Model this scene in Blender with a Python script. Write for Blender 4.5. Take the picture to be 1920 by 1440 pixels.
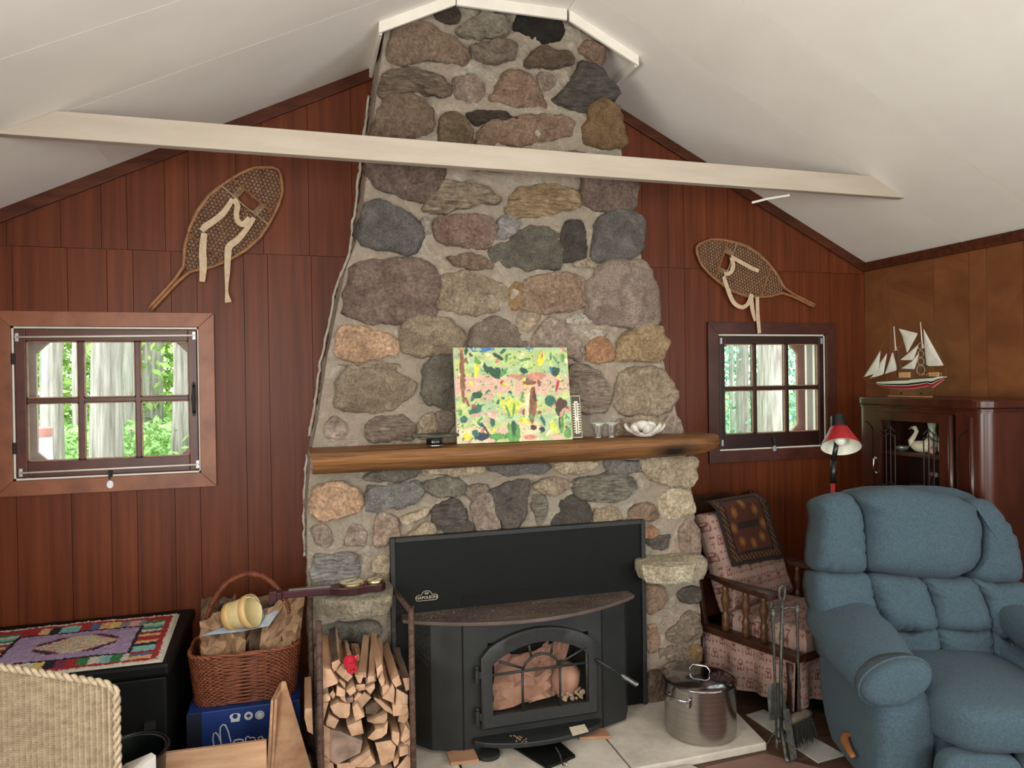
import bpy, bmesh, math, random
from mathutils import Vector, Matrix, noise as mnoise
for _o in list(bpy.data.objects): bpy.data.objects.remove(_o)
SC = bpy.context.scene
COL = SC.collection
V = Vector
rad = math.radians
# ------------------------------------------------------------------ camera
FPX = 1343.4
CAM = V((0.0, -3.7, 1.605))
_yaw, _pit, _rol = rad(16.29), rad(-0.35), rad(-0.83)
FWD = V((math.sin(_yaw)*math.cos(_pit), math.cos(_yaw)*math.cos(_pit), math.sin(_pit)))
_rt = V((math.cos(_yaw), -math.sin(_yaw), 0)); _up = _rt.cross(FWD)
RGT = math.cos(_rol)*_rt + math.sin(_rol)*_up
UPV = -math.sin(_rol)*_rt + math.cos(_rol)*_up
cam = bpy.data.cameras.new('camera'); cam.sensor_width = 36; cam.sensor_fit = 'HORIZONTAL'
cam.lens = FPX/1920*36; cam.clip_start = .05; cam.clip_end = 200
camo = bpy.data.objects.new('camera', cam); COL.objects.link(camo)
camo.matrix_world = Matrix(((RGT.x, UPV.x, -FWD.x, CAM.x), (RGT.y, UPV.y, -FWD.y, CAM.y), (RGT.z, UPV.z, -FWD.z, CAM.z), (0, 0, 0, 1)))
SC.camera = camo
# ------------------------------------------------------------------ light
EXPOSURE = 0.0
DAYLIGHT = 0.95
SC.view_settings.view_transform = 'Standard'; SC.view_settings.look = 'None'
SC.view_settings.gamma = 1; SC.view_settings.use_curve_mapping = False
SC.view_settings.exposure = EXPOSURE
w = bpy.data.worlds.new('sky'); SC.world = w; w.use_nodes = True
_bg = w.node_tree.nodes['Background']; _bg.inputs[0].default_value = (0.93, 1.0, 0.98, 1); _bg.inputs[1].default_value = 3.6
def area(name, loc, aim, sx, sy, watts, col=(1, 1, 1)):
    l = bpy.data.lights.new(name, 'AREA'); l.shape = 'RECTANGLE'; l.size = sx; l.size_y = sy; l.energy = watts*DAYLIGHT; l.color = col
    o = bpy.data.objects.new(name, l); COL.objects.link(o); o.location = loc
    o.rotation_euler = V(aim).to_track_quat('-Z', 'Y').to_euler(); return o
# daylight standing in the openings of the room's other windows (behind and beside the camera)
area('daylight_front_window', (-0.35, -5.46, 1.5), (0, 1, 0), 1.7, 1.25, 54, (1, .98, .96))
area('daylight_front_window', (2.2, -5.46, 1.5), (0, 1, 0), 1.7, 1.25, 50, (1, .97, .94))
area('daylight_left_window', (-1.42, -3.3, 1.5), (1, 0, 0), 1.5, 1.1, 80, (1, .96, .87))
area('daylight_right_window', (3.36, -3.6, 1.5), (-1, 0, 0), 1.4, 1.1, 42, (.86, .94, 1))
# ------------------------------------------------------------------ pixel -> place
def ray(x, y): return FWD + (x-960)/FPX*RGT - (y-720)/FPX*UPV
def at(x, y, Y): d = ray(x, y); return CAM + d*((Y-CAM.y)/d.y)
def atz(x, y, Z): d = ray(x, y); return CAM + d*((Z-CAM.z)/d.z)
def atx(x, y, X): d = ray(x, y); return CAM + d*((X-CAM.x)/d.x)
def atp(x, y, P, N): d = ray(x, y); return CAM + d*((V(P)-CAM).dot(V(N))/d.dot(V(N)))
# ------------------------------------------------------------------ mesh helpers
def fb(p, s=1, o=4): return mnoise.fractal(V(p)*s, 1.0, 2.0, o)
class MB:
    def __init__(s): s.v = []; s.f = []; s.mi = []; s.col = None
    def add(s, vs, fs, m=0):
        b = len(s.v); s.v += [V(x) for x in vs]; s.f += [tuple(i+b for i in f) for f in fs]; s.mi += [m]*len(fs); return s
    def box(s, c, d, R=None, m=0):
        c = V(c); h = V(d)/2; vs = []
        for x in (-1, 1):
            for y in (-1, 1):
                for z in (-1, 1):
                    p = V((x*h.x, y*h.y, z*h.z)); vs.append(c + (R @ p if R else p))
        return s.add(vs, [(0, 1, 3, 2), (4, 6, 7, 5), (0, 4, 5, 1), (2, 3, 7, 6), (0, 2, 6, 4), (1, 5, 7, 3)], m)
    def bb(s, a, b, m=0):
        a = V(a); b = V(b); return s.box((a+b)/2, [abs(x) for x in (b-a)], None, m)
    def prism(s, poly, vec, m=0):
        n = len(poly); vec = V(vec); vs = [V(p) for p in poly] + [V(p)+vec for p in poly]
        fs = [tuple(range(n))[::-1], tuple(range(n, 2*n))] + [(i, (i+1) % n, n+(i+1) % n, n+i) for i in range(n)]
        return s.add(vs, fs, m)
    def tube(s, pts, r, n=8, closed=False, cap=True, flat=None, m=0):
        pts = [V(p) for p in pts]; N = len(pts); rs = r if isinstance(r, (list, tuple)) else [r]*N
        vs = []; prev = None
        for i, p in enumerate(pts):
            t = (pts[(i+1) % N]-pts[i-1]) if closed else (pts[min(i+1, N-1)]-pts[max(i-1, 0)])
            if t.length < 1e-9: t = V((0, 0, 1))
            t.normalize()
            if prev is None:
                a = V((0, 0, 1)) if abs(t.z) < .9 else V((1, 0, 0)); u = t.cross(a).normalized()
            else:
                u = prev - t*prev.dot(t)
                u = u.normalized() if u.length > 1e-6 else t.orthogonal().normalized()
            prev = u; q = t.cross(u)
            k = flat if flat else 1
            for j in range(n):
                a = 2*math.pi*j/n; vs.append(p + (u*math.cos(a) + q*math.sin(a)*k)*rs[i])
        fs = []
        for i in range(N if closed else N-1):
            for j in range(n):
                a = i*n+j; b = i*n+(j+1) % n; c = ((i+1) % N)*n+(j+1) % n; d = ((i+1) % N)*n+j; fs.append((a, b, c, d))
        if not closed and cap: fs += [tuple(range(n))[::-1], tuple(range((N-1)*n, N*n))]
        return s.add(vs, fs, m)
    def cyl(s, a, b, r, r2=None, n=16, m=0): return s.tube([a, b], [r, r if r2 is None else r2], n, m=m)
    def lathe(s, prof, c=(0, 0, 0), n=24, R=None, cap=True, sx=1, m=0):
        c = V(c); vs = []
        for (r, z) in prof:
            for j in range(n):
                a = 2*math.pi*j/n; p = V((r*math.cos(a)*sx, r*math.sin(a), z)); vs.append(c + (R @ p if R else p))
        fs = [(i*n+j, i*n+(j+1) % n, (i+1)*n+(j+1) % n, (i+1)*n+j) for i in range(len(prof)-1) for j in range(n)]
        if cap: fs += [tuple(range(n))[::-1], tuple(range((len(prof)-1)*n, len(prof)*n))]
        return s.add(vs, fs, m)
    def grid(s, fn, nu, nv, m=0):
        vs = [fn(i/nu, j/nv) for j in range(nv+1) for i in range(nu+1)]
        fs = [(j*(nu+1)+i, j*(nu+1)+i+1, (j+1)*(nu+1)+i+1, (j+1)*(nu+1)+i) for j in range(nv) for i in range(nu)]
        return s.add(vs, fs, m)
    def ell(s, c, r, n=16, k=10, e=1.0, R=None, m=0, amp=0, seed=0):
        c = V(c); vs = []
        sp = lambda x: math.copysign(abs(x)**e, x)
        for i in range(k+1):
            ph = -math.pi/2 + math.pi*i/k
            for j in range(n):
                a = 2*math.pi*j/n
                p = V((sp(math.cos(ph))*sp(math.cos(a))*r[0], sp(math.cos(ph))*sp(math.sin(a))*r[1], sp(math.sin(ph))*r[2]))
                if amp: p *= 1+amp*fb(p+V((seed*3.1, 0, 0)), 1.2/max(r))
                vs.append(c + (R @ p if R else p))
        fs = [(i*n+j, i*n+(j+1) % n, (i+1)*n+(j+1) % n, (i+1)*n+j) for i in range(k) for j in range(n)]
        return s.add(vs, fs, m)
    def puff(s, outline, O, U, W, N, depth, back, prof=None, n=24, amp=0.0, seed=0, nscale=14, smooth=True, gather=0):
        """a pillow / stone: closed outline in the plane (U,W) through O, raised by depth along N"""
        O, U, W, N = V(O), V(U), V(W), V(N)
        P = [(float(a), float(b)) for a, b in outline]; k = len(P); pts = []
        per = [math.dist(P[i], P[(i+1) % k]) for i in range(k)]; tot = sum(per)
        for q in range(n):
            t = tot*q/n; i = 0
            while t > per[i]: t -= per[i]; i += 1
            f = t/per[i]
            if smooth:
                p0, p1, p2, p3 = P[i-1], P[i], P[(i+1) % k], P[(i+2) % k]
                pts.append(tuple(.5*((2*p1[c])+(-p0[c]+p2[c])*f+(2*p0[c]-5*p1[c]+4*p2[c]-p3[c])*f*f+(-p0[c]+3*p1[c]-3*p2[c]+p3[c])*f**3) for c in (0, 1)))
            else:
                pts.append(tuple(P[i][c]*(1-f)+P[(i+1) % k][c]*f for c in (0, 1)))
        cx = sum(p[0] for p in pts)/n; cy = sum(p[1] for p in pts)/n
        prof = prof or [(1.0, None), (1.0, 0), (.975, .45), (.9, .78), (.74, .94), (.5, 1.0), (.25, 1.02)]
        vs = []; sd = V((seed*7.13, seed*3.7, seed*1.9))
        for (sc, h) in prof:
            for j_, (a, b) in enumerate(pts):
                x = cx+(a-cx)*sc; y = cy+(b-cy)*sc
                p = O + U*x + W*y + N*(-back if h is None else h*depth)
                if amp:
                    q = p*nscale+sd; g = V((fb(q), fb(q+V((31, 0, 0))), fb(q+V((0, 47, 0)))))
                    p = p + g*amp
                if gather and h is not None:
                    wt = max(0, 1-abs(sc-.93)/.2); t_ = j_/n; p = p - N*gather*wt*max(0, math.sin(t_*2*math.pi*17+3*fb((t_*5, seed, 0))))*max(0, .55+1.3*fb((t_*7, seed, 3)))
                vs.append(p)
        c = O+U*cx+W*cy+N*depth*1.02
        if amp: c = c + N*fb(c*nscale+sd)*amp
        vs.append(c); L = len(prof)
        fs = [(i*n+j, i*n+(j+1) % n, (i+1)*n+(j+1) % n, (i+1)*n+j) for i in range(L-1) for j in range(n)]
        fs += [((L-1)*n+j, (L-1)*n+(j+1) % n, L*n) for j in range(n)] + [tuple(range(n))[::-1]]
        return s.add(vs, fs)
def mk(name, mb, mats, parent=None, local=False, smooth=False, kind=None, bevel=0, colors=None, auto=None, sub=0):
    me = bpy.data.meshes.new(name)
    vs = mb.v
    if parent is not None and not local:
        inv = (PMAT.get(parent.name) or Matrix()).inverted(); vs = [inv @ p for p in vs]
    me.from_pydata([tuple(p) for p in vs], [], mb.f)
    if not isinstance(mats, (list, tuple)): mats = [mats]
    for m in mats: me.materials.append(m)
    if len(mats) > 1: me.polygons.foreach_set('material_index', mb.mi)
    if smooth: me.polygons.foreach_set('use_smooth', [True]*len(me.polygons))
    if colors is not None:
        a = me.color_attributes.new('paint', 'FLOAT_COLOR', 'POINT')
        a.data.foreach_set('color', [c for t in colors for c in (*t, 1.0)])
    bm = bmesh.new(); bm.from_mesh(me); bmesh.ops.recalc_face_normals(bm, faces=bm.faces); bm.to_mesh(me); bm.free()
    if auto and hasattr(me, 'set_sharp_from_angle'): me.set_sharp_from_angle(angle=rad(auto))
    o = bpy.data.objects.new(name, me); COL.objects.link(o)
    if parent is not None: o.parent = parent; PMAT[o.name] = PMAT.get(parent.name) or Matrix()
    if kind: o['kind'] = kind
    if bevel:
        b = o.modifiers.new('bevel', 'BEVEL'); b.width = bevel; b.segments = 2; b.limit_method = 'ANGLE'; b.angle_limit = rad(35)
    if sub:
        b = o.modifiers.new('sub', 'SUBSURF'); b.levels = sub; b.render_levels = sub
    return o
PMAT = {}
def thing(name, label, cat, loc=(0, 0, 0), rz=0, group=None):
    o = bpy.data.objects.new(name, None); COL.objects.link(o); o.location = loc; o.rotation_euler = (0, 0, rz)
    o.empty_display_size = .05
    o['label'] = label; o['category'] = cat
    if group: o['group'] = group
    PMAT[o.name] = Matrix.Translation(V(loc)) @ Matrix.Rotation(rz, 4, 'Z'); return o
def tag(o, label, cat, group=None):
    o['label'] = label; o['category'] = cat
    if group: o['group'] = group
    return o
def rotm(x=0, y=0, z=0): return (Matrix.Rotation(rad(z), 3, 'Z') @ Matrix.Rotation(rad(y), 3, 'Y') @ Matrix.Rotation(rad(x), 3, 'X'))
# ------------------------------------------------------------------ materials
def lin(h):
    if not isinstance(h, str): return tuple(h)
    h = h.lstrip('#'); c = [int(h[i:i+2], 16)/255 for i in (0, 2, 4)]
    return tuple(x/12.92 if x <= .04045 else ((x+.055)/1.055)**2.4 for x in c)
_M = {}
def mat(name, c1, c2=None, scale=(5, 5, 5), detail=5, rough=.6, metal=0, bump=0, bscale=None, lo=.35, hi=.65, objcol=False, rand=0, attr=False, spec=.5, alpha=1, dist=0, emit=0, sheen=0):
    if name in _M: return _M[name]
    m = bpy.data.materials.new(name); m.use_nodes = True; nt = m.node_tree; N = nt.nodes; L = nt.links
    b = N['Principled BSDF']; b.inputs['Roughness'].default_value = rough; b.inputs['Metallic'].default_value = metal
    b.inputs['Specular IOR Level'].default_value = spec
    if sheen: b.inputs['Sheen Weight'].default_value = sheen
    tc = N.new('ShaderNodeTexCoord'); c1 = lin(c1); c2 = lin(c2) if c2 else c1
    oi = N.new('ShaderNodeObjectInfo')
    off = N.new('ShaderNodeVectorMath'); off.operation = 'ADD'
    mu = N.new('ShaderNodeVectorMath'); mu.operation = 'SCALE'; mu.inputs[0].default_value = (7.3, 5.1, 9.7)
    L.new(oi.outputs['Random'], mu.inputs['Scale']); L.new(tc.outputs['Object'], off.inputs[0]); L.new(mu.outputs[0], off.inputs[1])
    mp = N.new('ShaderNodeMapping'); mp.inputs['Scale'].default_value = scale; L.new(off.outputs[0], mp.inputs[0])
    nz = N.new('ShaderNodeTexNoise'); nz.inputs['Scale'].default_value = 1; nz.inputs['Detail'].default_value = detail; nz.inputs['Roughness'].default_value = .6; nz.inputs['Distortion'].default_value = dist
    L.new(mp.outputs[0], nz.inputs['Vector'])
    rp = N.new('ShaderNodeValToRGB'); rp.color_ramp.elements[0].position = lo; rp.color_ramp.elements[1].position = hi
    rp.color_ramp.elements[0].color = (*c1, 1); rp.color_ramp.elements[1].color = (*c2, 1); L.new(nz.outputs[0], rp.inputs[0])
    out = rp.outputs[0]
    if objcol or attr:
        mx = N.new('ShaderNodeMix'); mx.data_type = 'RGBA'; mx.blend_type = 'MULTIPLY'; mx.inputs[0].default_value = 1
        L.new(out, mx.inputs[6])
        if attr:
            at_ = N.new('ShaderNodeAttribute'); at_.attribute_name = 'paint'; L.new(at_.outputs['Color'], mx.inputs[7])
        else: L.new(oi.outputs['Color'], mx.inputs[7])
        out = mx.outputs[2]
    if rand:
        hs = N.new('ShaderNodeHueSaturation'); ml = N.new('ShaderNodeMath'); ml.operation = 'MULTIPLY_ADD'; ml.inputs[1].default_value = rand*2; ml.inputs[2].default_value = 1-rand
        L.new(oi.outputs['Random'], ml.inputs[0]); L.new(ml.outputs[0], hs.inputs['Value']); L.new(out, hs.inputs['Color']); out = hs.outputs[0]
    L.new(out, b.inputs['Base Color'])
    if bump:
        n2 = nz
        if bscale:
            m2 = N.new('ShaderNodeMapping'); m2.inputs['Scale'].default_value = bscale if isinstance(bscale, tuple) else (bscale,)*3
            L.new(off.outputs[0], m2.inputs[0]); n2 = N.new('ShaderNodeTexNoise'); n2.inputs['Scale'].default_value = 1; n2.inputs['Detail'].default_value = 8; n2.inputs['Roughness'].default_value = .65; L.new(m2.outputs[0], n2.inputs['Vector'])
        bp = N.new('ShaderNodeBump'); bp.inputs['Strength'].default_value = 1; bp.inputs['Distance'].default_value = bump
        L.new(n2.outputs[0], bp.inputs['Height']); L.new(bp.outputs[0], b.inputs['Normal'])
    if emit: b.inputs['Emission Color'].default_value = (*c1, 1); b.inputs['Emission Strength'].default_value = emit
    _M[name] = m; return m
def stonemat(name, kind):
    m = bpy.data.materials.new(name); m.use_nodes = True; nt = m.node_tree; N = nt.nodes; L = nt.links; b = N['Principled BSDF']
    b.inputs['Roughness'].default_value = .88; b.inputs['Specular IOR Level'].default_value = .3
    tc = N.new('ShaderNodeTexCoord'); oi = N.new('ShaderNodeObjectInfo'); mu = N.new('ShaderNodeVectorMath'); mu.operation = 'SCALE'; mu.inputs[0].default_value = (7.3, 5.1, 9.7)
    off = N.new('ShaderNodeVectorMath'); L.new(oi.outputs['Random'], mu.inputs['Scale']); L.new(tc.outputs['Object'], off.inputs[0]); L.new(mu.outputs[0], off.inputs[1])
    def nz(sc, det, ro=.65, dist=0, vec=None):
        mp = N.new('ShaderNodeMapping'); mp.inputs['Scale'].default_value = sc if isinstance(sc, tuple) else (sc,)*3
        L.new(vec or off.outputs[0], mp.inputs[0]); n = N.new('ShaderNodeTexNoise'); n.inputs['Scale'].default_value = 1; n.inputs['Detail'].default_value = det; n.inputs['Roughness'].default_value = ro; n.inputs['Distortion'].default_value = dist; L.new(mp.outputs[0], n.inputs['Vector']); return n
    def ramp(n, lo, hi, a, c):
        r = N.new('ShaderNodeValToRGB'); r.color_ramp.elements[0].position = lo; r.color_ramp.elements[1].position = hi; r.color_ramp.elements[0].color = (*a, 1); r.color_ramp.elements[1].color = (*c, 1); L.new(n.outputs[0], r.inputs[0]); return r.outputs[0]
    def mul(a, c):
        x = N.new('ShaderNodeMix'); x.data_type = 'RGBA'; x.blend_type = 'MULTIPLY'; x.inputs[0].default_value = 1; L.new(a, x.inputs[6]); L.new(c, x.inputs[7]); return x.outputs[2]
    big = nz(9, 6, .6, .8); fine = nz(70, 10, .75); med = nz(24, 8, .7)
    if kind == 'banded': fine = nz((18, 18, 110), 9, .7, .5)
    if kind == 'granite': fine = nz(150, 6, .8)
    if kind == 'mortar': col_ = mul(mul(ramp(big, .3, .7, (1.02, .9, .85), (.96, 1.0, .93)), ramp(med, .2, .8, (.82, .81, .8), (1.14, 1.14, 1.12))), ramp(fine, .25, .75, (.84, .83, .82), (1.12, 1.12, 1.1)))
    else: col_ = mul(mul(ramp(big, .3, .7, (.72, .66, .62), (1.25, 1.24, 1.2)), ramp(med, .25, .75, (.62, .61, .6), (1.34, 1.33, 1.3))), ramp(fine, .33, .67, (.38, .37, .36) if kind != 'plain' else (.5, .49, .48), (1.5, 1.5, 1.47)))
    if kind == 'mortar': c0 = N.new('ShaderNodeRGB'); c0.outputs[0].default_value = (*lin('#c2b6a9'), 1); lime = N.new('ShaderNodeMix'); lime.data_type = 'RGBA'; L.new(c0.outputs[0], lime.inputs[6]); lime.inputs[7].default_value = (*lin('#d6cfc4'), 1); lr = nz(16, 8, .7, .6); L.new(ramp(lr, .53, .62, (0, 0, 0), (1, 1, 1)), lime.inputs[0]); base = lime.outputs[2]
    else: base = oi.outputs['Color']
    L.new(mul(col_, base), b.inputs['Base Color'])
    a1 = N.new('ShaderNodeMath'); a1.operation = 'MULTIPLY_ADD'; a1.inputs[1].default_value = 2.2; L.new(big.outputs[0], a1.inputs[0]); L.new(med.outputs[0], a1.inputs[2])
    a2 = N.new('ShaderNodeMath'); a2.operation = 'MULTIPLY_ADD'; a2.inputs[1].default_value = .55; L.new(fine.outputs[0], a2.inputs[0]); L.new(a1.outputs[0], a2.inputs[2])
    bp = N.new('ShaderNodeBump'); bp.inputs['Distance'].default_value = .030 if kind != 'mortar' else .036; L.new(a2.outputs[0], bp.inputs['Height']); L.new(bp.outputs[0], b.inputs['Normal']); return m
def glassmat(name, tint=(1, 1, 1), refl=.07, rough=0.02, const=0):
    m = bpy.data.materials.new(name); m.use_nodes = True; nt = m.node_tree; N = nt.nodes; L = nt.links
    for n in list(N):
        if n.type == 'BSDF_PRINCIPLED': N.remove(n)
    t = N.new('ShaderNodeBsdfTransparent'); t.inputs[0].default_value = (*tint, 1)
    g = N.new('ShaderNodeBsdfGlossy'); g.inputs['Roughness'].default_value = rough
    fr = N.new('ShaderNodeLayerWeight'); fr.inputs[0].default_value = refl
    x = N.new('ShaderNodeMixShader')
    if const: x.inputs[0].default_value = const
    else: L.new(fr.outputs['Fresnel'], x.inputs[0])
    L.new(t.outputs[0], x.inputs[1]); L.new(g.outputs[0], x.inputs[2])
    L.new(x.outputs[0], N['Material Output'].inputs[0]); return m
PLY = mat('plywood_mahogany', '#4b2310', '#74391d', (34, 34, 1.1), 8, .42, bump=.0006, rand=.07, lo=.25, hi=.78, spec=.24)
PLY2 = mat('plywood_birch_stained', '#5f351d', '#865632', (4, 2.2, 2.6), 6, .4, bump=.0004, rand=.05, dist=1.6, lo=.25, hi=.75)
TRIMW = mat('brown_trim_wood', '#3c1c0e', '#582c1a', (4, 30, 30), 5, .45, rand=.08, spec=.25)
TRIMV = mat('casing_wood', '#7a452c', '#935a3c', (9, 9, 9), 5, .42, rand=.1)
SASH = mat('sash_red_brown', '#42190f', '#5a281b', (9, 9, 9), 4, .38)
GROOVE = mat('groove_dark', '#150906', rough=.9)
CEIL = mat('ceiling_paint', '#e8e3da', '#efebe2', (2.2, 2.2, 2.2), 4, .75)
WHITEP = mat('white_paint', '#dcd5c8', '#e8e2d6', (6, 6, 6), 5, .6, bump=.0006, bscale=30)
BEAMP = mat('beam_paint', '#ab9f8e', '#b4a898', (3, 20, 20), 5, .55, bump=.0005, bscale=(4, 40, 40))
FLOORW = mat('floor_boards', '#3f2a21', '#5b4032', (1.5, 22, 9), 6, .5, rand=.15)
CONC = mat('hearth_concrete', '#a39a8e', '#c2b9ac', (7, 7, 7), 8, .85, bump=.0015, bscale=40)
STONE = stonemat('stone', 'plain')
STONEG = stonemat('stone_granite', 'granite')
STONES = stonemat('stone_banded', 'banded')
MORTAR = stonemat('mortar', 'mortar')
CAULK = mat('caulk', '#c9c2b2', '#b5ad9b', (20, 20, 20), 4, .8, bump=.002, bscale=60)
BLACKM = mat('black_steel', '#070908', '#0b0e0c', (40, 40, 40), 4, .5, spec=.2)
CASTIRON = mat('cast_iron', '#151616', '#1e201f', (60, 60, 60), 5, .55, bump=.0006, bscale=160)
CHROME = mat('polished_steel', '#b9b9bd', '#c6c6ca', (3, 3, 60), 3, .2, metal=1)
BRASS = mat('brass', '#c2ae78', '#b09a66', (20, 20, 20), 3, .3, metal=1)
DARKW = mat('dark_furniture_wood', '#2a0f08', '#431d10', (8, 8, 2), 6, .3, rand=.08)
DARKWY = mat('cabinet_wood', '#2e120a', '#4a2114', (9, 9, 1.6), 6, .28)
OAK = mat('mantel_oak', '#4a2c14', '#8f6030', (2.2, 34, 34), 9, .5, attr=True, bump=.006, bscale=(4, 60, 60), dist=.5, lo=.28, hi=.72)
PINE = mat('pale_pine', '#b0855f', '#cba582', (3, 22, 22), 6, .6)
GLASS = glassmat('window_glass')
GLASSD = glassmat('cabinet_glass', refl=.12)
# ================================================================== the room shell
XRD, ZRD, SL, ZF = .968, 3.495, .49, 3.362
XL, XW, YF = -1.459, 3.395, -5.5
HF = (ZRD-ZF)/SL
def roof(x): return min(ZF, ZRD-SL*abs(x-XRD))
def strips(xa, xb):
    k = [x for x in (XRD-HF, XRD+HF) if xa+1e-4 < x < xb-1e-4]; e = [xa]+k+[xb]; return list(zip(e[:-1], e[1:]))
def col(mb, xa, xb, za, zb, y0, y1):
    """upright slab from za to zb, cut by the roof line"""
    top = [] 
    for (a, b) in strips(xa, xb):
        ta, tb = min(zb, roof(a)), min(zb, roof(b))
        if ta <= za and tb <= za: continue
        if ta < za: a = a+(b-a)*(za-ta)/(tb-ta); ta = za
        if tb < za: b = a+(b-a)*(ta-za)/(ta-tb); tb = za
        pl = [(a, za), (b, za), (b, tb)]
        if (ta-zb)*(tb-zb) == 0 and ta != tb:          # the slope crosses the top edge inside the slab
            xc = XRD+math.copysign((ZRD-zb)/SL, (a+b)/2-XRD)
            if a < xc < b: pl.append((xc, zb))
        pl.append((a, ta))
        mb.prism([(x, y0, z) for x, z in pl], (0, y1-y0, 0))
W1 = (-1.245, -.471, 1.185, 1.875)
W2 = (2.340, 3.092, 1.168, 1.854)
wb = MB()
for xa, xb, holes in ((XL, W1[0], None), (W1[0], W1[1], W1), (W1[1], W2[0], None), (W2[0], W2[1], W2), (W2[1], XW, None)):
    if holes: col(wb, xa, xb, 0, holes[2], .013, .10); col(wb, xa, xb, holes[3], 9, .013, .10)
    else: col(wb, xa, xb, 0, 9, .013, .10)
wall = mk('wall_back', wb, GROOVE, kind='structure')
SEAM = 2.235
def planks(parent, xs, za, zb, holes=()):
    for a, b in zip(xs[:-1], xs[1:]):
        a += .0011; b -= .0011
        segs = [(za+.001, zb-.001)]
        hs = [h for h in holes if h[0] < b and h[1] > a]
        if not hs:
            m = MB(); col(m, a, b, *segs[0], 0, .013)
            if m.v: mk('plank', m, PLY, parent)
            continue
        h = hs[0]; m = MB()
        col(m, a, b, za+.001, h[2]-.02, 0, .013); col(m, a, b, h[3]+.02, zb-.001, 0, .013)
        if a < h[0]-.02: col(m, a, h[0]-.02, h[2]-.02, h[3]+.02, 0, .013)
        if b > h[1]+.02: col(m, h[1]+.02, b, h[2]-.02, h[3]+.02, 0, .013)
        mk('plank', m, PLY, parent)
lowL = [XL, -1.237, -1.02, -.859, -.75, -.588, -.476, -.266, -.155, .05, .26]
upL = [XL, -1.257, -1.044, -.879, -.771, -.61, -.506, -.294, -.172, .043, .254, .46]
rt = [1.4, 1.62, 1.865, 2.027, 2.13, 2.284, 2.42, 2.594, 2.713, 2.913, 3.135, 3.294, XW]
planks(wall, lowL, 0, SEAM, (W1,)); planks(wall, upL, SEAM, 9)
planks(wall, rt[1:], 0, SEAM, (W2,)); planks(wall, [1.3]+rt, SEAM, 9)
# right wall: wide stained sheets
rw = MB(); rw.bb((XW+.012, YF, 0), (XW+.1, 0.1, 1.0)); rw.bb((XW+.012, YF, 2.05), (XW+.1, .1, roof(XW)))
rw.bb((XW+.012, YF, 1), (XW+.1, -4.35, 2.05)); rw.bb((XW+.012, -2.85, 1), (XW+.1, .1, 2.05))
wr = mk('wall_right', rw, GROOVE, kind='structure')
ys = [0, -.189, -.516, -.736, -.838, -1.034, -1.26, -1.45, -1.7, -1.95, -2.25, -2.5, -2.85]
for a, b in zip(ys[:-1], ys[1:]):
    m = MB(); m.bb((XW, a-.0014, 0), (XW+.012, b+.0014, roof(XW))); mk('plank', m, PLY2, wr)
for a, b in ((-4.35, -4.9), (-4.9, YF)):
    m = MB(); m.bb((XW, a-.0014, 0), (XW+.012, b+.0014, roof(XW))); mk('plank', m, PLY2, wr)
for z0, z1 in ((0, 1.0), (2.05, roof(XW))):
    m = MB(); m.bb((XW, -2.8514, z0), (XW+.012, -4.3486, z1)); mk('plank', m, PLY2, wr)
# left wall with its window opening, front wall with two
lw = MB()
for y0, y1, z0, z1 in ((YF, -4.1, 0, 9), (-2.5, .1, 0, 9), (-4.1, -2.5, 0, .93), (-4.1, -2.5, 2.07, 9)): lw.bb((XL-.1, y0, z0), (XL, y1, min(z1, roof(XL))))
mk('wall_left', lw, PLY2, kind='structure')
fw = MB()
for xa, xb, h in ((XL, -1.25, 0), (-1.25, .55, 1), (.55, 1.3, 0), (1.3, 3.1, 1), (3.1, XW, 0)):
    if h: col(fw, xa, xb, 0, .85, YF-.1, YF); col(fw, xa, xb, 2.15, 9, YF-.1, YF)
    else: col(fw, xa, xb, 0, 9, YF-.1, YF)
mk('wall_front', fw, PLY2, kind='structure')
# floor boards
fl = MB(); fl.bb((XL-.1, YF-.1, -.12), (XW+.1, .1, -.014)); floor = mk('floor', fl, GROOVE, kind='structure')
y = 0.0; i = 0
while y > YF:
    m = MB(); m.bb((XL, y-.002, -.014), (XW, max(y-.13, YF)+.002, 0)); mk('floor_board', m, FLOORW, floor); y -= .13
# ceiling: two slopes in sheets and the flat ridge strip
cb = MB()
for s in (-1, 1):
    x0 = XRD+s*HF; x1 = XW if s > 0 else XL
    cb.prism([(x0, YF, ZF+.012), (x1, YF, roof(x1)+.012), (x1, YF, roof(x1)+.06), (x0, YF, ZF+.06)], (0, -YF, 0))
cb.bb((XRD-HF, YF, ZF+.012), (XRD+HF, 0, ZF+.06)); ceil = mk('ceiling', cb, GROOVE, kind='structure')
ysm = [0, -.70, -1.18, -2.4, -3.62, YF]
for s in (-1, 1):
    x0 = XRD+s*HF; x1 = XW if s > 0 else XL
    for a, b in zip(ysm[:-1], ysm[1:]):
        cuts = [x0, x1] if not (s < 0 and a == 0) else [x0, -.82, x1]
        for c, d in zip(cuts[:-1], cuts[1:]):
            e = .0012
            m = MB(); m.prism([(c+s*e, a-e, roof(c+s*e)), (d, a-e, roof(d)), (d, a-e, roof(d)+.012), (c+s*e, a-e, roof(c)+.012)], (0, b-a+2*e, 0)); mk('ceiling_panel', m, CEIL, ceil)
m = MB(); m.bb((XRD-HF+.001, YF, ZF), (XRD+HF-.001, 0, ZF+.012)); mk('ridge_board', m, CEIL, ceil)
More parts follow.
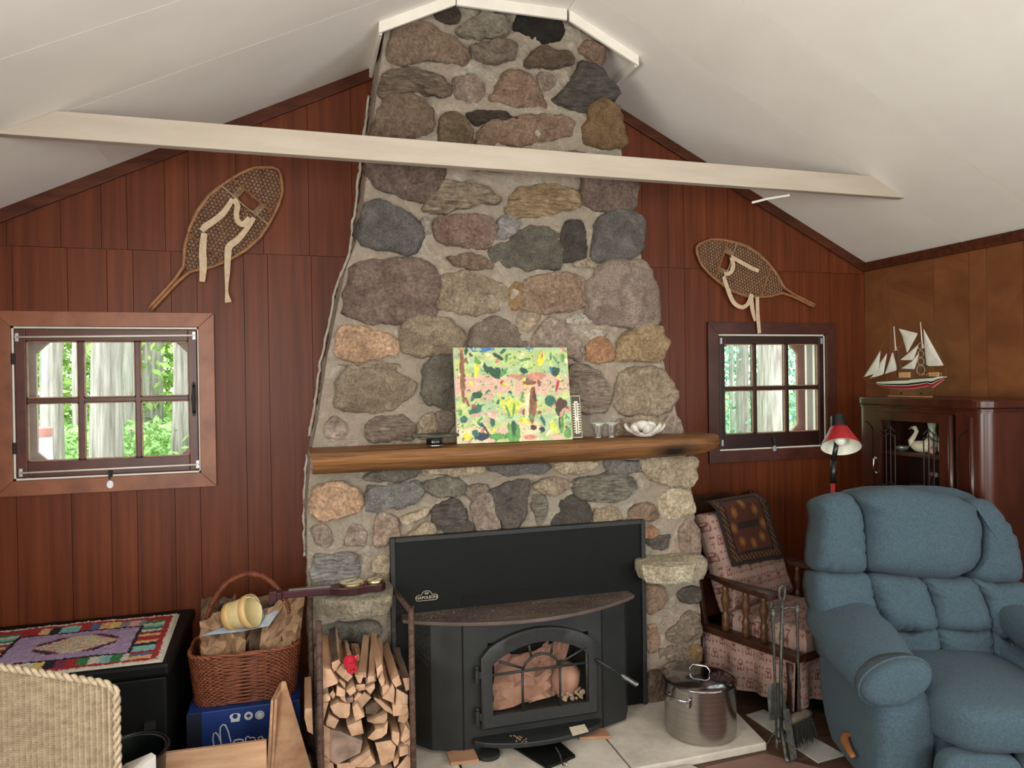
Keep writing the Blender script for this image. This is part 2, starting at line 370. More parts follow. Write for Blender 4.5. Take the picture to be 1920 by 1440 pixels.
# dark stained trim along the roof line
def slopebar(name, xa, xb, h, y0, y1, m_, drop=0):
    m = MB(); m.prism([(xa, y0, roof(xa)-drop), (xb, y0, roof(xb)-drop), (xb, y0, roof(xb)-drop-h), (xa, y0, roof(xa)-drop-h)], (0, y1-y0, 0)); o = mk(name, m, m_, kind='structure', bevel=.003); return o
slopebar('trim_1', XL, .40, .062, -.016, -.0005, TRIMW)
slopebar('trim_2', 1.5, XW-.001, .062, -.016, -.0005, TRIMW)
m = MB(); m.bb((XW-.016, -.017, roof(XW)-.058), (XW-.0005, YF, roof(XW)-.002)); mk('trim_3', m, TRIMW, kind='structure', bevel=.003)
# tie beam
bm_ = MB(); zt, zb_ = 2.607, 2.508
xa = lambda z: XRD-(ZRD-z)/SL; xb = lambda z: XRD+(ZRD-z)/SL
bm_.prism([(xa(zt), -.735, zt), (xb(zt), -.735, zt), (xb(zb_), -.735, zb_), (xa(zb_), -.735, zb_)], (0, .042, 0))
beam = mk('tie_beam', bm_, BEAMP, bevel=.003); tag(beam, 'cream painted tie beam crossing the room under the sloped ceiling', 'beam')
m = MB(); a = at(1410, 380, -.62); b = at(1480, 366, -.66)
m.tube([a, a.lerp(b, .4)+V((0, 0, .004)), b], .006, 6); tag(mk('pull_cord', m, WHITEP), 'short white strip dangling below the right end of the tie beam', 'cord')
# white boards boxing the chimney top at the ceiling
cx0, cx1 = .347, 1.605
def fascia(n, pa, pb, y, h=.05): 
    m = MB(); m.prism([(pa, y, roof(pa)), (pb, y, roof(pb)), (pb, y, roof(pb)-h), (pa, y, roof(pa)-h)], (0, .016, 0)); mk(n, m, WHITEP, kind='structure', bevel=.002)
fascia('trim_4', cx0, XRD-HF-.002, -.505); fascia('trim_5', XRD-HF+.002, XRD+HF-.006, -.505, .052); fascia('trim_6', XRD+HF+.006, cx1, -.505)
m = MB(); z = roof(cx0); m.prism([(cx0, -.489, z), (cx0, -.02, z), (cx0, -.02, z-.05), (cx0, -.489, z-.05)], (.016, 0, 0)); mk('trim_7', m, WHITEP, kind='structure', bevel=.002)
m = MB(); z = roof(cx1); m.prism([(cx1, -.489, z), (cx1, -.02, z), (cx1, -.02, z-.05), (cx1, -.489, z-.05)], (-.016, 0, 0)); mk('trim_8', m, WHITEP, kind='structure', bevel=.002)
# ================================================================== windows
def window(name, W, cas, glass, mun, mz, casm, sashm, hinged):
    x0, x1, z0, z1 = W; c = cas
    fr = MB()
    for a, b in (((x0, .0, z0), (x0+.008, .1, z1)), ((x1-.008, 0, z0), (x1, .1, z1)), ((x0, 0, z1-.008), (x1, .1, z1)), ((x0, 0, z0), (x1, .1, z0+.008))): fr.bb(a, b)
    o = mk(name, fr, WHITEP, kind='structure')
    def board(pl):
        m = MB(); m.prism([(x, -.018, z) for x, z in pl], (0, .0178, 0)); mk('casing_board', m, casm, o, bevel=.002)
    e = .0008
    board([(x0-c, z1+c), (x1+c, z1+c), (x1+e, z1+e), (x0-e, z1+e)]); board([(x0-c, z0-c), (x0-e, z0-e), (x1+e, z0-e), (x1+c, z0-c)])
    board([(x0-c, z0-c+e), (x0-c, z1+c-e), (x0, z1), (x0, z0)]); board([(x1+c, z0-c+e), (x1, z0), (x1, z1), (x1+c, z1+c-e)])
    gx0, gx1, gz0, gz1 = glass; s0 = .011
    def bar(nm, a, b, mt=sashm, p=o): m = MB(); m.bb(a, b); return mk(nm, m, mt, p, bevel=.003)
    ya, yb = -.004, .034
    bar('sash_stile', (x0+s0, ya, z0+s0), (gx0, yb, z1-s0)); bar('sash_stile', (gx1, ya, z0+s0), (x1-s0, yb, z1-s0))
    bar('sash_rail', (gx0, ya, gz1), (gx1, yb, z1-s0)); bar('sash_rail', (gx0, ya, z0+s0), (gx1, yb, gz0))
    xs = [gx0]+list(mun)+[gx1]; zs = [gz0, mz, gz1]
    for mx in mun: bar('muntin', (mx-.011, .0, gz0), (mx+.011, yb, gz1))
    bar('muntin', (gx0, .001, mz-.011), (gx1, yb-.001, mz+.011))
    for i in range(3):
        for k in range(2):
            m = MB(); m.bb((xs[i]+.004, .016, zs[k]+.004), (xs[i+1]-.004, .019, zs[k+1]-.004)); mk('pane', m, GLASS, o)
            m = MB(); yy = .012
            a0, a1, b0, b1 = xs[i]+(.011 if i else 0), xs[i+1]-(.011 if i < 2 else 0), zs[k]+(.011 if k else 0), zs[k+1]-(.011 if k < 1 else 0)
            for p, q in (((a0, yy-.006, b0), (a0+.005, yy+.006, b1)), ((a1-.005, yy-.006, b0), (a1, yy+.006, b1)), ((a0, yy-.006, b1-.005), (a1, yy+.006, b1)), ((a0, yy-.006, b0), (a1, yy+.006, b0+.005))): m.bb(p, q)
            mk('glazing_bead', m, PUTTY, o)
    return o
PUTTY = mat('glazing_bead_wood', '#8a6a52', '#a98a70', (20, 20, 20), 4, .6)
CASD = mat('casing_dark', '#3d1d14', '#512a1e', (9, 9, 9), 5, .4, rand=.1)
SASHD = mat('sash_dark', '#24100c', '#331812', (9, 9, 9), 4, .4)
w1 = window('window_1', W1, .069, (-1.191, -.52, 1.267, 1.809), (-.974, -.738), 1.54, TRIMV, SASH, 1)
w2 = window('window_2', W2, .07, (2.387, 3.045, 1.264, 1.797), (2.594, 2.818), 1.532, CASD, SASHD, 1)
BRK = mat('zinc_bracket', '#b9bcc0', '#c9ccd0', (30, 30, 30), 3, .4, metal=.6)
for (xa_, za_), (xb_, zb2) in (((-1.222, 1.826), (-.492, 1.836)), ((-1.216, 1.22), (-.485, 1.224))):
    m = MB(); m.cyl((xa_, -.022, za_), (xb_, -.022, zb2), .0048, n=8); rod = mk('curtain_rod', m, WHITEP, w1, smooth=True)
    for x, z in ((xa_, za_), (xb_, zb2)):
        m = MB(); m.box((x, -.006, z), (.013, .005, .036)); m.box((x, -.016, z), (.005, .02, .008)); mk('rod_bracket', m, BRK, w1)
m = MB()
for z in (1.60, 1.47): m.prism([(-.497+.010*math.cos(t*1.047), -.007, z+.02*math.sin(t*1.047)) for t in range(6)], (0, .004, 0))
m.tube([(-.497, -.006, 1.60), (-.497, -.03, 1.585), (-.497, -.036, 1.535), (-.497, -.03, 1.485), (-.497, -.006, 1.47)], [.006, .006, .0085, .006, .006], 8)
mk('pull_handle', m, CASTIRON, w1, smooth=True, auto=40)
def latch(x, z, p):
    m = MB(); m.box((x, -.008, z), (.016, .009, .055)); m.cyl((x, -.012, z+.02), (x, -.026, z-.02), .006, .004, 8); mk('latch_bolt', m, CASTIRON, p)
    m = MB(); m.prism([(x+.014*math.cos(t*.524), -.0205, z-.045+.018*math.sin(t*.524)) for t in range(12)], (0, .002, 0)); mk('latch_plate', m, BRK, p)
latch(-.857, 1.195, w1); latch(2.71, 1.215, w2)
for x, z in ((2.362, 1.815), (2.363, 1.215), (3.066, 1.815)):
    m = MB(); m.box((x, -.006, z), (.012, .004, .036)); m.box((x, -.009, z), (.004, .004, .012)); mk('rod_bracket', m, BRK, w2)
for z in (1.73, 1.33):
    m = MB(); m.box((-1.236, -.006, z), (.012, .005, .05)); m.cyl((-1.24, -.01, z-.025), (-1.24, -.01, z+.025), .004, n=8); mk('hinge', m, CASTIRON, w1)
# outer storm boards with clipped corners, seen through the glass
EXT = mat('exterior_board', '#a8948c', '#b8a59c', (6, 6, 6), 4, .8)
EXTB = mat('exterior_brown_post', '#9a6f62', '#aa8072', (6, 6, 6), 4, .8)
def storm(x0, x1, z0, z1, c, y, p, ww, m_):
    pts = [(x0+c, z0), (x1-c, z0), (x1, z0+c), (x1, z1-c), (x1-c, z1), (x0+c, z1), (x0, z1-c), (x0, z0+c)]
    m = MB(); o_ = [(x0-ww, z0-ww), (x1+ww, z0-ww), (x1+ww, z1+ww), (x0-ww, z1+ww)]
    # four corner gussets and four bars
    m.bb((x0-ww, y, z0-ww), (x0, y+.02, z1+ww)); m.bb((x1, y, z0-ww), (x1+ww, y+.02, z1+ww)); m.bb((x0, y, z1), (x1, y+.02, z1+ww)); m.bb((x0, y, z0-ww), (x1, y+.02, z0))
    for sx, sz in ((x0, z0), (x1, z0), (x1, z1), (x0, z1)):
        dx = c if sx == x0 else -c; dz = c if sz == z0 else -c
        m.prism([(sx, y, sz), (sx+dx, y, sz), (sx, y, sz+dz)], (0, .02, 0))
    return mk('outer_frame', m, m_, p)
storm(at(69, 750, .18).x, at(354, 740, .18).x, at(200, 872, .18).z, at(200, 634, .18).z, .075, .18, w1, .3, EXT)
storm(at(1350, 730, .22).x, at(1496, 730, .22).x, at(1440, 818, .22).z, at(1440, 640, .22).z, .075, .22, w2, .055, EXTB)
m = MB(); m.bb((at(1513, 730, .24).x, .24, .9), (3.4, .27, 2.2)); mk('outer_reveal', m, WHITEP, w2)
# ================================================================== outside: ground, trunks, leaves
GROUND = mat('forest_floor', '#6d8a45', '#a3b56e', (1.5, 1.5, 1.5), 8, .95, bump=.03, bscale=6)
m = MB()
m.grid(lambda u, v: V((-14+34*u, .12+24*v, -.35+.09*24*v*.6+.35*fb((u*9, v*7, 1)))), 60, 50); mk('forest_ground', m, GROUND, smooth=True, kind='structure')
BARK = mat('grey_bark', '#8f8880', '#d2ccc4', (34, 34, 2.2), 8, .95, bump=.03, bscale=(30, 30, 2.6), rand=.12)
def trunk(label, x, y, r, lean=0, h=6, nm='tree_trunk'):
    m = MB(); pts = []; rr = []
    for i in range(14):
        t = i/13; pts.append((x+lean*t*h+.04*fb((x, t*3, 1)), y, -.55+h*t)); rr.append(r*(1.35 if i == 0 else 1.1 if i == 1 else 1)*(1-.35*t))
    m.tube(pts, rr, 28)
    for k, p in enumerate(m.v):
        c = V(pts[k//28]); d = (p-c); d.z = 0
        if d.length > 0: m.v[k] = p + d.normalized()*r*.10*fb((math.atan2(d.y, d.x)*3.2+x, p.z*.7, x))
    o = mk(nm, m, BARK, smooth=True); tag(o, label, 'tree', 'tree trunks outside'); return o
trunk('thick furrowed grey trunk filling the middle panes of the left window', *at(196, 750, 1.9).xy, .118, .006)
trunk('grey trunk at the left edge of the left window', *at(88, 760, 2.1).xy, .082, .02)
trunk('pale trunk beside the right edge of the left window', *at(342, 760, 2.6).xy, .075, -.004)
trunk('slim dark trunk just left of the thick furrowed trunk', *at(134, 700, 4.2).xy, .07, .03)
trunk('slim trunk in the upper right pane of the left window', *at(280, 680, 5.2).xy, .13, .02)
trunk('narrow far trunk right of the thick furrowed trunk', *at(244, 680, 4.5).xy, .06, 0)
trunk('broad grey trunk in the middle panes of the right window', *at(1447, 760, 3.4).xy, .17, 0)
trunk('slim trunk in the left panes of the right window', *at(1394, 770, 4.0).xy, .085, 0)
trunk('thin trunk at the left edge of the right window', *at(1374, 770, 5.0).xy, .04, 0)
def leaves(name, label, c1, c2, n, region, size, seed, cat='foliage'):
    rnd = random.Random(seed); m = MB(); (x0, x1), (y0, y1), (z0, z1) = region
    for _ in range(n):
        x = rnd.uniform(x0, x1); y = rnd.uniform(y0, y1); z = rnd.uniform(z0, z1)
        if fb((x*.8, y*.8, z*.9+seed)) < -.55: continue
        s = size*rnd.uniform(.6, 1.4); R = rotm(rnd.uniform(-70, 70), rnd.uniform(-70, 70), rnd.uniform(0, 360))
        m.add([V((x, y, z))+R @ V(p) for p in ((-s, 0, 0), (0, -.45*s, .1*s), (s, 0, 0), (0, .45*s, .1*s))], [(0, 1, 2, 3)])
    o = mk(name, m, mat(name+'_leaf', c1, c2, (1, 1, 1), 3, .7, rand=0), kind='stuff'); tag(o, label, cat); return o
leaves('undergrowth', 'bright green undergrowth and leaves beyond the left window', '#7fa548', '#b9d67e', 42000, ((-5, .5), (4.5, 9), (-.2, 4.6)), .06, 3)
leaves('fern_bank', 'low green ferns on the slope beyond the left window', '#83ad5c', '#b5dd92', 22000, ((-3.5, .2), (2.4, 5), (.0, 1.25)), .04, 5)
leaves('evergreen_branches', 'blue-green evergreen branches beyond the right window', '#6fa58c', '#a5d3bc', 42000, ((3, 11), (3.8, 8.5), (.2, 5)), .05, 8)
p = at(76, 800, 1.3)
th = thing('yard_stand', 'pale stand with faded red top outside the left window', 'stand', (p.x, p.y, -.3))
m = MB(); m.lathe([(.07, -.3), (.075, .2), (.06, p.z-.06)], (p.x, p.y, 0), 16); mk('body', m, WHITEP, th, smooth=True)
m = MB(); m.lathe([(.062, p.z-.06), (.064, p.z-.01), (.05, p.z)], (p.x, p.y, 0), 16); mk('lid', m, mat('faded_red', '#c98a84', '#d49c96', rough=.6), th, smooth=True, auto=40)
# ================================================================== stone chimney
def chy(z): return -.55+.10*min(1, max(0, z/3.2))
chL = [(0, .012), (.5, .011), (.866, .008), (1.072, .010), (1.30, .030), (1.437, .060), (1.7, .102), (1.968, .160), (2.1, .19), (2.25, .25), (2.5, .285), (2.757, .320), (3.0, .352), (3.12, .372), (3.4, .39)]
chR = [(0, 1.84), (.12, 1.86), (.224, 1.885), (.655, 1.885), (1.088, 1.855), (1.317, 1.80), (1.55, 1.755), (1.942, 1.66), (2.36, 1.58), (2.6, 1.54), (2.823, 1.495), (3.0, 1.46), (3.16, 1.425), (3.4, 1.39)]
def lerpt(t, z):
    for (a, x), (b, y) in zip(t[:-1], t[1:]):
        if z <= b: return x+(y-x)*max(0, (z-a)/(b-a))
    return t[-1][1]
chim = thing('stone_chimney', 'tapering fieldstone chimney rising to the ceiling behind the mantel log', 'chimney', (.95, -.25, 0))
body = MB(); NU, NV = 150, 320
def chpt(u, v):
    z = 3.36*v
    # u 0..1 : left side (back to front), front, right side (front to back)
    l, r = lerpt(chL, z), lerpt(chR, z); yf = chy(z)
    if u < .12: p = V((l, -.001+(yf+.001)*(u/.12), z)); nrm = V((-1, 0, 0))
    elif u > .88: p = V((r, yf-(yf+.001)*((u-.88)/.12), z)); nrm = V((1, 0, 0))
    else: t = (u-.12)/.76; p = V((l+(r-l)*t, yf, z)); nrm = V((0, -1, 0))
    k = .014*fb(p*5)+.010*fb(p*14)+.006*abs(fb(p*34))
    if u in (0, 1): k = 0
    p = p+nrm*k
    p.z = min(p.z, roof(p.x)-.002)
    return p
body.grid(chpt, NU, NV); mk('mortar', body, MORTAR, chim, smooth=True, auto=60)
CT = dict(tan='#8f7660', gbr='#84766a', brn='#6f5a4a', dbr='#4a3d34', grg='#8a8574', blk='#35302b', pkb='#94765f', str='#7b6a5c', ppg='#9c8577', och='#92713f', dkg='#5c5856', olv='#7c6947', pur='#77625b', grn='#77767a', pal='#a8a49c', pnk='#9a7a6c', blu='#8b8a93', ggn='#74746a', cre='#b5a78c', pch='#bd9570', org='#a5754a', gpk='#94837a', oc2='#a3895d', gtn='#9a8a72', schist='#808488')
S1 = [  # origin (560,0), 1/2.6667
('tan',0,[(455,250),(480,170),(560,120),(650,135),(760,200),(840,270),(800,330),(640,300),(520,320),(450,300)]),('dbr',0,[(690,60),(760,45),(800,70),(790,115),(720,120),(690,100)]),
('grg',0,[(800,150),(850,110),(930,70),(1000,80),(1045,120),(1040,180),(960,200),(830,195)]),('blk',1,[(1095,95),(1150,80),(1270,90),(1310,120),(1305,190),(1240,215),(1180,205),(1140,175),(1085,150)]),
('gbr',0,[(875,230),(940,205),(1060,220),(1075,280),(1040,310),(910,310),(870,270)]),('brn',0,[(1135,300),(1200,250),(1280,250),(1360,285),(1355,330),(1280,345),(1150,340)]),('pkb',0,[(1400,240),(1460,210),(1525,270),(1520,310),(1490,330),(1420,280)]),
('str',2,[(410,470),(430,380),(500,355),(620,360),(740,420),(750,465),(700,490),(560,465),(440,490)]),('ppg',0,[(765,420),(790,390),(860,380),(905,420),(910,490),(870,510),(790,480)]),
('pkb',0,[(970,500),(975,440),(1010,390),(1080,360),(1150,390),(1200,470),(1225,530),(1160,545),(1040,520)]),('dkg',2,[(1280,490),(1350,430),(1400,330),(1480,340),(1560,420),(1575,490),(1500,515),(1430,550),(1330,530)]),
('tan',0,[(375,640),(400,560),(440,490),(520,480),(650,540),(665,580),(630,680),(480,690),(380,690)]),('olv',0,[(705,640),(720,590),(770,572),(830,600),(860,650),(860,720),(760,725),(715,700)]),
('pkb',0,[(905,690),(940,620),(1060,605),(1200,575),(1340,600),(1355,650),(1330,690),(1200,720),(1020,730),(920,720)]),('dbr',2,[(850,590),(900,565),(1000,560),(1100,590),(1090,605),(960,605),(900,620)]),
('och',1,[(1430,700),(1440,610),(1450,545),(1520,510),(1600,570),(1625,650),(1620,730),(1540,740)]),('pur',0,[(365,860),(380,780),(690,790),(690,930),(640,1000),(560,990),(430,960),(375,920)]),
('gtn',2,[(690,960),(740,920),(880,925),(990,980),(980,1015),(880,1020),(740,1060),(640,1050)]),('oc2',2,[(1055,1000),(1130,950),(1260,925),(1370,960),(1395,1000),(1370,1040),(1200,1080),(1065,1080)]),
('pur',0,[(1420,930),(1430,840),(1650,850),(1668,1030),(1600,1055),(1480,1050),(1425,1010)]),('grn',1,[(310,1150),(330,1060),(400,1020),(520,1060),(600,1120),(605,1190),(580,1265),(450,1250),(330,1220)]),
('pal',0,[(610,1100),(640,1090),(665,1160),(640,1170),(612,1140)]),('pnk',0,[(685,1160),(720,1090),(840,1080),(960,1100),(985,1170),(960,1225),(860,1240),(740,1225)]),
('blu',0,[(985,1150),(1010,1095),(1070,1080),(1100,1120),(1080,1170),(1030,1200),(990,1200)]),('ggn',1,[(970,1280),(1020,1220),(1100,1180),(1140,1140),(1260,1150),(1300,1200),(1295,1320),(1180,1340),(1050,1330)]),
('dkg',1,[(1310,1200),(1330,1120),(1390,1115),(1420,1150),(1440,1230),(1425,1295),(1340,1300),(1315,1260)]),('grn',1,[(1470,1240),(1480,1130),(1560,1070),(1650,1065),(1715,1110),(1715,1230),(1670,1290),(1560,1295),(1480,1290)]),
('tan',0,[(750,1290),(860,1265),(950,1310),(950,1345),(850,1345),(770,1315)]),('cre',0,[(1375,1310),(1460,1300),(1475,1340),(1380,1335)]),('pkb',0,[(1240,770),(1330,760),(1440,790),(1400,830),(1250,820)]),('gtn',0,[(830,770),(960,760),(1100,775),(1080,850),(880,840)]),('gpk',0,[(1200,370),(1270,375),(1280,420),(1230,450),(1200,410)])]
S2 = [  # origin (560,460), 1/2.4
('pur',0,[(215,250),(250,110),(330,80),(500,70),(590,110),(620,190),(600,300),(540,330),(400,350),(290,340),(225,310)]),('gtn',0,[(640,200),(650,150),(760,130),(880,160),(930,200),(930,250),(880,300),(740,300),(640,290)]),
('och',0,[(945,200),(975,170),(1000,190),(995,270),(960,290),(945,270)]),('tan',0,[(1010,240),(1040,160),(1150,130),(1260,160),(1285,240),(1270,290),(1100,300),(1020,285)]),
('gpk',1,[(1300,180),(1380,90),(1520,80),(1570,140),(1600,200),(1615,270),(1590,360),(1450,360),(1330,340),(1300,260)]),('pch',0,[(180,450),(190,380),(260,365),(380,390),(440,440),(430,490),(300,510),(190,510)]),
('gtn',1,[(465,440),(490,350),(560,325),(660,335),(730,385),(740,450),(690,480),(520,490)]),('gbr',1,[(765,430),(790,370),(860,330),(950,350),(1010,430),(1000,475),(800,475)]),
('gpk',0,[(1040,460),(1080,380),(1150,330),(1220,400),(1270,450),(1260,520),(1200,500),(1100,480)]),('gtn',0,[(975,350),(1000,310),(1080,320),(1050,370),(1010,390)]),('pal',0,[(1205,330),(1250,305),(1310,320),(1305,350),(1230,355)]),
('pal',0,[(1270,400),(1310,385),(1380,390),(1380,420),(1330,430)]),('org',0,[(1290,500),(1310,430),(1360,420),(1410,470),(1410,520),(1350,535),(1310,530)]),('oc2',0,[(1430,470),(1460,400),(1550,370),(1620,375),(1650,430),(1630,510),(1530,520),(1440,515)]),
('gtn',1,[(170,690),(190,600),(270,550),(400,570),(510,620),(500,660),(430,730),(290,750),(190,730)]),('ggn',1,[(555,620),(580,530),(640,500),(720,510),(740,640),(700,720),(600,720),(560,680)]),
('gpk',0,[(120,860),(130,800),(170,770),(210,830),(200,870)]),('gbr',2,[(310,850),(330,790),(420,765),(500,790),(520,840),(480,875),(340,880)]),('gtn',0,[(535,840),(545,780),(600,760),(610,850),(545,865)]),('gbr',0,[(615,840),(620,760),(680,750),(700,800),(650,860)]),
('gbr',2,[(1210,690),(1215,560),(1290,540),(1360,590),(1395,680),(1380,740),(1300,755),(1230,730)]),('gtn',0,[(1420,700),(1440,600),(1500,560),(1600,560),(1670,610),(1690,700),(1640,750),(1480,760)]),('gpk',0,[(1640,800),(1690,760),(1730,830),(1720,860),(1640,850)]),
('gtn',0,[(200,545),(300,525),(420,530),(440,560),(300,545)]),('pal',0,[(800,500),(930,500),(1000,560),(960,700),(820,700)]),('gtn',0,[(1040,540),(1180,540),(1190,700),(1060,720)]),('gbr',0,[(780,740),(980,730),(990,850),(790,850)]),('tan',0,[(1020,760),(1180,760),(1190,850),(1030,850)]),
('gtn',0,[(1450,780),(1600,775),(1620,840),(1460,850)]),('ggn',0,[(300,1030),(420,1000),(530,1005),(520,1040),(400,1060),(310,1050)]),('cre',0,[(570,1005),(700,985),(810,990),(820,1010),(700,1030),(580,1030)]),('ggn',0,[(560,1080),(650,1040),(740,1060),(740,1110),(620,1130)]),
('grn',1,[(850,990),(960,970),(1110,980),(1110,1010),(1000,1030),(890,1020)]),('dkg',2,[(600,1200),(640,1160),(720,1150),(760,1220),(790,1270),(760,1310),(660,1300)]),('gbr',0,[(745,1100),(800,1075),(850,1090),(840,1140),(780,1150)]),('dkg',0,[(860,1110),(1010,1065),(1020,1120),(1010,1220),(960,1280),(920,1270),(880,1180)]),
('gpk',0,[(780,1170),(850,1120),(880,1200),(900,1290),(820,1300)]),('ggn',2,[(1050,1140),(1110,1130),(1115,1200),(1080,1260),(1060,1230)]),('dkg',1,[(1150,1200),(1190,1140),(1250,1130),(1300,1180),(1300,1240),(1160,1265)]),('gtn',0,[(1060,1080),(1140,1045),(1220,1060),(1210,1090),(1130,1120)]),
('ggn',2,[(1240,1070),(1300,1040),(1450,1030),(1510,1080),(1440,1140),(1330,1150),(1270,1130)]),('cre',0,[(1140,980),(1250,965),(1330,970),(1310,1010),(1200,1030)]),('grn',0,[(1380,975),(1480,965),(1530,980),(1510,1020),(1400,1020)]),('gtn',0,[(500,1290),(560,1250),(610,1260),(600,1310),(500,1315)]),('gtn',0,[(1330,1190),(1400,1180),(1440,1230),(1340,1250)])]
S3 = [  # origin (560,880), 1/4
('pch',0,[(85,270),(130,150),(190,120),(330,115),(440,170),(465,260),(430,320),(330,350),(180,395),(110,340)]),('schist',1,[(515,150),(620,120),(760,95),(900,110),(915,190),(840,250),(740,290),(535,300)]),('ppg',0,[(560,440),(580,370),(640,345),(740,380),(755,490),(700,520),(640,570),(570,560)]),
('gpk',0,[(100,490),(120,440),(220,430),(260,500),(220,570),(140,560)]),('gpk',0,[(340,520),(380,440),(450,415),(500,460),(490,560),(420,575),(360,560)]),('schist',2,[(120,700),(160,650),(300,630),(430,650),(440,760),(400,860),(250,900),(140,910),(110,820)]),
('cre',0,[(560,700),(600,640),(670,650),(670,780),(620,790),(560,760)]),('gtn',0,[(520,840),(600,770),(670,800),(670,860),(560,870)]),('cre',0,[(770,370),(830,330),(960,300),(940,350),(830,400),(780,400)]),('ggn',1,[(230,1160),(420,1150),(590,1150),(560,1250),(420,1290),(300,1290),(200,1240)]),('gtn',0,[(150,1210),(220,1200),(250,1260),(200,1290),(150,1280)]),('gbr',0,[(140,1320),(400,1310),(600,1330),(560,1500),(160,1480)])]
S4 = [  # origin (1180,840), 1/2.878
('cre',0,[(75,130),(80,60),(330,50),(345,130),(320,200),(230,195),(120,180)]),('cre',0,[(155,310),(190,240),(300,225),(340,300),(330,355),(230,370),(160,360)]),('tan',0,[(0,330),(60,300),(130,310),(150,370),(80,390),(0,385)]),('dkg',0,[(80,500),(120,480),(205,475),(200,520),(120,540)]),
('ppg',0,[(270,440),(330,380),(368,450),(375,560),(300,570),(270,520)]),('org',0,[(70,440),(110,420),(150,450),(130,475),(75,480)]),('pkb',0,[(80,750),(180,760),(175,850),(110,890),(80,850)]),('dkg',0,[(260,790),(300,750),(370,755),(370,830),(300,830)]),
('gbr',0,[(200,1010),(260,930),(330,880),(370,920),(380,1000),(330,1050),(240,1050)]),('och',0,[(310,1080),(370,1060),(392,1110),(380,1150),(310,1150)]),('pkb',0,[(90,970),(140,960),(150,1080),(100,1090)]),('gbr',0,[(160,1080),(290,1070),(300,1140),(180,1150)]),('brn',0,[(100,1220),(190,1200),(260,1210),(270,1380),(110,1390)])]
sd = 0; rnd = random.Random(5)
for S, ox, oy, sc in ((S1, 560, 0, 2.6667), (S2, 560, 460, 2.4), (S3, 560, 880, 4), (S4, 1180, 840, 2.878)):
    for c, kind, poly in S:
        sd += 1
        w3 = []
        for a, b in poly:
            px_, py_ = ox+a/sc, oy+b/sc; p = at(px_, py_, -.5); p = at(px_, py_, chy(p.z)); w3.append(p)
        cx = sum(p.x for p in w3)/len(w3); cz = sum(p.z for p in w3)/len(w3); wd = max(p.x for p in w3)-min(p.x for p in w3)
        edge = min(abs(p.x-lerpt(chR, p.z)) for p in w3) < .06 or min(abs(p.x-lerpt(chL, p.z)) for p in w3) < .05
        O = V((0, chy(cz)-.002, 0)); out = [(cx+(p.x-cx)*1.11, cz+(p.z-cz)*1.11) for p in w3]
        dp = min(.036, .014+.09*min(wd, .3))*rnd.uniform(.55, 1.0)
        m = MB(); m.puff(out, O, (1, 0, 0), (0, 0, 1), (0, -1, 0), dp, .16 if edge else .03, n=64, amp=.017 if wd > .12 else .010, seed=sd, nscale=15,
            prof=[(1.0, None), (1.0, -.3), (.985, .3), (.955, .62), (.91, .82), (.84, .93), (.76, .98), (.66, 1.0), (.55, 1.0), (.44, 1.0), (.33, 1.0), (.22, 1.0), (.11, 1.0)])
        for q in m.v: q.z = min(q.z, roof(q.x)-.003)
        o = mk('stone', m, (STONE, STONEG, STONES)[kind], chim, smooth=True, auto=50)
        h = lin(CT[c]); g_ = sum(h)/3; k_ = rnd.uniform(.92, 1.12); k_ *= 1.08 if S is S1 else 1.42  # groups below the top one brightened in colour, standing in for low window light
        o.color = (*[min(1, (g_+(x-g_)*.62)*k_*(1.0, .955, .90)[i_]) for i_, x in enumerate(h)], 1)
# ledge stones that stick out at both sides of the stove
def ledge(name, pts, z0, z1, color, seed):
    m = MB(); cx = sum(p[0] for p in pts)/len(pts); cy = sum(p[1] for p in pts)/len(pts)
    m.puff(pts, (0, 0, z1), (1, 0, 0), (0, 1, 0), (0, 0, 1), .006, z1-z0, n=36, amp=.006, seed=seed, nscale=12, smooth=False, prof=[(.88, None), (.99, -7), (1.0, -2), (.985, .2), (.9, .8), (.5, 1)])
    o = mk(name, m, STONE, chim, smooth=True, auto=45); o.color = (*lin(color), 1)
ledge('ledge_stone', [(.02, -.5), (.03, -.66), (.09, -.76), (.2, -.80), (.33, -.78), (.355, -.66), (.35, -.5)], .655, .735, '#a39c8c', 71)
ledge('ledge_stone', [(1.52, -.5), (1.50, -.68), (1.58, -.75), (1.72, -.755), (1.83, -.70), (1.87, -.6), (1.86, -.5)], .65, .735, '#cdc4ae', 74)
# ropes of caulk along the joint with the wall
m = MB(); pts = []; rs = []
for i in range(90):
    z = 1.34+(3.05-1.34)*i/89; pts.append((lerpt(chL, z)-.012-.012*abs(fb((z*9, 0, 0))), -.012-.02*abs(fb((z*5, 3, 1))), z)); rs.append(.006+.007*abs(fb((z*30, 1, 5))))
m.tube(pts, rs, 7); mk('caulk_bead', m, CAULK, chim, smooth=True)
m = MB(); pts = []; rs = []
for i in range(60):
    z = .75+(1.25-.75)*i/59; pts.append((lerpt(chL, z)-.008-.01*abs(fb((z*9, 7, 0))), -.02, z)); rs.append(.006+.006*abs(fb((z*30, 2, 5))))
m.tube(pts, rs, 7); mk('caulk_bead', m, CAULK, chim, smooth=True)
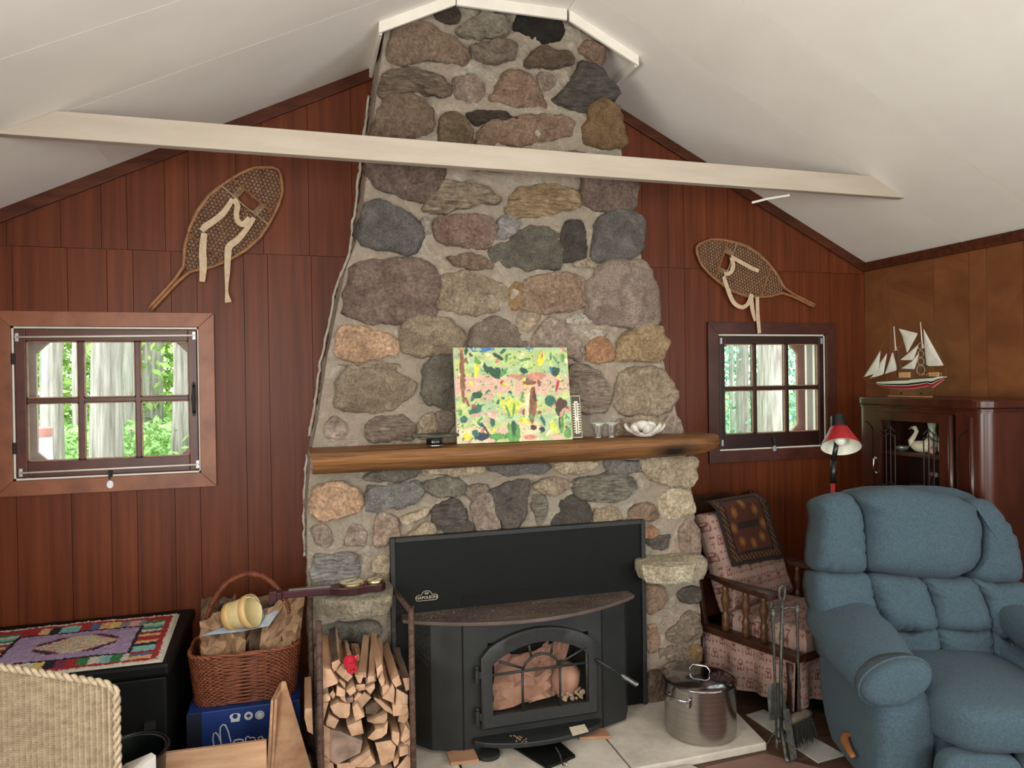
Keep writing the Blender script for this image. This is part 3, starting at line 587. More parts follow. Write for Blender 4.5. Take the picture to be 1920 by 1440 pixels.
# ================================================================== mantel log
m = MB()
def log(u, v):
    # u across the section (0 back-top ... 1 back-bottom), v along the length
    x = .022+1.90*v
    yb = -.47; d = .285-.02*v + (-.05*max(0, (v-.93)/.07)**2)
    yf = yb-d
    bot = 1.228-.004*v; top = 1.326; 
    sec = [(yb, top), (yb-.1, top), (yf+.055, top+.002), (yf+.014, top-.004), (yf, top-.02), (yf+.004, top-.045), (yf+.028, bot+.022), (yf+.07, bot+.004), (yf+.12, bot), (yb, bot)]
    t = u*(len(sec)-1); i = min(int(t), len(sec)-2); f = t-i
    y = sec[i][0]+(sec[i+1][0]-sec[i][0])*f; z = sec[i][1]+(sec[i+1][1]-sec[i][1])*f
    if v > .9: z = z+(1.30-z)*.35*((v-.9)/.1)**2 if z < 1.30 else z
    k = .006*fb((x*2.5, y*9, z*9))
    yy = y-(k if y < yb-.02 else 0)
    if v == 0: x += .05*(1.326-z)/.1*.5
    if v == 1: x += -.5*(1.326-z)
    return V((x, yy, z+(.004*fb((x*3, y*7, 4)) if z < 1.31 else 0)))
m.grid(log, 27, 160)
n0 = len(m.v); m.f.append(tuple(range(28))); m.mi.append(0); m.f.append(tuple(range(n0-28, n0))[::-1]); m.mi.append(0)
def stain(p):
    d = math.hypot((p.x-1.66)/.10, (p.z-1.262)/.035) if p.y < -.6 else 9
    d2 = math.hypot((p.x-.93)/.17, (p.z-1.235)/.03) if p.y < -.6 else 9
    k = min(1, .13+max(0, d-.35)*.8+.2*fb(p*14)); k = min(k, .5+max(0, d2-.3)*.6)
    return (max(.06, k),)*3
mant = mk('mantel_log', m, OAK, smooth=True, auto=40, colors=[stain(p) for p in m.v]); tag(mant, 'half-round oak log mantel shelf running across the stone chimney', 'mantel')
m = MB(); p = V((1.71, -.724, 1.268))
MT = 1.330
# ================================================================== hearth slabs and loose floor pieces
def slab(name, pl, z0, z1, mt, label=None, cat=None, parent=None, group=None, bev=.006):
    m = MB(); m.prism([(x, y, z0) for x, y in pl], (0, 0, z1-z0)); o = mk(name, m, mt, parent, bevel=bev)
    if label: tag(o, label, cat, group)
    return o
slab('hearth_slab', [(1.257, -.50), (1.93, -.50), (1.93, -.76), (1.885, -1.062), (1.45, -1.075), (1.252, -1.075)], 0, .035, CONC, 'pale concrete hearth slab under the steel stock pot', 'hearth slab')
slab('hearth_slab', [(.60, -.45), (1.247, -.45), (1.242, -1.30), (.60, -1.30)], 0, .034, CONC, 'concrete hearth slab in front of the wood stove door', 'hearth slab')
slab('hearth_slab', [(-.06, -.56), (.59, -.45), (.59, -1.30), (-.06, -1.30)], 0, .034, CONC, 'concrete hearth slab under the firewood rack', 'hearth slab')
slab('hearth_slab', [(1.254, -1.085), (1.50, -1.085), (1.545, -1.18), (1.50, -1.45), (1.254, -1.45)], 0, .02, CONC, 'small low concrete slab in front of the stock pot slab', 'hearth slab')
slab('floor_tile', [(1.99, -.76), (2.10, -.74), (2.17, -1.20), (2.02, -1.215)], 0.0003, .005, mat('pale_tile', '#a9a79f', '#bdbbb2', (6, 6, 6), 4, .5), 'long pale vinyl tile lying on the floor beside the recliner', 'tile', bev=.001)
slab('floor_mat', [(1.56, -1.10), (1.86, -1.085), (2.0, -1.25), (1.98, -1.5), (1.58, -1.5)], 0.0003, .004, mat('brown_sheet', '#6f5247', '#7f6156', (5, 5, 5), 4, .6), 'reddish brown flooring offcut in front of the pale hearth slab', 'flooring', bev=.001)
# ================================================================== wood stove insert
SHLF = mat('dusty_steel_top', '#3a302b', '#6a5950', (5, 9, 9), 8, .6, bump=.001, bscale=180, lo=.3, hi=.8)
DUSTF = mat('dusty_black', '#101212', '#1c1f1e', (7, 7, 7), 6, .55)
st = thing('wood_stove', 'black steel wood stove insert with arched glass door and wide surround', 'stove', (.95, -.6, .035))
def P(nm, mb, mt=BLACKM, par=None, **k): return mk(nm, mb, mt, par or st, **k)
m = MB(); m.bb((.37, -.572, .04), (1.55, -.556, .905)); P('surround_panel', m)
for a, b in (((.352, -.585, .037), (.374, -.552, .925)), ((1.545, -.585, .037), (1.567, -.552, .925)), ((.374, -.585, .903), (1.545, -.552, .925))):
    m = MB(); m.bb(a, b); P('surround_frame', m, CASTIRON, bevel=.004)
m = MB(); a = at(866, 1136, -.575); b = at(1083, 1110, -.575); m.bb((a.x, -.576, .585), (b.x, -.5725, .645)); P('air_slot', m, mat('void_black', '#020202', rough=1))
# firebox: flat front, angled cheeks
ZB, ZT = .05, .575
fx0, fx1, yq = .625, 1.262, -.755
m = MB()
for pl in ([(.44, -.573), (.44, -.64), (.50, -.715), (fx0, yq), (.735, yq), (.735, -.573)], [(1.195, -.573), (1.195, yq), (fx1, yq), (1.39, -.715), (1.435, -.64), (1.435, -.573)]):
    m.prism([(x, y, ZB) for x, y in pl], (0, 0, ZT-ZB))
m.bb((.735, yq, ZB), (1.195, -.573, .18)); m.bb((.735, yq, .488), (1.195, -.573, ZT)); P('firebox', m, DUSTF)
for x in (fx0+.002, fx1-.002):
    m = MB(); m.bb((x-.0035, yq-.0015, ZB), (x+.0035, yq+.01, ZT)); P('seam', m, mat('void_black', '#020202'))
# top shelf (bowed)
m = MB(); N = 24; arc = []
for i in range(N+1):
    t = i/N; x = .392+(1.475-.392)*t; s = math.sin(math.pi*t); arc.append((x, -.645-.175*s**.8))
m.prism([(.392, -.573, ZT)]+[(x, y, ZT) for x, y in arc]+[(1.475, -.573, ZT)], (0, 0, .016)); P('top_shelf', m, SHLF, bevel=.003)
m = MB(); rr = random.Random(12)
for k in range(420):
    t = rr.random(); x = .40+1.06*t; y = -.58-(.06+.165*math.sin(math.pi*t)**.8)*rr.random(); s_ = rr.uniform(.0007, .0018)
    m.add([(x-s_, y, ZT+.0166), (x, y-s_, ZT+.0166), (x+s_, y, ZT+.0166), (x, y+s_, ZT+.0172)], [(0, 1, 2, 3)])
P('dust_flecks', m, mat('ash_fleck', '#a89f95', '#c0b8ae', rough=.9), kind='stuff')
# lattice vents in the cheeks
for (xa_, ya_), (xb_, yb_) in (((.44, -.64), (.50, -.715)), ((1.435, -.64), (1.39, -.715))):
    m = MB(); d = V((xb_-xa_, yb_-ya_, 0)); nn = V((d.y, -d.x, 0)).normalized(); 
    if nn.y > 0: nn = -nn
    for k in range(5):
        for s in (0, 1):
            u0, u1 = (.12, .88) if s else (.88, .12); z0 = .40+k*.03
            p0 = V((xa_, ya_, z0))+d*u0+nn*.002; p1 = V((xa_, ya_, z0+.05))+d*u1+nn*.002
            m.tube([p0, p0.lerp(p1, .5)+nn*.002, p1], .0022, 5)
    P('vent_lattice', m, CASTIRON)
# door: arched cast frame, glass, came bars
dx0, dx1 = .70, 1.226; dz0, dzs, dza = .135, .435, .538
def dout(o=0, n=14):
    pl = [(dx0-o, dz0-o), (dx1+o, dz0-o), (dx1+o, dzs)]
    for i in range(1, n):
        t = i/n; x = dx1+o+(dx0-dx1-2*o)*t; pl.append((x, dzs+(dza+o-dzs)*math.sin(math.pi*t)**.62))
    pl.append((dx0-o, dzs)); return pl
outp = dout(); 
gx0, gx1, gz0, gzs, gza = .748, 1.182, .19, .40, .478
inp = [(gx0, gz0), (gx1, gz0), (gx1, gzs)] + [(gx1+(gx0-gx1)*i/14, gzs+(gza-gzs)*math.sin(math.pi*i/14)**.75) for i in range(1, 14)] + [(gx0, gzs)]
m = MB(); n = len(outp); yo, yi = yq-.034, yq-.004
vs = [V((x, yi, z)) for x, z in outp]+[V((x, yo+.006, z)) for x, z in outp]+[V((x+(.008 if x < .8 else -.008 if x > 1.1 else 0), yo, z+(.008 if z < .2 else -.008))) for x, z in outp]+[V((x, yo+.004, z)) for x, z in inp]+[V((x, yi, z)) for x, z in inp]
fs = [(r*n+i, r*n+(i+1) % n, (r+1)*n+(i+1) % n, (r+1)*n+i) for r in range(4) for i in range(n)]+[(4*n+i, 4*n+(i+1) % n, (i+1) % n, i) for i in range(n)]
m.add(vs, fs); door = P('door', m, CASTIRON, smooth=True, auto=35)
m = MB(); m.prism([(x, yo+.012, z) for x, z in inp], (0, .003, 0)); P('door_glass', m, glassmat('stove_glass', (.97, .93, .9), .16), door)
gm = (gx0+gx1)/2; yb_ = yo+.006
def came(pts, r=.0055): 
    m = MB(); m.tube([(x, yb_, z) for x, z in pts], r, 6); P('came_bar', m, CASTIRON, door, smooth=True)
ax0, ax1 = gm-.085, gm+.085
came([(gx0, .362), (gx1, .362)]); came([(ax0, gz0), (ax0, .365)]); came([(ax1, gz0), (ax1, .365)])
came([(ax0+(ax1-ax0)*i/10, .365+.062*math.sin(math.pi*i/10)**.6) for i in range(11)])
came([(gm-.045, .422), (gm-.055, .47)]); came([(gm+.045, .422), (gm+.055, .47)]); came([(ax0, .375), (gx0+.03, .415)]); came([(ax1, .375), (gx1-.01, .43)]); came([(gx1-.008, gz0), (gx1-.008, .42)])
for z in (.365, .19):
    m = MB(); m.cyl((dx0-.018, yo+.012, z-.028), (dx0-.018, yo+.012, z+.028), .011, n=12); m.box((dx0-.006, yo+.016, z), (.03, .014, .03)); m.ell((dx0-.018, yo+.012, z+.032), (.008, .008, .008), 8, 6); P('hinge', m, CASTIRON, door, smooth=True, auto=40)
m = MB(); h0 = V((dx1-.012, yo-.004, .375)); h1 = at(1196, 1285, -.86)
m.tube([h0, h0.lerp(h1, .6)], [.007, .005], 8); hd = P('door_handle', m, CASTIRON, door, smooth=True)
m = MB(); pts = []
for i in range(110):
    t = i/109; c = h0.lerp(h1, .6+.4*t); r = .011 if .08 < t < .94 else .006; a = t*13*2*math.pi
    dr = (h1-h0).normalized(); u = dr.orthogonal().normalized(); q = dr.cross(u); pts.append(c+u*r*math.cos(a)+q*r*math.sin(a))
m.tube(pts, .0018, 5); P('spring_grip', m, CHROME, door, smooth=True)
# ash lip, feet, wedges
m = MB(); arc = [(.665+(1.245-.665)*i/16, yq-.03-.085*math.sin(math.pi*i/16)**.7) for i in range(17)]
m.prism([(.665, yq+.001, .075)]+[(x, y, .075) for x, y in arc]+[(1.245, yq+.001, .075)], (0, 0, .022)); lip = P('ash_lip', m, DUSTF, bevel=.004)
m = MB(); a = atz(1068, 1364, .0975); m.prism([tuple(atz(x, y, .0975)) for x, y in ((1067, 1364), (1096, 1358), (1104, 1372), (1074, 1380))], (0, 0, .001)); P('paper_scrap', m, mat('old_paper', '#cfc3b2', '#b9ac98', (60, 60, 60), 5, .9), lip)
m = MB(); rr = random.Random(2)
for k in range(16):
    c = atz(970+rr.uniform(-14, 18), 1385+rr.uniform(-6, 6), .098); m.ell(c, (.004, .004, .002), 6, 4)
P('ash_crumbs', m, mat('crumbs', '#a8875a', '#7b6140', (50, 50, 50), 3, .9), lip, kind='stuff')
m = MB(); a = .80; m.prism([(.80, -.70, .036), (.92, -.98, .036), (1.06, -.93, .036), (1.02, -.70, .036)], (0, 0, .012)); P('ash_drawer', m, BLACKM, bevel=.002)
m = MB(); m.tube([(.985, -.86, .05), (.985, -.90, .075), (.985, -.95, .07), (.985, -.985, .045), (.995, -1.0, .05), (1.0, -.985, .06)], .004, 6); P('drawer_pull', m, CHROME, smooth=True)
m = MB(); m.lathe([(.05, .035), (.05, .05), (.044, .052)], (.72, -.80, 0), 20); P('leveling_foot', m, CASTIRON)
WEDGE = mat('cut_fir', '#8f6a4e', '#a98262', (3, 20, 20), 5, .7)
for n_, pl in (('wedge', [(.555, -.83), (.67, -.84), (.67, -.74), (.555, -.74)]), ('wedge', [(1.13, -.80), (1.262, -.83), (1.265, -.74), (1.13, -.74)])):
    m = MB(); vs = [V((x, y, .0355)) for x, y in pl]+[V((x, y, .0485 if (i in (0, 3)) else .049)) for i, (x, y) in enumerate(pl)]
    m.add(vs, [(0, 1, 2, 3), (4, 5, 6, 7), (0, 1, 5, 4), (1, 2, 6, 5), (2, 3, 7, 6), (3, 0, 4, 7)]); tag(mk('wood_wedge', m, WEDGE), 'thin fir shim under the %s front of the wood stove' % ('left' if pl[0][0] < 1 else 'right'), 'wedge')
# name plate
LETT = mat('badge_line', '#b8ad98', '#c8bda8', rough=.5)
bc = at(800, 1119, -.573); U = .019
def txt(body, loc, size, mt, parent, rx=90, rz=0, ext=.0006, name='lettering', align='CENTER', shear=0):
    cu = bpy.data.curves.new(name, 'FONT'); cu.body = body; cu.size = size; cu.extrude = ext; cu.align_x = align; cu.align_y = 'CENTER'; cu.shear = shear; cu.resolution_u = 4
    t = bpy.data.objects.new(name, cu); COL.objects.link(t); dg = bpy.context.evaluated_depsgraph_get(); me = bpy.data.meshes.new_from_object(t.evaluated_get(dg)); bpy.data.objects.remove(t)
    M_ = Matrix.Translation(V(loc)) @ (rotm(0, 0, rz).to_4x4()) @ (rotm(rx, 0, 0).to_4x4())
    me.transform((PMAT.get(parent.name) or Matrix()).inverted() @ M_ if parent else M_); me.materials.clear(); me.materials.append(mt)
    o = bpy.data.objects.new(name, me); COL.objects.link(o)
    if parent: o.parent = parent
    return o
txt('NAPOLEON', (bc.x, -.5735, bc.z-.003), .0175, LETT, st, name='badge_lettering')
m = MB(); pts = []
bw, bh = .049, .0135
for i in range(9): a = -math.pi/2+math.pi*i/8; pts.append((bc.x+bw-.012+.012*math.cos(a), bc.z-.003+bh*.9*math.sin(a)))
for i in range(9): a = math.pi*i/8; pts.append((bc.x+.022*math.cos(a), bc.z+.010+.017*math.sin(a)))
for i in range(9): a = math.pi/2+math.pi*i/8; pts.append((bc.x-bw+.012+.012*math.cos(a), bc.z-.003+bh*.9*math.sin(a)))
m.tube([(x, -.574, z) for x, z in pts], .0011, 5, closed=True); 
m.tube([(bc.x-.007, -.574, bc.z+.013), (bc.x-.009, -.574, bc.z+.019), (bc.x-.004, -.574, bc.z+.016), (bc.x, -.574, bc.z+.022), (bc.x+.004, -.574, bc.z+.016), (bc.x+.009, -.574, bc.z+.019), (bc.x+.007, -.574, bc.z+.013)], .0013, 5, closed=True)
P('badge_outline', m, LETT)
# crumpled brown paper in the firebox, partly standing in for reflections on the glass
KRAFT = mat('kraft_paper', '#8a6c5e', '#a88a7a', (9, 9, 9), 5, .85)
def crumple(name, P0, U_, W_, nrm, amp, seed, mt, n=14, parent=None, label=None, cat=None, group=None, sc=9):
    m = MB(); P0, U_, W_, nrm = V(P0), V(U_), V(W_), V(nrm).normalized(); rc_ = random.Random(seed*13+1); n = 9
    G = [[P0+U_*((i+rc_.uniform(-.32, .32)*(0 < i < n))/n)+W_*((j+rc_.uniform(-.32, .32)*(0 < j < n)+(rc_.uniform(-.6, .5) if j == n else 0))/n)+nrm*amp*rc_.uniform(-.55, .75) for i in range(n+1)] for j in range(n+1)]
    vs = [p for r in G for p in r]; K_ = len(vs); fs = []
    for j in range(n):
        for i in range(n):
            a_, b_, c_, d_ = j*(n+1)+i, j*(n+1)+i+1, (j+1)*(n+1)+i+1, (j+1)*(n+1)+i
            fs += [(a_, b_, c_), (a_, c_, d_)] if rc_.random() < .5 else [(a_, b_, d_), (b_, c_, d_)]
    m.add(vs, fs); m.add([p-nrm*.0012 for p in vs], fs); o = mk(name, m, mt, parent)
    if label: tag(o, label, cat, group)
    return o
yin = -.742

crumple('paper_sheet', (.76, -.73, .185), (.27, .02, .02), (.04, .10, .19), (0, -1, .2), .03, 3, KRAFT, label='crumpled brown paper at the left behind the stove glass', cat='paper', group='paper in the stove', sc=7)
crumple('paper_sheet', (.93, -.70, .185), (.14, .02, .01), (.10, .08, .22), (0, -1, .2), .022, 8, KRAFT, label='folded brown paper strip in the middle behind the stove glass', cat='paper', group='paper in the stove', sc=5)
m = MB(); m.lathe([(.001, 0), (.05, .004), (.062, .02), (.066, .07), (.055, .12), (.02, .14)], (1.10, -.66, .2), 20, R=rotm(20, 10, 0)); tag(mk('paper_ball', m, KRAFT, smooth=True), 'rounded wad of brown paper at the right behind the stove glass', 'paper')
m = MB(); rr = random.Random(4)
for k in range(60): m.ell((1.12+rr.uniform(-.05, .06), -.72+rr.uniform(-.02, .05), .186+rr.uniform(0, .03)), (rr.uniform(.005, .011),)*3, 6, 4, amp=.4, seed=k)
tag(mk('wood_chips', m, mat('ash_chips', '#8d8372', '#c0b49c', (60, 60, 60), 3, .95), kind='stuff'), 'pale ash and chips in the lower right corner of the firebox', 'ash')
# ================================================================== on the mantel
# painting leaning on the stone
pa, pb, pc, pd = at(850, 652, -.60), at(1062, 651, -.60), at(1072, 822, -.665), at(857, 828, -.665)
pt = thing('canvas_painting', 'loose green and pink garden painting on canvas leaning on the mantel', 'painting', ((pc.x+pd.x)/2, -.665, MT))
w0 = pb.x-pa.x; z0 = MT+.001; z1 = pa.z; x0 = (pa.x+pd.x)/2
PX, PZ = V((w0, 0, 0)), V((0, .06, z1-z0)); O = V((x0, -.668, z0)); nn = PX.cross(PZ).normalized()
if nn.y > 0: nn = -nn
m = MB(); m.prism([O, O+PX, O+PX+PZ, O+PZ], -nn*.018); mk('canvas_edge', m, mat('canvas', '#e4dfcf', '#d6d0bd', rough=.9), pt)
rr = random.Random(11); NX, NY = 150, 120
PG = {k: lin(v) for k, v in dict(lg='#c9d98a', pg='#b9d3a0', pk='#e6b9a6', cr='#ecdcae', gr='#5c9a4a', dg='#1f5238', br='#8a5a3c', db='#4f2d1e', yl='#f0dc3c', rd='#c03040', bl='#3d74b8', ly='#d5de5a', te='#2d6a58', na='#1d2a48', sa='#cf8a78', wh='#dfe8d8').items()}
img = [[None]*(NX+1) for _ in range(NY+1)]
for j in range(NY+1):
    for i in range(NX+1):
        u, v = i/NX, 1-j/NY   # v from the top
        n1 = fb((u*4, v*7, 2)); n2 = fb((u*9, v*14, 7))
        base = 'lg'
        if v < .035+.03*n1: base = 'bl' if (.05 < u < .35 or .55 < u < .7) and n2 > 0 else 'pg'
        elif v < .30: base = 'lg' if n1 > -.1 else 'pg'
        elif v < .50+.05*n1: base = 'pk' if n2 > -.25 else 'cr'
        elif v < .8: base = 'pg' if n1 > .05 else ('lg' if n2 > -.1 else 'pk')
        else: base = 'cr' if n1 > -.05 else ('pk' if n2 > .1 else 'lg')
        if u > .72 and v > .52 and n1 > -.1 and base != 'pg': base = 'pg'
        c = V(PG[base]); n3 = fb((u*30, v*34, 11)); img[j][i] = (c*(.74+.2*n2+.16*n3)) if n3 < .42 else V(PG['gr'])*.8
def blob(u, v, a, b, ang, colr, k=1.0):
    c = V(PG[colr]); ca, sa_ = math.cos(rad(ang)), math.sin(rad(ang))
    for j in range(NY+1):
        for i in range(NX+1):
            du = i/NX-u; dv = ((1-j/NY)-v)*.82
            p = (du*ca+dv*sa_)/a; q = (-du*sa_+dv*ca)/b
            if p*p+q*q < 1+.55*fb((i*.11, j*.11, u*9)): img[j][i] = c*(.8+.4*fb((i*.2, j*.2, 3)))*k
for k in range(90): blob(rr.random(), rr.random(), rr.uniform(.006, .022), rr.uniform(.015, .05), rr.uniform(-60, 60), rr.choice(['gr', 'gr', 'dg', 'ly', 'pg', 'sa', 'cr', 'te', 'br', 'yl']))
for t in ((.065,.28,.022,.24,0,'br'),(.19,.22,.02,.055,0,'yl'),(.76,.135,.028,.055,20,'yl'),(.77,.09,.008,.022,10,'rd'),(.38,.1,.05,.018,35,'dg'),(.45,.12,.015,.04,10,'gr'),(.27,.22,.018,.055,-20,'dg'),(.33,.27,.03,.06,-40,'dg'),(.37,.27,.03,.06,0,'dg'),(.42,.27,.02,.055,40,'gr'),(.60,.25,.035,.025,20,'dg'),(.88,.26,.04,.045,30,'dg'),(.84,.24,.01,.03,0,'bl'),(.52,.31,.07,.02,5,'sa'),(.70,.31,.09,.035,0,'sa'),(.40,.37,.02,.012,-50,'rd'),(.89,.42,.013,.055,15,'rd'),(.64,.38,.06,.02,0,'br'),(.66,.60,.035,.16,5,'br'),(.61,.62,.02,.14,4,'cr'),(.68,.52,.014,.05,0,'db'),(.19,.5,.04,.03,0,'dg'),(.17,.65,.06,.035,-30,'te'),(.15,.62,.025,.02,0,'br'),(.42,.62,.03,.07,-35,'ly'),(.47,.62,.03,.08,0,'ly'),(.52,.64,.03,.07,30,'ly'),(.44,.68,.012,.06,-15,'gr'),(.49,.67,.012,.06,10,'gr'),(.82,.58,.045,.05,30,'te'),(.92,.61,.05,.05,-20,'db'),(.90,.66,.02,.04,10,'db'),(.48,.92,.055,.1,0,'gr'),(.48,.85,.02,.06,0,'dg'),(.2,.93,.06,.035,0,'na'),(.15,.9,.03,.03,0,'te'),(.08,.93,.03,.03,0,'yl'),(.35,.94,.09,.025,0,'gr'),(.24,.86,.01,.06,-30,'na'),(.30,.79,.02,.04,0,'te'),(.57,.78,.035,.025,0,'yl'),(.66,.86,.03,.022,0,'db'),(.73,.88,.028,.022,25,'na'),(.74,.78,.015,.05,-20,'te'),(.84,.86,.03,.07,-25,'ly'),(.91,.84,.02,.08,10,'gr'),(.89,.82,.008,.05,0,'na'),(.96,.93,.03,.05,20,'gr'),(.03,.68,.02,.03,0,'gr'),(.2,.15,.03,.02,20,'gr'),(.62,.13,.05,.012,-10,'gr'),(.96,.3,.015,.06,0,'pg'),(.3,.72,.06,.02,20,'pk'),(.06,.75,.03,.03,0,'te'),(.64,.74,.02,.02,0,'gr'),(.62,.96,.06,.02,0,'sa')): blob(*t)
m = MB(); cols = []
m.grid(lambda u, v: O+PX*u+PZ*v+nn*(.0008+.0022*max(0, fb((u*22, v*18, 5)))), NX, NY)
for j in range(NY+1):
    for i in range(NX+1): cols.append(tuple(min(1, max(0, x)) for x in img[j][i]))
mk('painted_surface', m, mat('oil_paint', '#ffffff', attr=True, rough=.5), pt, smooth=True, colors=cols)
# thermometer
a = at(1082, 822, -.65); th = thing('wall_thermometer', 'narrow framed thermometer standing beside the painting', 'thermometer', (a.x+.01, -.65, MT))
R_ = rotm(-8, 0, 0); tx = a.x+.004
def tb(c, d, mt, n): m = MB(); m.box(V((tx, -.645, MT+.002))+R_ @ V(c), d, R_); mk(n, m, mt, th)
tb((0, 0, .1), (.048, .008, .196), mat('therm_frame', '#8c8269', '#a09679', rough=.5), 'frame'); tb((0, -.005, .1), (.037, .003, .184), mat('therm_dark', '#2d2a20', '#3a362a', rough=.5), 'back_plate')
tb((0, -.007, .095), (.017, .002, .15), mat('therm_scale', '#d9d2bd', rough=.6), 'scale'); m = MB(); m.cyl(V((tx, -.645, MT))+R_ @ V((0, -.009, .03)), V((tx, -.645, MT))+R_ @ V((0, -.009, .165)), .0022, n=8); m.ell(V((tx, -.645, MT))+R_ @ V((0, -.009, .026)), (.006, .004, .006), 10, 6); mk('glass_tube', m, CHROME, th, smooth=True)
m = MB()
for k in range(12):
    for s in (-1, 1): m.box(V((tx, -.645, MT+.002))+R_ @ V((s*.0135, -.0072, .03+k*.0115)), (.006, .001, .005), R_)
mk('tick_marks', m, mat('tick', '#e6dfc8', rough=.6), th)
# two drinking glasses
CLEAR = glassmat('clear_glass', (.96, .97, .97), .12, .05, const=.17)
for px_, lb in ((1122, 'clear tumbler on the mantel next to the thermometer'), (1147, 'clear tumbler on the mantel next to the shell bowl')):
    p = at(px_, 819, -.68); g = thing('drinking_glass', lb, 'glass', (p.x, -.68, MT), group='glasses on the mantel')
    m = MB(); m.lathe([(.020, .002), (.023, .03), (.031, .062), (.0325, .07), (.031, .07), (.029, .062), (.021, .03), (.018, .012), (.001, .010)], (p.x, -.68, MT), 20); mk('tumbler', m, CLEAR, g, smooth=True)
    m = MB(); m.lathe([(.020, .001), (.021, .012), (.001, .013)], (p.x, -.68, MT), 20); mk('thick_base', m, CLEAR, g, smooth=True)
    m = MB(); m.tube([(p.x+.0318*math.cos(i*.314), -.68+.0318*math.sin(i*.314), MT+.0702) for i in range(20)], .0012, 5, closed=True); mk('rim', m, mat('glass_rim', '#c9cfc9', rough=.1), g, smooth=True)
# scalloped bowl with white stones
p = at(1208, 818, -.66); CER = mat('unglazed_ceramic', '#b9b4a8', '#d8d3c8', (25, 25, 25), 6, .7, bump=.002, bscale=60)
bo = thing('petal_bowl', 'grey-white petal-edged ceramic bowl on the right of the mantel', 'bowl', (p.x, -.66, MT))
m = MB(); m.lathe([(.001, .002), (.035, .001), (.052, .012), (.058, .022), (.05, .022), (.03, .014), (.001, .012)], (p.x, -.66, MT), 28); mk('dish', m, CER, bo, smooth=True)
for k in range(9):
    a = k*2*math.pi/9+.2; u = V((math.cos(a), math.sin(a), 0)); c = V((p.x, -.66, MT+.018))+u*.05
    m = MB(); m.tube([c-u*.012, c+u*.012+V((0, 0, .006)), c+u*.030+V((0, 0, .018)), c+u*.042+V((0, 0, .034)), c+u*.044+V((0, 0, .044))], [.014, .017, .018, .015, .006], 10, flat=.45); mk('petal', m, CER, bo, smooth=True)
EGG = mat('white_stone', '#c6c2b8', '#dedad2', (30, 30, 30), 5, .75, bump=.001, bscale=70)
for k, (dx, dy, dz, r, e) in enumerate(((-.012, -.01, .052, .03, 1.25), (.03, .0, .05, .026, 1.1), (-.045, .0, .045, .022, 1.1), (.01, -.035, .038, .026, 1.15), (.012, .03, .05, .024, 1))):
    m = MB(); m.ell((p.x+dx, -.66+dy, MT+dz), (r*e, r, r*.85), 16, 10, amp=.18, seed=k); tag(mk('white_stone', m, EGG, smooth=True), ['white oval stone at the middle top of the petal bowl', 'white stone at the right in the petal bowl', 'small white stone at the left in the petal bowl', 'white stone at the front of the petal bowl', 'white stone at the back of the petal bowl'][k], 'stone', 'stones in the bowl')
# dark leaf-shaped dish on a small black tin
p = at(815, 834, -.70); lf = thing('leaf_tray', 'dark pointed metal leaf tray lying left of the painting', 'tray', (p.x, -.62, MT+.034))
m = MB(); L_, Rr = at(768, 818, -.62).x, at(859, 818, -.62).x-.004
pl = [(L_, 0), (L_+.05, -.018), (L_+.1, -.035), ((L_+Rr)/2+.02, -.045), (Rr-.03, -.032), (Rr, -.006), (Rr, .006), (Rr-.03, .03), ((L_+Rr)/2, .042), (L_+.08, .03)]
m.puff([(x, y-.66) for x, y in pl], (0, 0, MT+.040), (1, 0, 0), (0, 1, 0), (0, 0, 1), .010, .006, n=40, smooth=True, amp=.003, seed=4, nscale=20); mk('leaf_plate', m, mat('bronze_dark', '#33352c', '#4c4d40', (30, 30, 30), 5, .5, metal=.3), lf, smooth=True)
m = MB(); m.tube([(Rr-.006, -.66, MT+.044), (Rr-.004, -.66, MT+.056), (Rr-.001, -.66, MT+.062)], .0025, 6); mk('stem', m, CASTIRON, lf, smooth=True)
tn = thing('black_tin', 'small round black tin with silver rim under the leaf tray', 'tin', (p.x, -.66, MT))
m = MB(); m.lathe([(.034, .003), (.036, .006), (.036, .024), (.033, .03)], (p.x, -.70, MT), 24); mk('tin_body', m, mat('gloss_black', '#0b0b0c', rough=.15), tn, smooth=True, auto=40)
m = MB(); m.lathe([(.035, .0), (.037, .001), (.037, .005), (.035, .006)], (p.x, -.70, MT), 24); mk('rim', m, CHROME, tn, smooth=True)
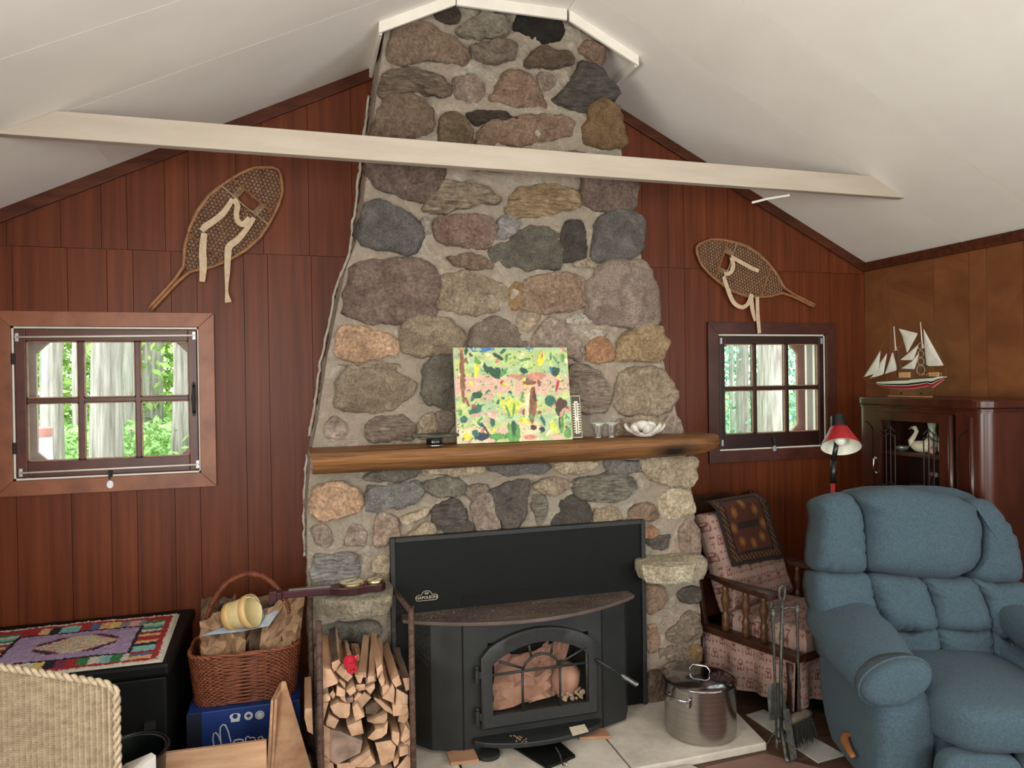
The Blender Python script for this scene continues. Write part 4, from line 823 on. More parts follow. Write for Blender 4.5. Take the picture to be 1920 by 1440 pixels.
# ================================================================== snowshoes
ASH = mat('ash_frame', '#7d4f30', '#9a6a42', (20, 20, 20), 5, .5); RAWH = mat('rawhide', '#7d6a54', '#a58d6e', (40, 40, 40), 4, .7); STRAP = mat('cotton_strap', '#b9a184', '#cbb597', (60, 60, 60), 4, .9)
def snowshoe(label, tail, tip, width, straps, cat='snowshoe'):
    """tail and tip are pixels on the wall; the shoe lies on the wall plane"""
    A, B = at(*tail, -.02), at(*tip, -.02); Lg = (B-A).length; e = (B-A).normalized(); q = V((-e.z, 0, e.x)); Y = V((0, 1, 0))
    t_ = thing('snowshoe', label, cat, A, group='snowshoes on the wall')
    W = lambda s, d, y=0: A+e*(s*Lg)+q*d+Y*y
    hw = [(0, .0075), (.1, .0075), (.2, .0085), (.28, .018), (.36, .055), (.45, .085), (.55, .105), (.65, .112), (.75, .103), (.84, .088), (.92, .066), (.97, .035), (1.0, 0)]
    hw = [(s, d/.112*width if s > .3 else d) for s, d in hw]
    def half(s):
        for (a, x), (b, y) in zip(hw[:-1], hw[1:]):
            if s <= b: return x+(y-x)*((s-a)/(b-a))
        return 0
    side = [(s, half(s)) for s in [i/40 for i in range(41)]]
    side = [(s, d) for s, d in side if s < .985]+[(.99, half(.975)*.62), (1.0, 0)]
    m = MB(); m.tube([W(s, d) for s, d in side]+[W(s, -d) for s, d in side[::-1][1:]], .0085, 8); fr = mk('frame', m, ASH, t_, smooth=True)
    for s in (.43, .80):
        m = MB(); h = half(s); m.tube([W(s, -h, -.004), W(s, h, -.004)], .010, 6, flat=.5); mk('crossbar', m, ASH, t_)
    # rawhide lacing: three directions inside the outline
    m = MB()
    def inside(s, d): return .28 < s < .985 and abs(d) < half(s)-.006 and not (.725 < s < .79 and abs(d) < .055) 
    st_ = .0165
    for ang in (0, 60, 120):
        ca, sa_ = math.cos(rad(ang)), math.sin(rad(ang)); k = -60
        while k <= 60:
            off_ = k*st_; seg = []; 
            for i in range(-110, 111):
                x = i*.006; l = x*ca-off_*sa_; d = x*sa_+off_*ca; s = .62+l/Lg
                if inside(s, d): seg.append((s, d))
                else:
                    if len(seg) > 1: m.tube([W(*seg[0], -.001*(ang/60)), W(*seg[-1], -.001*(ang/60))], .0013, 4, cap=False)
                    seg = []
            if len(seg) > 1: m.tube([W(*seg[0]), W(*seg[-1])], .0013, 4, cap=False)
            k += 1
    for i in range(5):
        for sg in (-1, 1):
            d = sg*(.048+.006*i); m.tube([W(.735, d, -.004), W(.80, d, -.004)], .0022, 4)
    for sg in (-1, 1): m.tube([W(.72, sg*.02), W(.74, sg*.048, -.004)], .003, 5)
    m.tube([W(.735, -half(.735), -.005), W(.73, 0, -.006), W(.735, half(.735), -.005)], .004, 5)
    for s in [.5+.012*i for i in range(20)]:
        for sg in (-1, 1):
            h = half(s); m.tube([W(s, sg*(h-.011), -.003), W(s, sg*(h+.0095), -.006), W(s, sg*(h+.0095), .004)], .0018, 4)
    mk('rawhide_lacing', m, RAWH, t_, kind='stuff')
    for pts in straps:
        fine = []
        for i in range(len(pts)-1):
            g4 = [pts[max(0, i-1)], pts[i], pts[i+1], pts[min(len(pts)-1, i+2)]]
            for f_ in (0, .25, .5, .75): fine.append(tuple(.5*(2*g4[1][c_]+(-g4[0][c_]+g4[2][c_])*f_+(2*g4[0][c_]-5*g4[1][c_]+4*g4[2][c_]-g4[3][c_])*f_*f_+(-g4[0][c_]+3*g4[1][c_]-3*g4[2][c_]+g4[3][c_])*f_**3) for c_ in (0, 1, 2)))
        pts = fine+[pts[-1]]
        m = MB(); c = [at(x, y, -.036+.004*math.sin(i*.9)) for i, (x, y, *_) in enumerate(pts)]; n_ = len(c)
        wd = [.5*(p[2] if len(p) > 2 else 13)*.0027 for p in pts]; vs = []
        for i in range(n_):
            d = (c[min(i+1, n_-1)]-c[max(i-1, 0)]).normalized(); s = V((-d.z, 0, d.x))
            if i and s.dot(ps) < 0: s = -s
            ps = s; vs += [c[i]-s*wd[i], c[i]+s*wd[i]]
        vs2 = [v+V((0, .0016, 0)) for v in vs]; N_ = len(vs)
        fs = []
        for i in range(n_-1):
            a = 2*i; fs += [(a, a+1, a+3, a+2), (N_+a, N_+a+2, N_+a+3, N_+a+1), (a, a+2, N_+a+2, N_+a), (a+1, N_+a+1, N_+a+3, a+3)]
        m.add(vs+vs2, fs); mk('strap', m, STRAP, t_, smooth=True, auto=40)
snowshoe('larger wooden snowshoe with rawhide lacing on the left wall, tail down', (281, 580), (521, 318), .147,
    [[(436, 373, 8), (420, 398, 10), (400, 415, 11), (386, 424, 12), (378, 433, 9)], [(383, 437, 10), (380, 470, 12), (381, 500, 12), (379, 528, 9)], [(438, 373, 10), (445, 385, 10), (443, 402, 9), (447, 416, 10), (457, 420, 11), (468, 408, 9)], [(476, 408, 8), (462, 430, 9), (445, 450, 11), (430, 462, 12), (427, 482, 11), (426, 512, 9), (425, 545, 5), (428, 567, 12)]])
snowshoe('smaller wooden snowshoe with rawhide lacing above the right window, tail right', (1528, 574), (1306, 464), .142,
    [[(1371, 481, 8), (1390, 492, 9), (1410, 503, 9), (1423, 508, 8)], [(1371, 482, 9), (1375, 497, 10), (1370, 511, 9), (1358, 514, 9)], [(1357, 518, 8), (1364, 540, 10), (1375, 566, 10), (1390, 576, 9), (1402, 570, 9), (1410, 552, 11)], [(1408, 552, 10), (1411, 580, 10), (1416, 602, 6)], [(1420, 557, 9), (1421, 590, 9), (1424, 625, 9)]])
# ================================================================== china cabinet, facing into the room from the right wall
CX0, CX1, CY0, CY1, CZ = 3.0, XW-.03, -1.16, -.36, 1.48
cb_ = thing('china_cabinet', 'dark mahogany china cabinet with one glazed door and rounded corners', 'cabinet', ((CX0+CX1)/2, (CY0+CY1)/2, 0))
K = lambda nm, mb, mt=DARKWY, par=None, **k: mk(nm, mb, mt, par or cb_, **k)
dY0, dY1, dZ0, dZ1 = -1.0, -.50, .70, 1.405
def ctop(e, z0, z1):
    r = .06; pl = [(CX1, CY0-e), (CX0+r, CY0-e)]
    for i in range(1, 7): a = i*math.pi/12; pl.append((CX0+r-(r+e)*math.sin(a), CY0+r-(r+e)*math.cos(a)))
    pl += [(CX0-e, CY0+r), (CX0-e, CY1-r)]
    for i in range(1, 7): a = i*math.pi/12; pl.append((CX0+r-(r+e)*math.cos(a), CY1-r+(r+e)*math.sin(a)))
    pl += [(CX0+r, CY1+e), (CX1, CY1+e)]
    m = MB(); m.prism([(x, y, z0) for x, y in pl], (0, 0, z1-z0)); return m
K('top', ctop(.008, 1.437, CZ), bevel=.008)
for z0, e in ((1.427, .004), (1.417, .0)): K('moulding', ctop(e, z0, z0+.009))
K('base', ctop(0, .06, dZ0-.02)); K('plinth', ctop(-.02, 0, .06))
m = MB(); m.bb((CX1-.015, CY0, dZ0-.02), (CX1, CY1, 1.417)); K('back_panel', m, mat('cabinet_inside', '#1b0d08', '#2a150d', rough=.7))
for y0, y1, s in ((CY0, dY0, 1), (dY1, CY1, -1)):
    r = .06; m = MB()
    yo_ = CY0 if s > 0 else CY1
    pl = [(CX1-.015, yo_), (CX0+r, yo_)]
    for i in range(1, 7): a = i*math.pi/12; pl.append((CX0+r-r*math.sin(a), yo_+s*(r-r*math.cos(a))))
    yi_ = dY0 if s > 0 else dY1
    pl += [(CX0, yi_), (CX0+.025, yi_), (CX0+.025, yo_+s*.08), (CX0+.06, yo_+s*.02), (CX1-.015, yo_+s*.02)]
    m.prism([(x, y, dZ0-.02) for x, y in pl], (0, 0, 1.417-dZ0+.02))
    K('side_panel', m, smooth=True, auto=40)
m = MB(); m.bb((CX0+.002, dY0, 1.405), (CX0+.025, dY1, 1.417)); m.bb((CX0+.02, CY0+.03, 1.40), (CX1-.015, CY1-.03, 1.417)); K('top_rail', m)
m = MB(); m.tube([(CX0-.004, CY0+.07, dZ0), (CX0-.004, CY0+.07, 1.40)], .012, 12); K('pilaster', m, smooth=True)
m = MB(); m.tube([(CX0-.016, dY0+.012, dZ0), (CX0-.016, dY0+.012, 1.40)], .013, 12); K('pilaster', m, smooth=True)
for y0, y1 in ((dY0-.095, dY0-.02), (dY1+.015, dY1+.07)):   # arched inlay lines beside the door
    m = MB(); pts = [(CX0-.001, y0, dZ0+.02)]+[(CX0-.001, y0+(y1-y0)*i/8, 1.30+.045*math.sin(math.pi/2*(i/8 if y0 > dY1 else 1-i/8))) for i in range(9)]+([(CX0-.001, y1, dZ0+.02)] if y0 < dY0 else [])
    m.tube(pts, .003, 5); K('inlay_line', m, mat('void_black', '#020202'))
# door
dr = MB(); t_ = .045
for a, b in (((dY0+.024, dZ0), (dY0+.024+t_+.012, dZ1)), ((dY1-t_, dZ0), (dY1, dZ1)), ((dY0+.024+t_+.012, dZ1-t_), (dY1-t_, dZ1)), ((dY0+.024+t_+.012, dZ0), (dY1-t_, dZ0+t_))): dr.bb((CX0-.014, a[0], a[1]), (CX0+.008, b[0], b[1]))
dd = K('door', dr)
m = MB(); m.bb((CX0-.002, dY0+.07, dZ0+.04), (CX0+.001, dY1-.04, dZ1-.04)); K('door_glass', m, GLASSD, dd)
def fret(pts, r=.0035):
    m = MB(); m.tube(pts, r, 6); K('fretwork_bar', m, mat('fret_dark', '#1d0c07', '#28120b', rough=.6), dd)
fx = CX0-.006; gy0, gy1, gzt, gzb = dY0+.083, dY1-t_, dZ1-t_, dZ0+t_
for base, s in ((gy0, 1), (gy1, -1)):
    for o_ in (.035, .065, .095): fret([(fx, base+s*o_, gzb), (fx, base+s*o_, gzt-(.03 if o_ == .065 else .055 if o_ == .035 else .075))])
    for zz in (gzt-.045, gzt-.075, gzb+.28, gzb+.06): fret([(fx, base, zz-.015), (fx, base+s*.035, zz-.012), (fx, base+s*.065, zz+.012), (fx, base+s*.095, zz-.015)])
m = MB(); hy = dY1-.018; m.tube([(CX0-.016, hy, 1.15), (CX0-.03, hy, 1.145), (CX0-.034, hy, 1.11), (CX0-.03, hy, 1.075), (CX0-.016, hy, 1.07)], [.006, .004, .004, .004, .006], 8); m.ell((CX0-.018, hy, 1.15), (.005, .009, .008), 10, 6); m.ell((CX0-.018, hy, 1.07), (.005, .009, .008), 10, 6); K('door_pull', m, CHROME, dd, smooth=True)
for z in (1.19, .93):
    m = MB(); m.bb((CX0+.03, CY0+.025, z-.014), (CX1-.016, CY1-.025, z)); K('shelf', m, mat('cabinet_shelf', '#3b2114', '#4d2c1c', rough=.5))
# things on the cabinet shelves
IV = mat('ivory_glaze', '#d9d3b4', '#e6e1c6', (9, 9, 9), 3, .25); GRNV = mat('pale_green_glaze', '#a9b89b', '#c2cfb2', (9, 9, 9), 3, .25)
def cloc(px_, py_, X): return atx(px_, py_, X)
s0 = cloc(1725, 838, 3.12); sw = thing('swan_figurine', 'ivory ceramic swan behind the cabinet glass', 'figurine', (3.12, s0.y, 1.19))
y_ = s0.y; m = MB(); m.ell((3.12, y_-.01, 1.19+.032), (.035, .062, .032), 20, 12); m.ell((3.12, y_-.05, 1.19+.05), (.03, .028, .028), 14, 8); mk('swan_body', m, IV, sw, smooth=True)
m = MB(); m.tube([(3.12, y_+.04, 1.225), (3.12, y_+.055, 1.25), (3.12, y_+.035, 1.275), (3.12, y_+.02, 1.30), (3.12, y_+.03, 1.318), (3.12, y_+.05, 1.318)], [.022, .017, .012, .010, .012, .009], 10); mk('swan_neck', m, IV, sw, smooth=True)
m = MB(); m.cyl((3.12, y_+.055, 1.317), (3.12, y_+.072, 1.308), .006, .001, 8); mk('beak', m, mat('beak_orange', '#b9854a'), sw, smooth=True)
s1 = cloc(1691, 836, 3.10); m = MB(); m.lathe([(.02, .001), (.034, .012), (.04, .028), (.036, .028), (.02, .016), (.001, .014)], (3.10, s1.y, 1.19), 22); tag(mk('small_dish', m, mat('silver_green', '#7f8f86', '#a3b0a6', rough=.2, metal=.6), smooth=True), 'small shiny lidless dish beside the swan in the cabinet', 'dish')
for k, (px_, h, r, mt_, lb) in enumerate(((1748, .17, .03, GRNV, 'tall pale green vase behind the right cabinet fretwork'), (1770, .18, .028, IV, 'tall ivory vase at the right edge of the cabinet glass'))):
    p = cloc(px_, 838, 3.16); m = MB(); m.lathe([(r*.8, 0), (r, .02), (r*.9, h*.45), (r*.55, h*.7), (r*.8, h)], (3.16, p.y, 1.19), 18); tag(mk('vase', m, mt_, smooth=True), lb, 'vase')
p = cloc(1748, 826, 3.11); m = MB(); m.lathe([(.012, 0), (.016, .012), (.014, .03), (.017, .034)], (3.11, p.y, 1.19), 14); tag(mk('small_cup', m, mat('red_white_cup', '#a84038', '#d8cdb8', (40, 40, 40), 2, .3), smooth=True), 'tiny red and white cup in front of the green vase', 'cup')
p = cloc(1700, 905, 3.13); m = MB(); m.lathe([(.04, 0), (.075, .012), (.085, .03), (.08, .03), (.04, .018), (.001, .018)], (3.13, p.y, .93), 26); tag(mk('glass_bowl', m, GRNV, smooth=True), 'greenish bowl on the lower cabinet shelf', 'bowl')
m = MB(); m.lathe([(.05, .05), (.055, .06), (.02, .07), (.012, .1), (.05, .125), (.06, .13)], (3.18, p.y-.05, .88), 22); tag(mk('compote_dish', m, mat('dull_brass', '#6d6236', '#877a48', rough=.3, metal=.8), smooth=True), 'dull brass footed dish behind the greenish bowl', 'dish')
for k, (dy, c_) in enumerate(((.0, '#8a4a45'), (-.03, '#a89a9a'))):
    t2 = thing('cloth_flower', ['dull red knobbed stick standing in the cabinet', 'pale knobbed stick standing in the cabinet'][k], 'ornament', (3.2, p.y-.08+dy, .93))
    m = MB(); m.tube([(3.2, p.y-.05, .93), (3.2, p.y-.09+dy, 1.06)], .004, 6); mk('stem', m, mat('stem_brown', '#4a3323'), t2); m = MB(); m.ell((3.2, p.y-.092+dy, 1.07), (.014, .014, .014), 10, 8); mk('knob', m, mat('knob%d' % k, c_, rough=.6), t2, smooth=True)
# ================================================================== model schooner on the cabinet
SX = 3.16; sh = thing('model_ship', 'two-masted model sailing ship with red hull on the china cabinet', 'model ship', (SX, atx(1696, 728, SX).y, CZ))
g = lambda x, y, X=SX: atx(1600+x/9.0, 580+y/9.0, X)
def S_(nm, mb, mt, **k): return mk(nm, mb, mt, sh, **k)
zsh = CZ-g(950, 1355).z+.001; up_ = V((0, 0, zsh))
gg = lambda x, y, X=SX: g(x, y, X)+up_
LW = mat('light_ship_wood', '#b08a58', '#c6a06c', (30, 30, 30), 4, .5)
m = MB(); a, b = gg(625, 1340), gg(1290, 1340); m.bb((SX-.02, a.y, CZ+.0005), (SX+.02, b.y, CZ+.006)); S_('stand_base', m, LW, bevel=.002)
for x in (800, 1145):
    p0, p1 = gg(x, 1310), gg(x, 1195); m = MB(); m.tube([p0, p0.lerp(p1, .3), p0.lerp(p1, .6), p1], [.006, .0045, .003, .0045], 10); S_('stand_post', m, mat('gloss_black', '#0b0b0c'), smooth=True)
# hull lofted from stations
stn = []; NS = 22
for i in range(NS+1):
    t = i/NS; x = 410+(1550-410)*t
    top = 1095-22*math.sin(math.pi*t)+(-95*t*t if t > .5 else -25*t) + (20 if t < .5 else 18) - (15 if t > .9 else 0)
    bot = 1130+ (1235-1130)*math.sin(math.pi*min(1, t*1.15+.06))**.55 if t < .8 else 1225-(t-.8)/.2*170
    wd = .020*max(.03, math.sin(math.pi*min(1, .06+t*.86)))**.55
    stn.append((x, top, max(bot, top+30), wd))
def hull(zf0, zf1, mt, nm, off=0):
    m = MB()
    for s in (-1, 1):
        def f(u, v):
            i = min(int(u*NS), NS-1); k = u*NS-i; q = [stn[i][c]*(1-k)+stn[i+1][c]*k for c in range(4)]
            fr = zf0+(zf1-zf0)*v; y_ = q[1]+(q[2]-q[1])*fr; w_ = q[3]*(1-fr**2.6)**.7+.0012
            return gg(q[0], y_, SX)+V((s*(w_+off), 0, 0))
        m.grid(f, 40, 6)
    return S_(nm, m, mt, smooth=True)
hull(0, .36, mat('ship_pale_green', '#b9c3ae', '#c8d1bd', rough=.5), 'bulwark'); hull(.34, .56, mat('ship_black', '#0f1110', rough=.4), 'wale', .0004); hull(.54, .60, mat('ship_white', '#ddd8ce', rough=.5), 'waterline', .0006); hull(.58, .88, mat('ship_red', '#8e1a20', '#a02228', rough=.45), 'hull_bottom', .0004); hull(.86, 1.0, mat('ship_pink', '#c9837e', rough=.5), 'keel')
m = MB()
m.grid(lambda u, v: gg(420+1110*u, 1075-20*math.sin(math.pi*u)-(70*u*u if u > .5 else 20*u)+22, SX)+V(((v-.5)*.036*math.sin(math.pi*(.06+.86*u))**.5, 0, 0)), 24, 4); S_('deck', m, LW)
m = MB(); a, b = gg(780, 945), gg(950, 1020); m.bb((SX-.008, a.y, b.z-.004), (SX+.008, b.y, a.z)); S_('deck_house', m, LW, bevel=.001)
m = MB(); a, b = gg(1290, 940), gg(1430, 985); m.bb((SX-.009, a.y, b.z-.006), (SX+.009, b.y, a.z)); S_('cabin', m, LW, bevel=.001)
m = MB()
for x in range(1150, 1530, 40): p = gg(x, 985-(x-1150)*.02); m.cyl(p-V((.012, 0, .006)), p+V((-.012, 0, .004)), .001, n=5)
m.tube([gg(1145, 975)-V((.012, 0, 0)), gg(1530, 955)-V((.012, 0, 0))], .0015, 5); S_('rail', m, LW)
MASTW = mat('ship_mast', '#2a2019', '#3a2c20', rough=.5)
for xb, yb, xm, ym, xt, yt in ((745, 1030, 725, 575, 683, 170), (1215, 985, 1180, 530, 1130, 95)):
    m = MB(); m.tube([gg(xb, yb), gg(xm, ym)], [.0032, .0026], 8); S_('lower_mast', m, MASTW, smooth=True)
    m = MB(); m.tube([gg(xm-12, ym), gg(xt, yt)], [.0034, .0022], 8); S_('topmast', m, mat('ship_white', '#ddd8ce'), smooth=True)
    m = MB(); c = gg(xm-10, ym-5); m.box(c, (.016, .012, .0025)); m.box(c+V((0, 0, .012)), (.008, .008, .006)); S_('crosstree', m, mat('ship_white', '#ddd8ce'))
SAIL = mat('sail_cloth', '#cfccbf', '#dad7cb', (30, 30, 30), 3, .9)
for k, pl in enumerate(([(185, 1030), (325, 985), (425, 950), (462, 580)], [(280, 1055), (505, 985), (570, 615), (440, 800), (425, 960)], [(525, 975), (728, 910), (715, 820), (655, 595)], [(770, 208), (1095, 285), (910, 620), (830, 330)], [(785, 738), (1000, 738), (1045, 640), (1100, 470)], [(800, 880), (1025, 890), (1110, 600), (1000, 745)], [(1185, 205), (1530, 825), (1240, 835), (1195, 400)])):
    dx = .002*((k % 3)-1); P_ = [gg(x, y, SX)+V((dx, 0, 0)) for x, y in pl]
    m = MB(); c = sum(P_, V())/len(P_)
    m.puff([(p.y, p.z) for p in P_], (SX+dx, 0, 0), (0, 1, 0), (0, 0, 1), (-1, 0, 0), .006, .0008, n=28, smooth=False, prof=[(1, None), (1, 0), (.8, .35), (.5, .75), (.2, 1)])
    for i_ in range(len(m.v)): pass
    S_('sail', m, SAIL, smooth=True, auto=60)
RIG = mat('rigging', '#6b5a3f', '#857050', rough=.8)
m = MB()
for a, b in (((165, 1035), (430, 1045)), ((165, 1040), (260, 1140)), ((260, 1140), (450, 1150)), ((165, 1035), (462, 575)), ((1215, 835), (1565, 825)), ((1555, 825), (1555, 960)), ((290, 1050), (570, 610)), ((683, 180), (165, 1030)), ((720, 580), (1130, 130)), ((1180, 205), (1560, 825)), ((560, 1090), (700, 590)), ((850, 1060), (735, 590)), ((1110, 990), (1180, 540)), ((1400, 985), (1190, 540))): m.tube([gg(*a), gg(*b)], .0006, 4)
S_('rigging_lines', m, RIG)
m = MB(); m.tube([gg(430, 1040), gg(165, 1030)], [.002, .0012], 6); m.tube([gg(1215, 838), gg(1565, 824)], .0014, 6); S_('bowsprit_and_boom', m, MASTW)
m = MB()
for y, r in ((500, 55), (630, 55), (755, 60), (900, 78)): m.tube([gg(1150+r*.9*math.cos(a*.449)-5, y+r*math.sin(a*.449))-V((.003, 0, 0)) for a in range(14)], .0012, 5, closed=True)
S_('mast_hoops', m, mat('hoop', '#c9bba0', rough=.7))
m = MB(); p = gg(585, 1080); m.tube([p+V((-.022, 0, .004)), p+V((-.024, 0, -.006))], .0012, 5); m.tube([p+V((-.024, .004, -.003)), p+V((-.024, 0, -.007)), p+V((-.024, -.004, -.003))], .001, 5); S_('anchor', m, CASTIRON)
# ================================================================== red reading lamp
LX, LY = 2.463, -.80
lp = thing('floor_lamp', 'red reading floor lamp with white-lined shade in front of the cabinet', 'lamp', (LX, LY, 0))
REDP = mat('red_enamel', '#8f1a22', '#a32028', rough=.35); BLKP = mat('black_plastic', '#101212', '#171a1a', rough=.35); LINER = mat('shade_lining', '#dfe0cf', '#e8e9da', rough=.6)
m = MB(); m.lathe([(.13, 0), (.13, .012), (.11, .022), (.02, .03)], (LX, LY, 0), 32); mk('base', m, BLKP, lp, smooth=True, auto=40)
m = MB(); m.cyl((LX, LY, .028), (LX, LY, 1.085), .0105, n=12); mk('pole', m, REDP, lp, smooth=True)
m = MB(); m.cyl((LX, LY, 1.08), (LX+.005, LY, 1.19), .0135, .013, 12); m.cyl((LX+.005, LY, 1.19), (LX+.03, LY-.0, 1.30), .012, n=10); mk('joint', m, BLKP, lp, smooth=True)
ax = (at(1588, 775, LY)-at(1577, 838, LY-.02)).normalized(); Rq = V((0, 0, 1)).rotation_difference(ax + V((0, .38, 0))).to_matrix(); c0 = at(1577, 838, LY-.03)
m = MB(); m.lathe([(.092, 0), (.088, .012), (.068, .05), (.050, .085), (.044, .10), (.042, .10), (.048, .083), (.066, .048), (.086, .011), (.0905, .0)], c0, 36, R=Rq, cap=False); shd = mk('shade', m, [REDP, LINER], lp, smooth=True)
k = 0
for p_ in shd.data.polygons: p_.material_index = 1 if k >= 36*4 else 0; k += 1
m = MB(); m.lathe([(.036, .095), (.038, .105), (.034, .15), (.033, .165), (.022, .168)], c0, 24, R=Rq); mk('shade_cap', m, BLKP, lp, smooth=True, auto=40)
m = MB(); m.lathe([(.012, .085), (.015, .07), (.026, .04), (.026, .028), (.015, .012), (.002, .008)], c0, 18, R=Rq); mk('bulb', m, mat('bulb_glass', '#e6ead8', rough=.12), lp, smooth=True)
# ================================================================== blue recliner
RC = V((2.468, -1.482, 0)); RZ = rad(-20)
rec = thing('recliner', 'worn blue upholstered recliner with tufted back and wooden side lever', 'recliner', RC, RZ)
RM = PMAT[rec.name]; RI = RM.inverted()
BLUE = mat('blue_chenille', '#30424d', '#43565f', (120, 120, 120), 6, .95, bump=.0012, bscale=260, sheen=.03, lo=.3, hi=.7)
def lpx(x, y, P0, N_):   # pixel -> recliner local point on a local plane
    w_ = atp(x, y, RM @ V(P0), RM.to_3x3() @ V(N_)); return RI @ w_
def seg(name, poly, P0, N_, depth, back, par=None, amp=.006, seed=0, n=44, mt=None, grow=1.02, prof=None):
    N_ = V(N_).normalized(); U_ = V((1, 0, 0)); W_ = N_.cross(U_)*-1
    if W_.z < 0: W_ = -W_
    U_ = U_-N_*U_.dot(N_); U_.normalize()
    pts = [lpx(x, y, P0, N_) for x, y in poly]; out = [((p-V(P0)).dot(U_), (p-V(P0)).dot(W_)) for p in pts]
    cx = sum(a for a, b in out)/len(out); cy = sum(b for a, b in out)/len(out); out = [(cx+(a-cx)*grow, cy+(b-cy)*grow) for a, b in out]
    m = MB(); m.puff(out, P0, U_, W_, N_, depth, back, n=n*2, amp=amp, seed=seed, nscale=9, gather=.016, prof=prof or [(.96, None), (1.0, -.5), (1.0, 0), (.985, .3), (.93, .62), (.82, .84), (.64, .96), (.4, 1.0), (.18, 1.02)])
    # seam wrinkles
    return mk(name, m, mt or BLUE, par or rec, local=True, smooth=True)
BP, BN = (0, .25, .75), (0, -1, .20)
q = lambda pts: [(1500+x/2.6667, 900+y/2.6667) for x, y in pts]
seg('head_wing', q([(88, 110), (130, 75), (210, 68), (265, 100), (300, 180), (312, 300), (312, 400), (305, 450), (200, 462), (80, 440), (75, 330), (90, 200)]), BP, BN, .075, .14, seed=1)
seg('headrest', q([(270, 85), (360, 45), (470, 38), (620, 55), (760, 85), (850, 140), (882, 240), (880, 340), (850, 430), (740, 480), (580, 482), (420, 462), (325, 435), (312, 300), (300, 160)]), BP, BN, .11, .14, seed=2)
seg('head_wing', q([(815, 105), (900, 100), (970, 140), (1030, 230), (1070, 350), (1090, 490), (1000, 510), (850, 485), (880, 380), (888, 250), (860, 150)]), BP, BN, .075, .14, seed=3)
seg('back_wing', q([(78, 470), (180, 462), (330, 475), (365, 600), (385, 700), (250, 690), (110, 680), (72, 600)]), BP, BN, .06, .14, seed=4)
seg('back_tuft', q([(335, 478), (440, 470), (585, 490), (630, 590), (660, 730), (520, 752), (395, 730), (365, 600)]), BP, BN, .085, .12, seed=5)
seg('back_tuft', q([(592, 490), (720, 485), (830, 490), (890, 590), (935, 735), (810, 745), (668, 732), (632, 590)]), BP, BN, .085, .12, seed=6)
seg('back_wing', q([(838, 492), (980, 510), (1100, 508), (1140, 600), (1140, 720), (1010, 790), (945, 750), (900, 600)]), BP, BN, .06, .14, seed=7)
seg('lumbar_tuft', q([(400, 735), (520, 755), (662, 735), (690, 880), (685, 960), (590, 960), (470, 900)]), BP, BN, .06, .12, seed=8)
seg('lumbar_tuft', q([(670, 738), (810, 750), (938, 740), (950, 850), (945, 975), (820, 970), (692, 960), (690, 860)]), BP, BN, .06, .12, seed=9)
seg('lumbar_tuft', q([(945, 760), (1010, 795), (1060, 830), (1080, 1000), (1000, 985), (952, 970)]), BP, BN, .05, .12, seed=10)
seg('lumbar_tuft', q([(110, 690), (250, 695), (385, 705), (470, 900), (580, 960), (300, 960), (140, 900)]), BP, BN, .03, .12, seed=11)
m = MB(); m.ell((0, .40, .70), (.40, .11, .40), 28, 16, .55, R=rotm(-11, 0, 0)); mk('back_shell', m, BLUE, rec, local=True, smooth=True)
# base, seat, footrest, arms
m = MB(); m.ell((0, .03, .17), (.31, .29, .15), 28, 14, .35); mk('base_body', m, BLUE, rec, local=True, smooth=True)
def lumpy(c, r, e, amp=.05, seed=0, R=None, n=36, k=22): m = MB(); m.ell(c, r, n, k, e, R=R, amp=amp, seed=seed); return m
mk('seat_cushion', lumpy((0, -.10, .375), (.255, .31, .095), .5, .03, 3), BLUE, rec, local=True, smooth=True)
for x in (-.13, .13): mk('footrest_pad', lumpy((x, -.36, .165), (.14, .055, .135), .5, .03, 5+x), BLUE, rec, local=True, smooth=True)
for s in (-1, 1):
    x = s*.355
    m = MB(); pts = []
    def arm(u, v):
        t = -1+2*v; yy = -.28+.62*v; a = 2*math.pi*u
        r = .122*(1-.18*(2*v-1)**2)*(1 if 0 < v < 1 else .4); zc = .525+.04*v-.03*(1-v)**3
        ex = lambda c: math.copysign(abs(c)**.8, c)
        return V((x+s*.02+ex(math.cos(a))*r*1.05, yy, zc+ex(math.sin(a))*r*.72-s*.25*ex(math.cos(a))*r))
    m.grid(arm, 28, 18)
    for i_ in range(len(m.v)):
        p_ = m.v[i_]; m.v[i_] = p_+V((1, 0, 1))*.007*fb(p_*7)
    mk('arm_pad', m, BLUE, rec, local=True, smooth=True)
    m = MB(); m.puff([(x+s*.02+.122*math.cos(a*.45), .505+.080*math.sin(a*.45)-s*.25*.122*math.cos(a*.45)) for a in range(14)], (0, -.285, 0), (1, 0, 0), (0, 0, 1), (0, -1, 0), .045, .05, n=36, amp=.005, seed=20+s, nscale=8); mk('arm_front', m, BLUE, rec, local=True, smooth=True)
    m = MB(); m.tube([(x+s*.02+.125*math.cos(a*.2244), -.287, .505+.083*math.sin(a*.2244)-s*.25*.125*math.cos(a*.2244)) for a in range(28)], .005, 6, closed=True); mk('welt_cord', m, BLUE, rec, local=True, smooth=True)
    # side panel: flat upholstered cheek below the arm
    m = MB(); pl = [(-.25, .045), (-.27, .2), (-.26, .42), (.0, .45), (.33, .50), (.36, .42), (.33, .2), (.22, .06), (.1, .04)]
    m.puff(pl, (x+s*.035, 0, 0), (0, 1, 0), (0, 0, 1), (s, 0, 0), .045, .15, n=44, amp=.004, seed=30+s, nscale=6); mk('side_panel', m, BLUE, rec, local=True, smooth=True)
lev = RI @ atp(1593, 1388, RM @ V((-.445, 0, 0)), RM.to_3x3() @ V((1, 0, 0)))
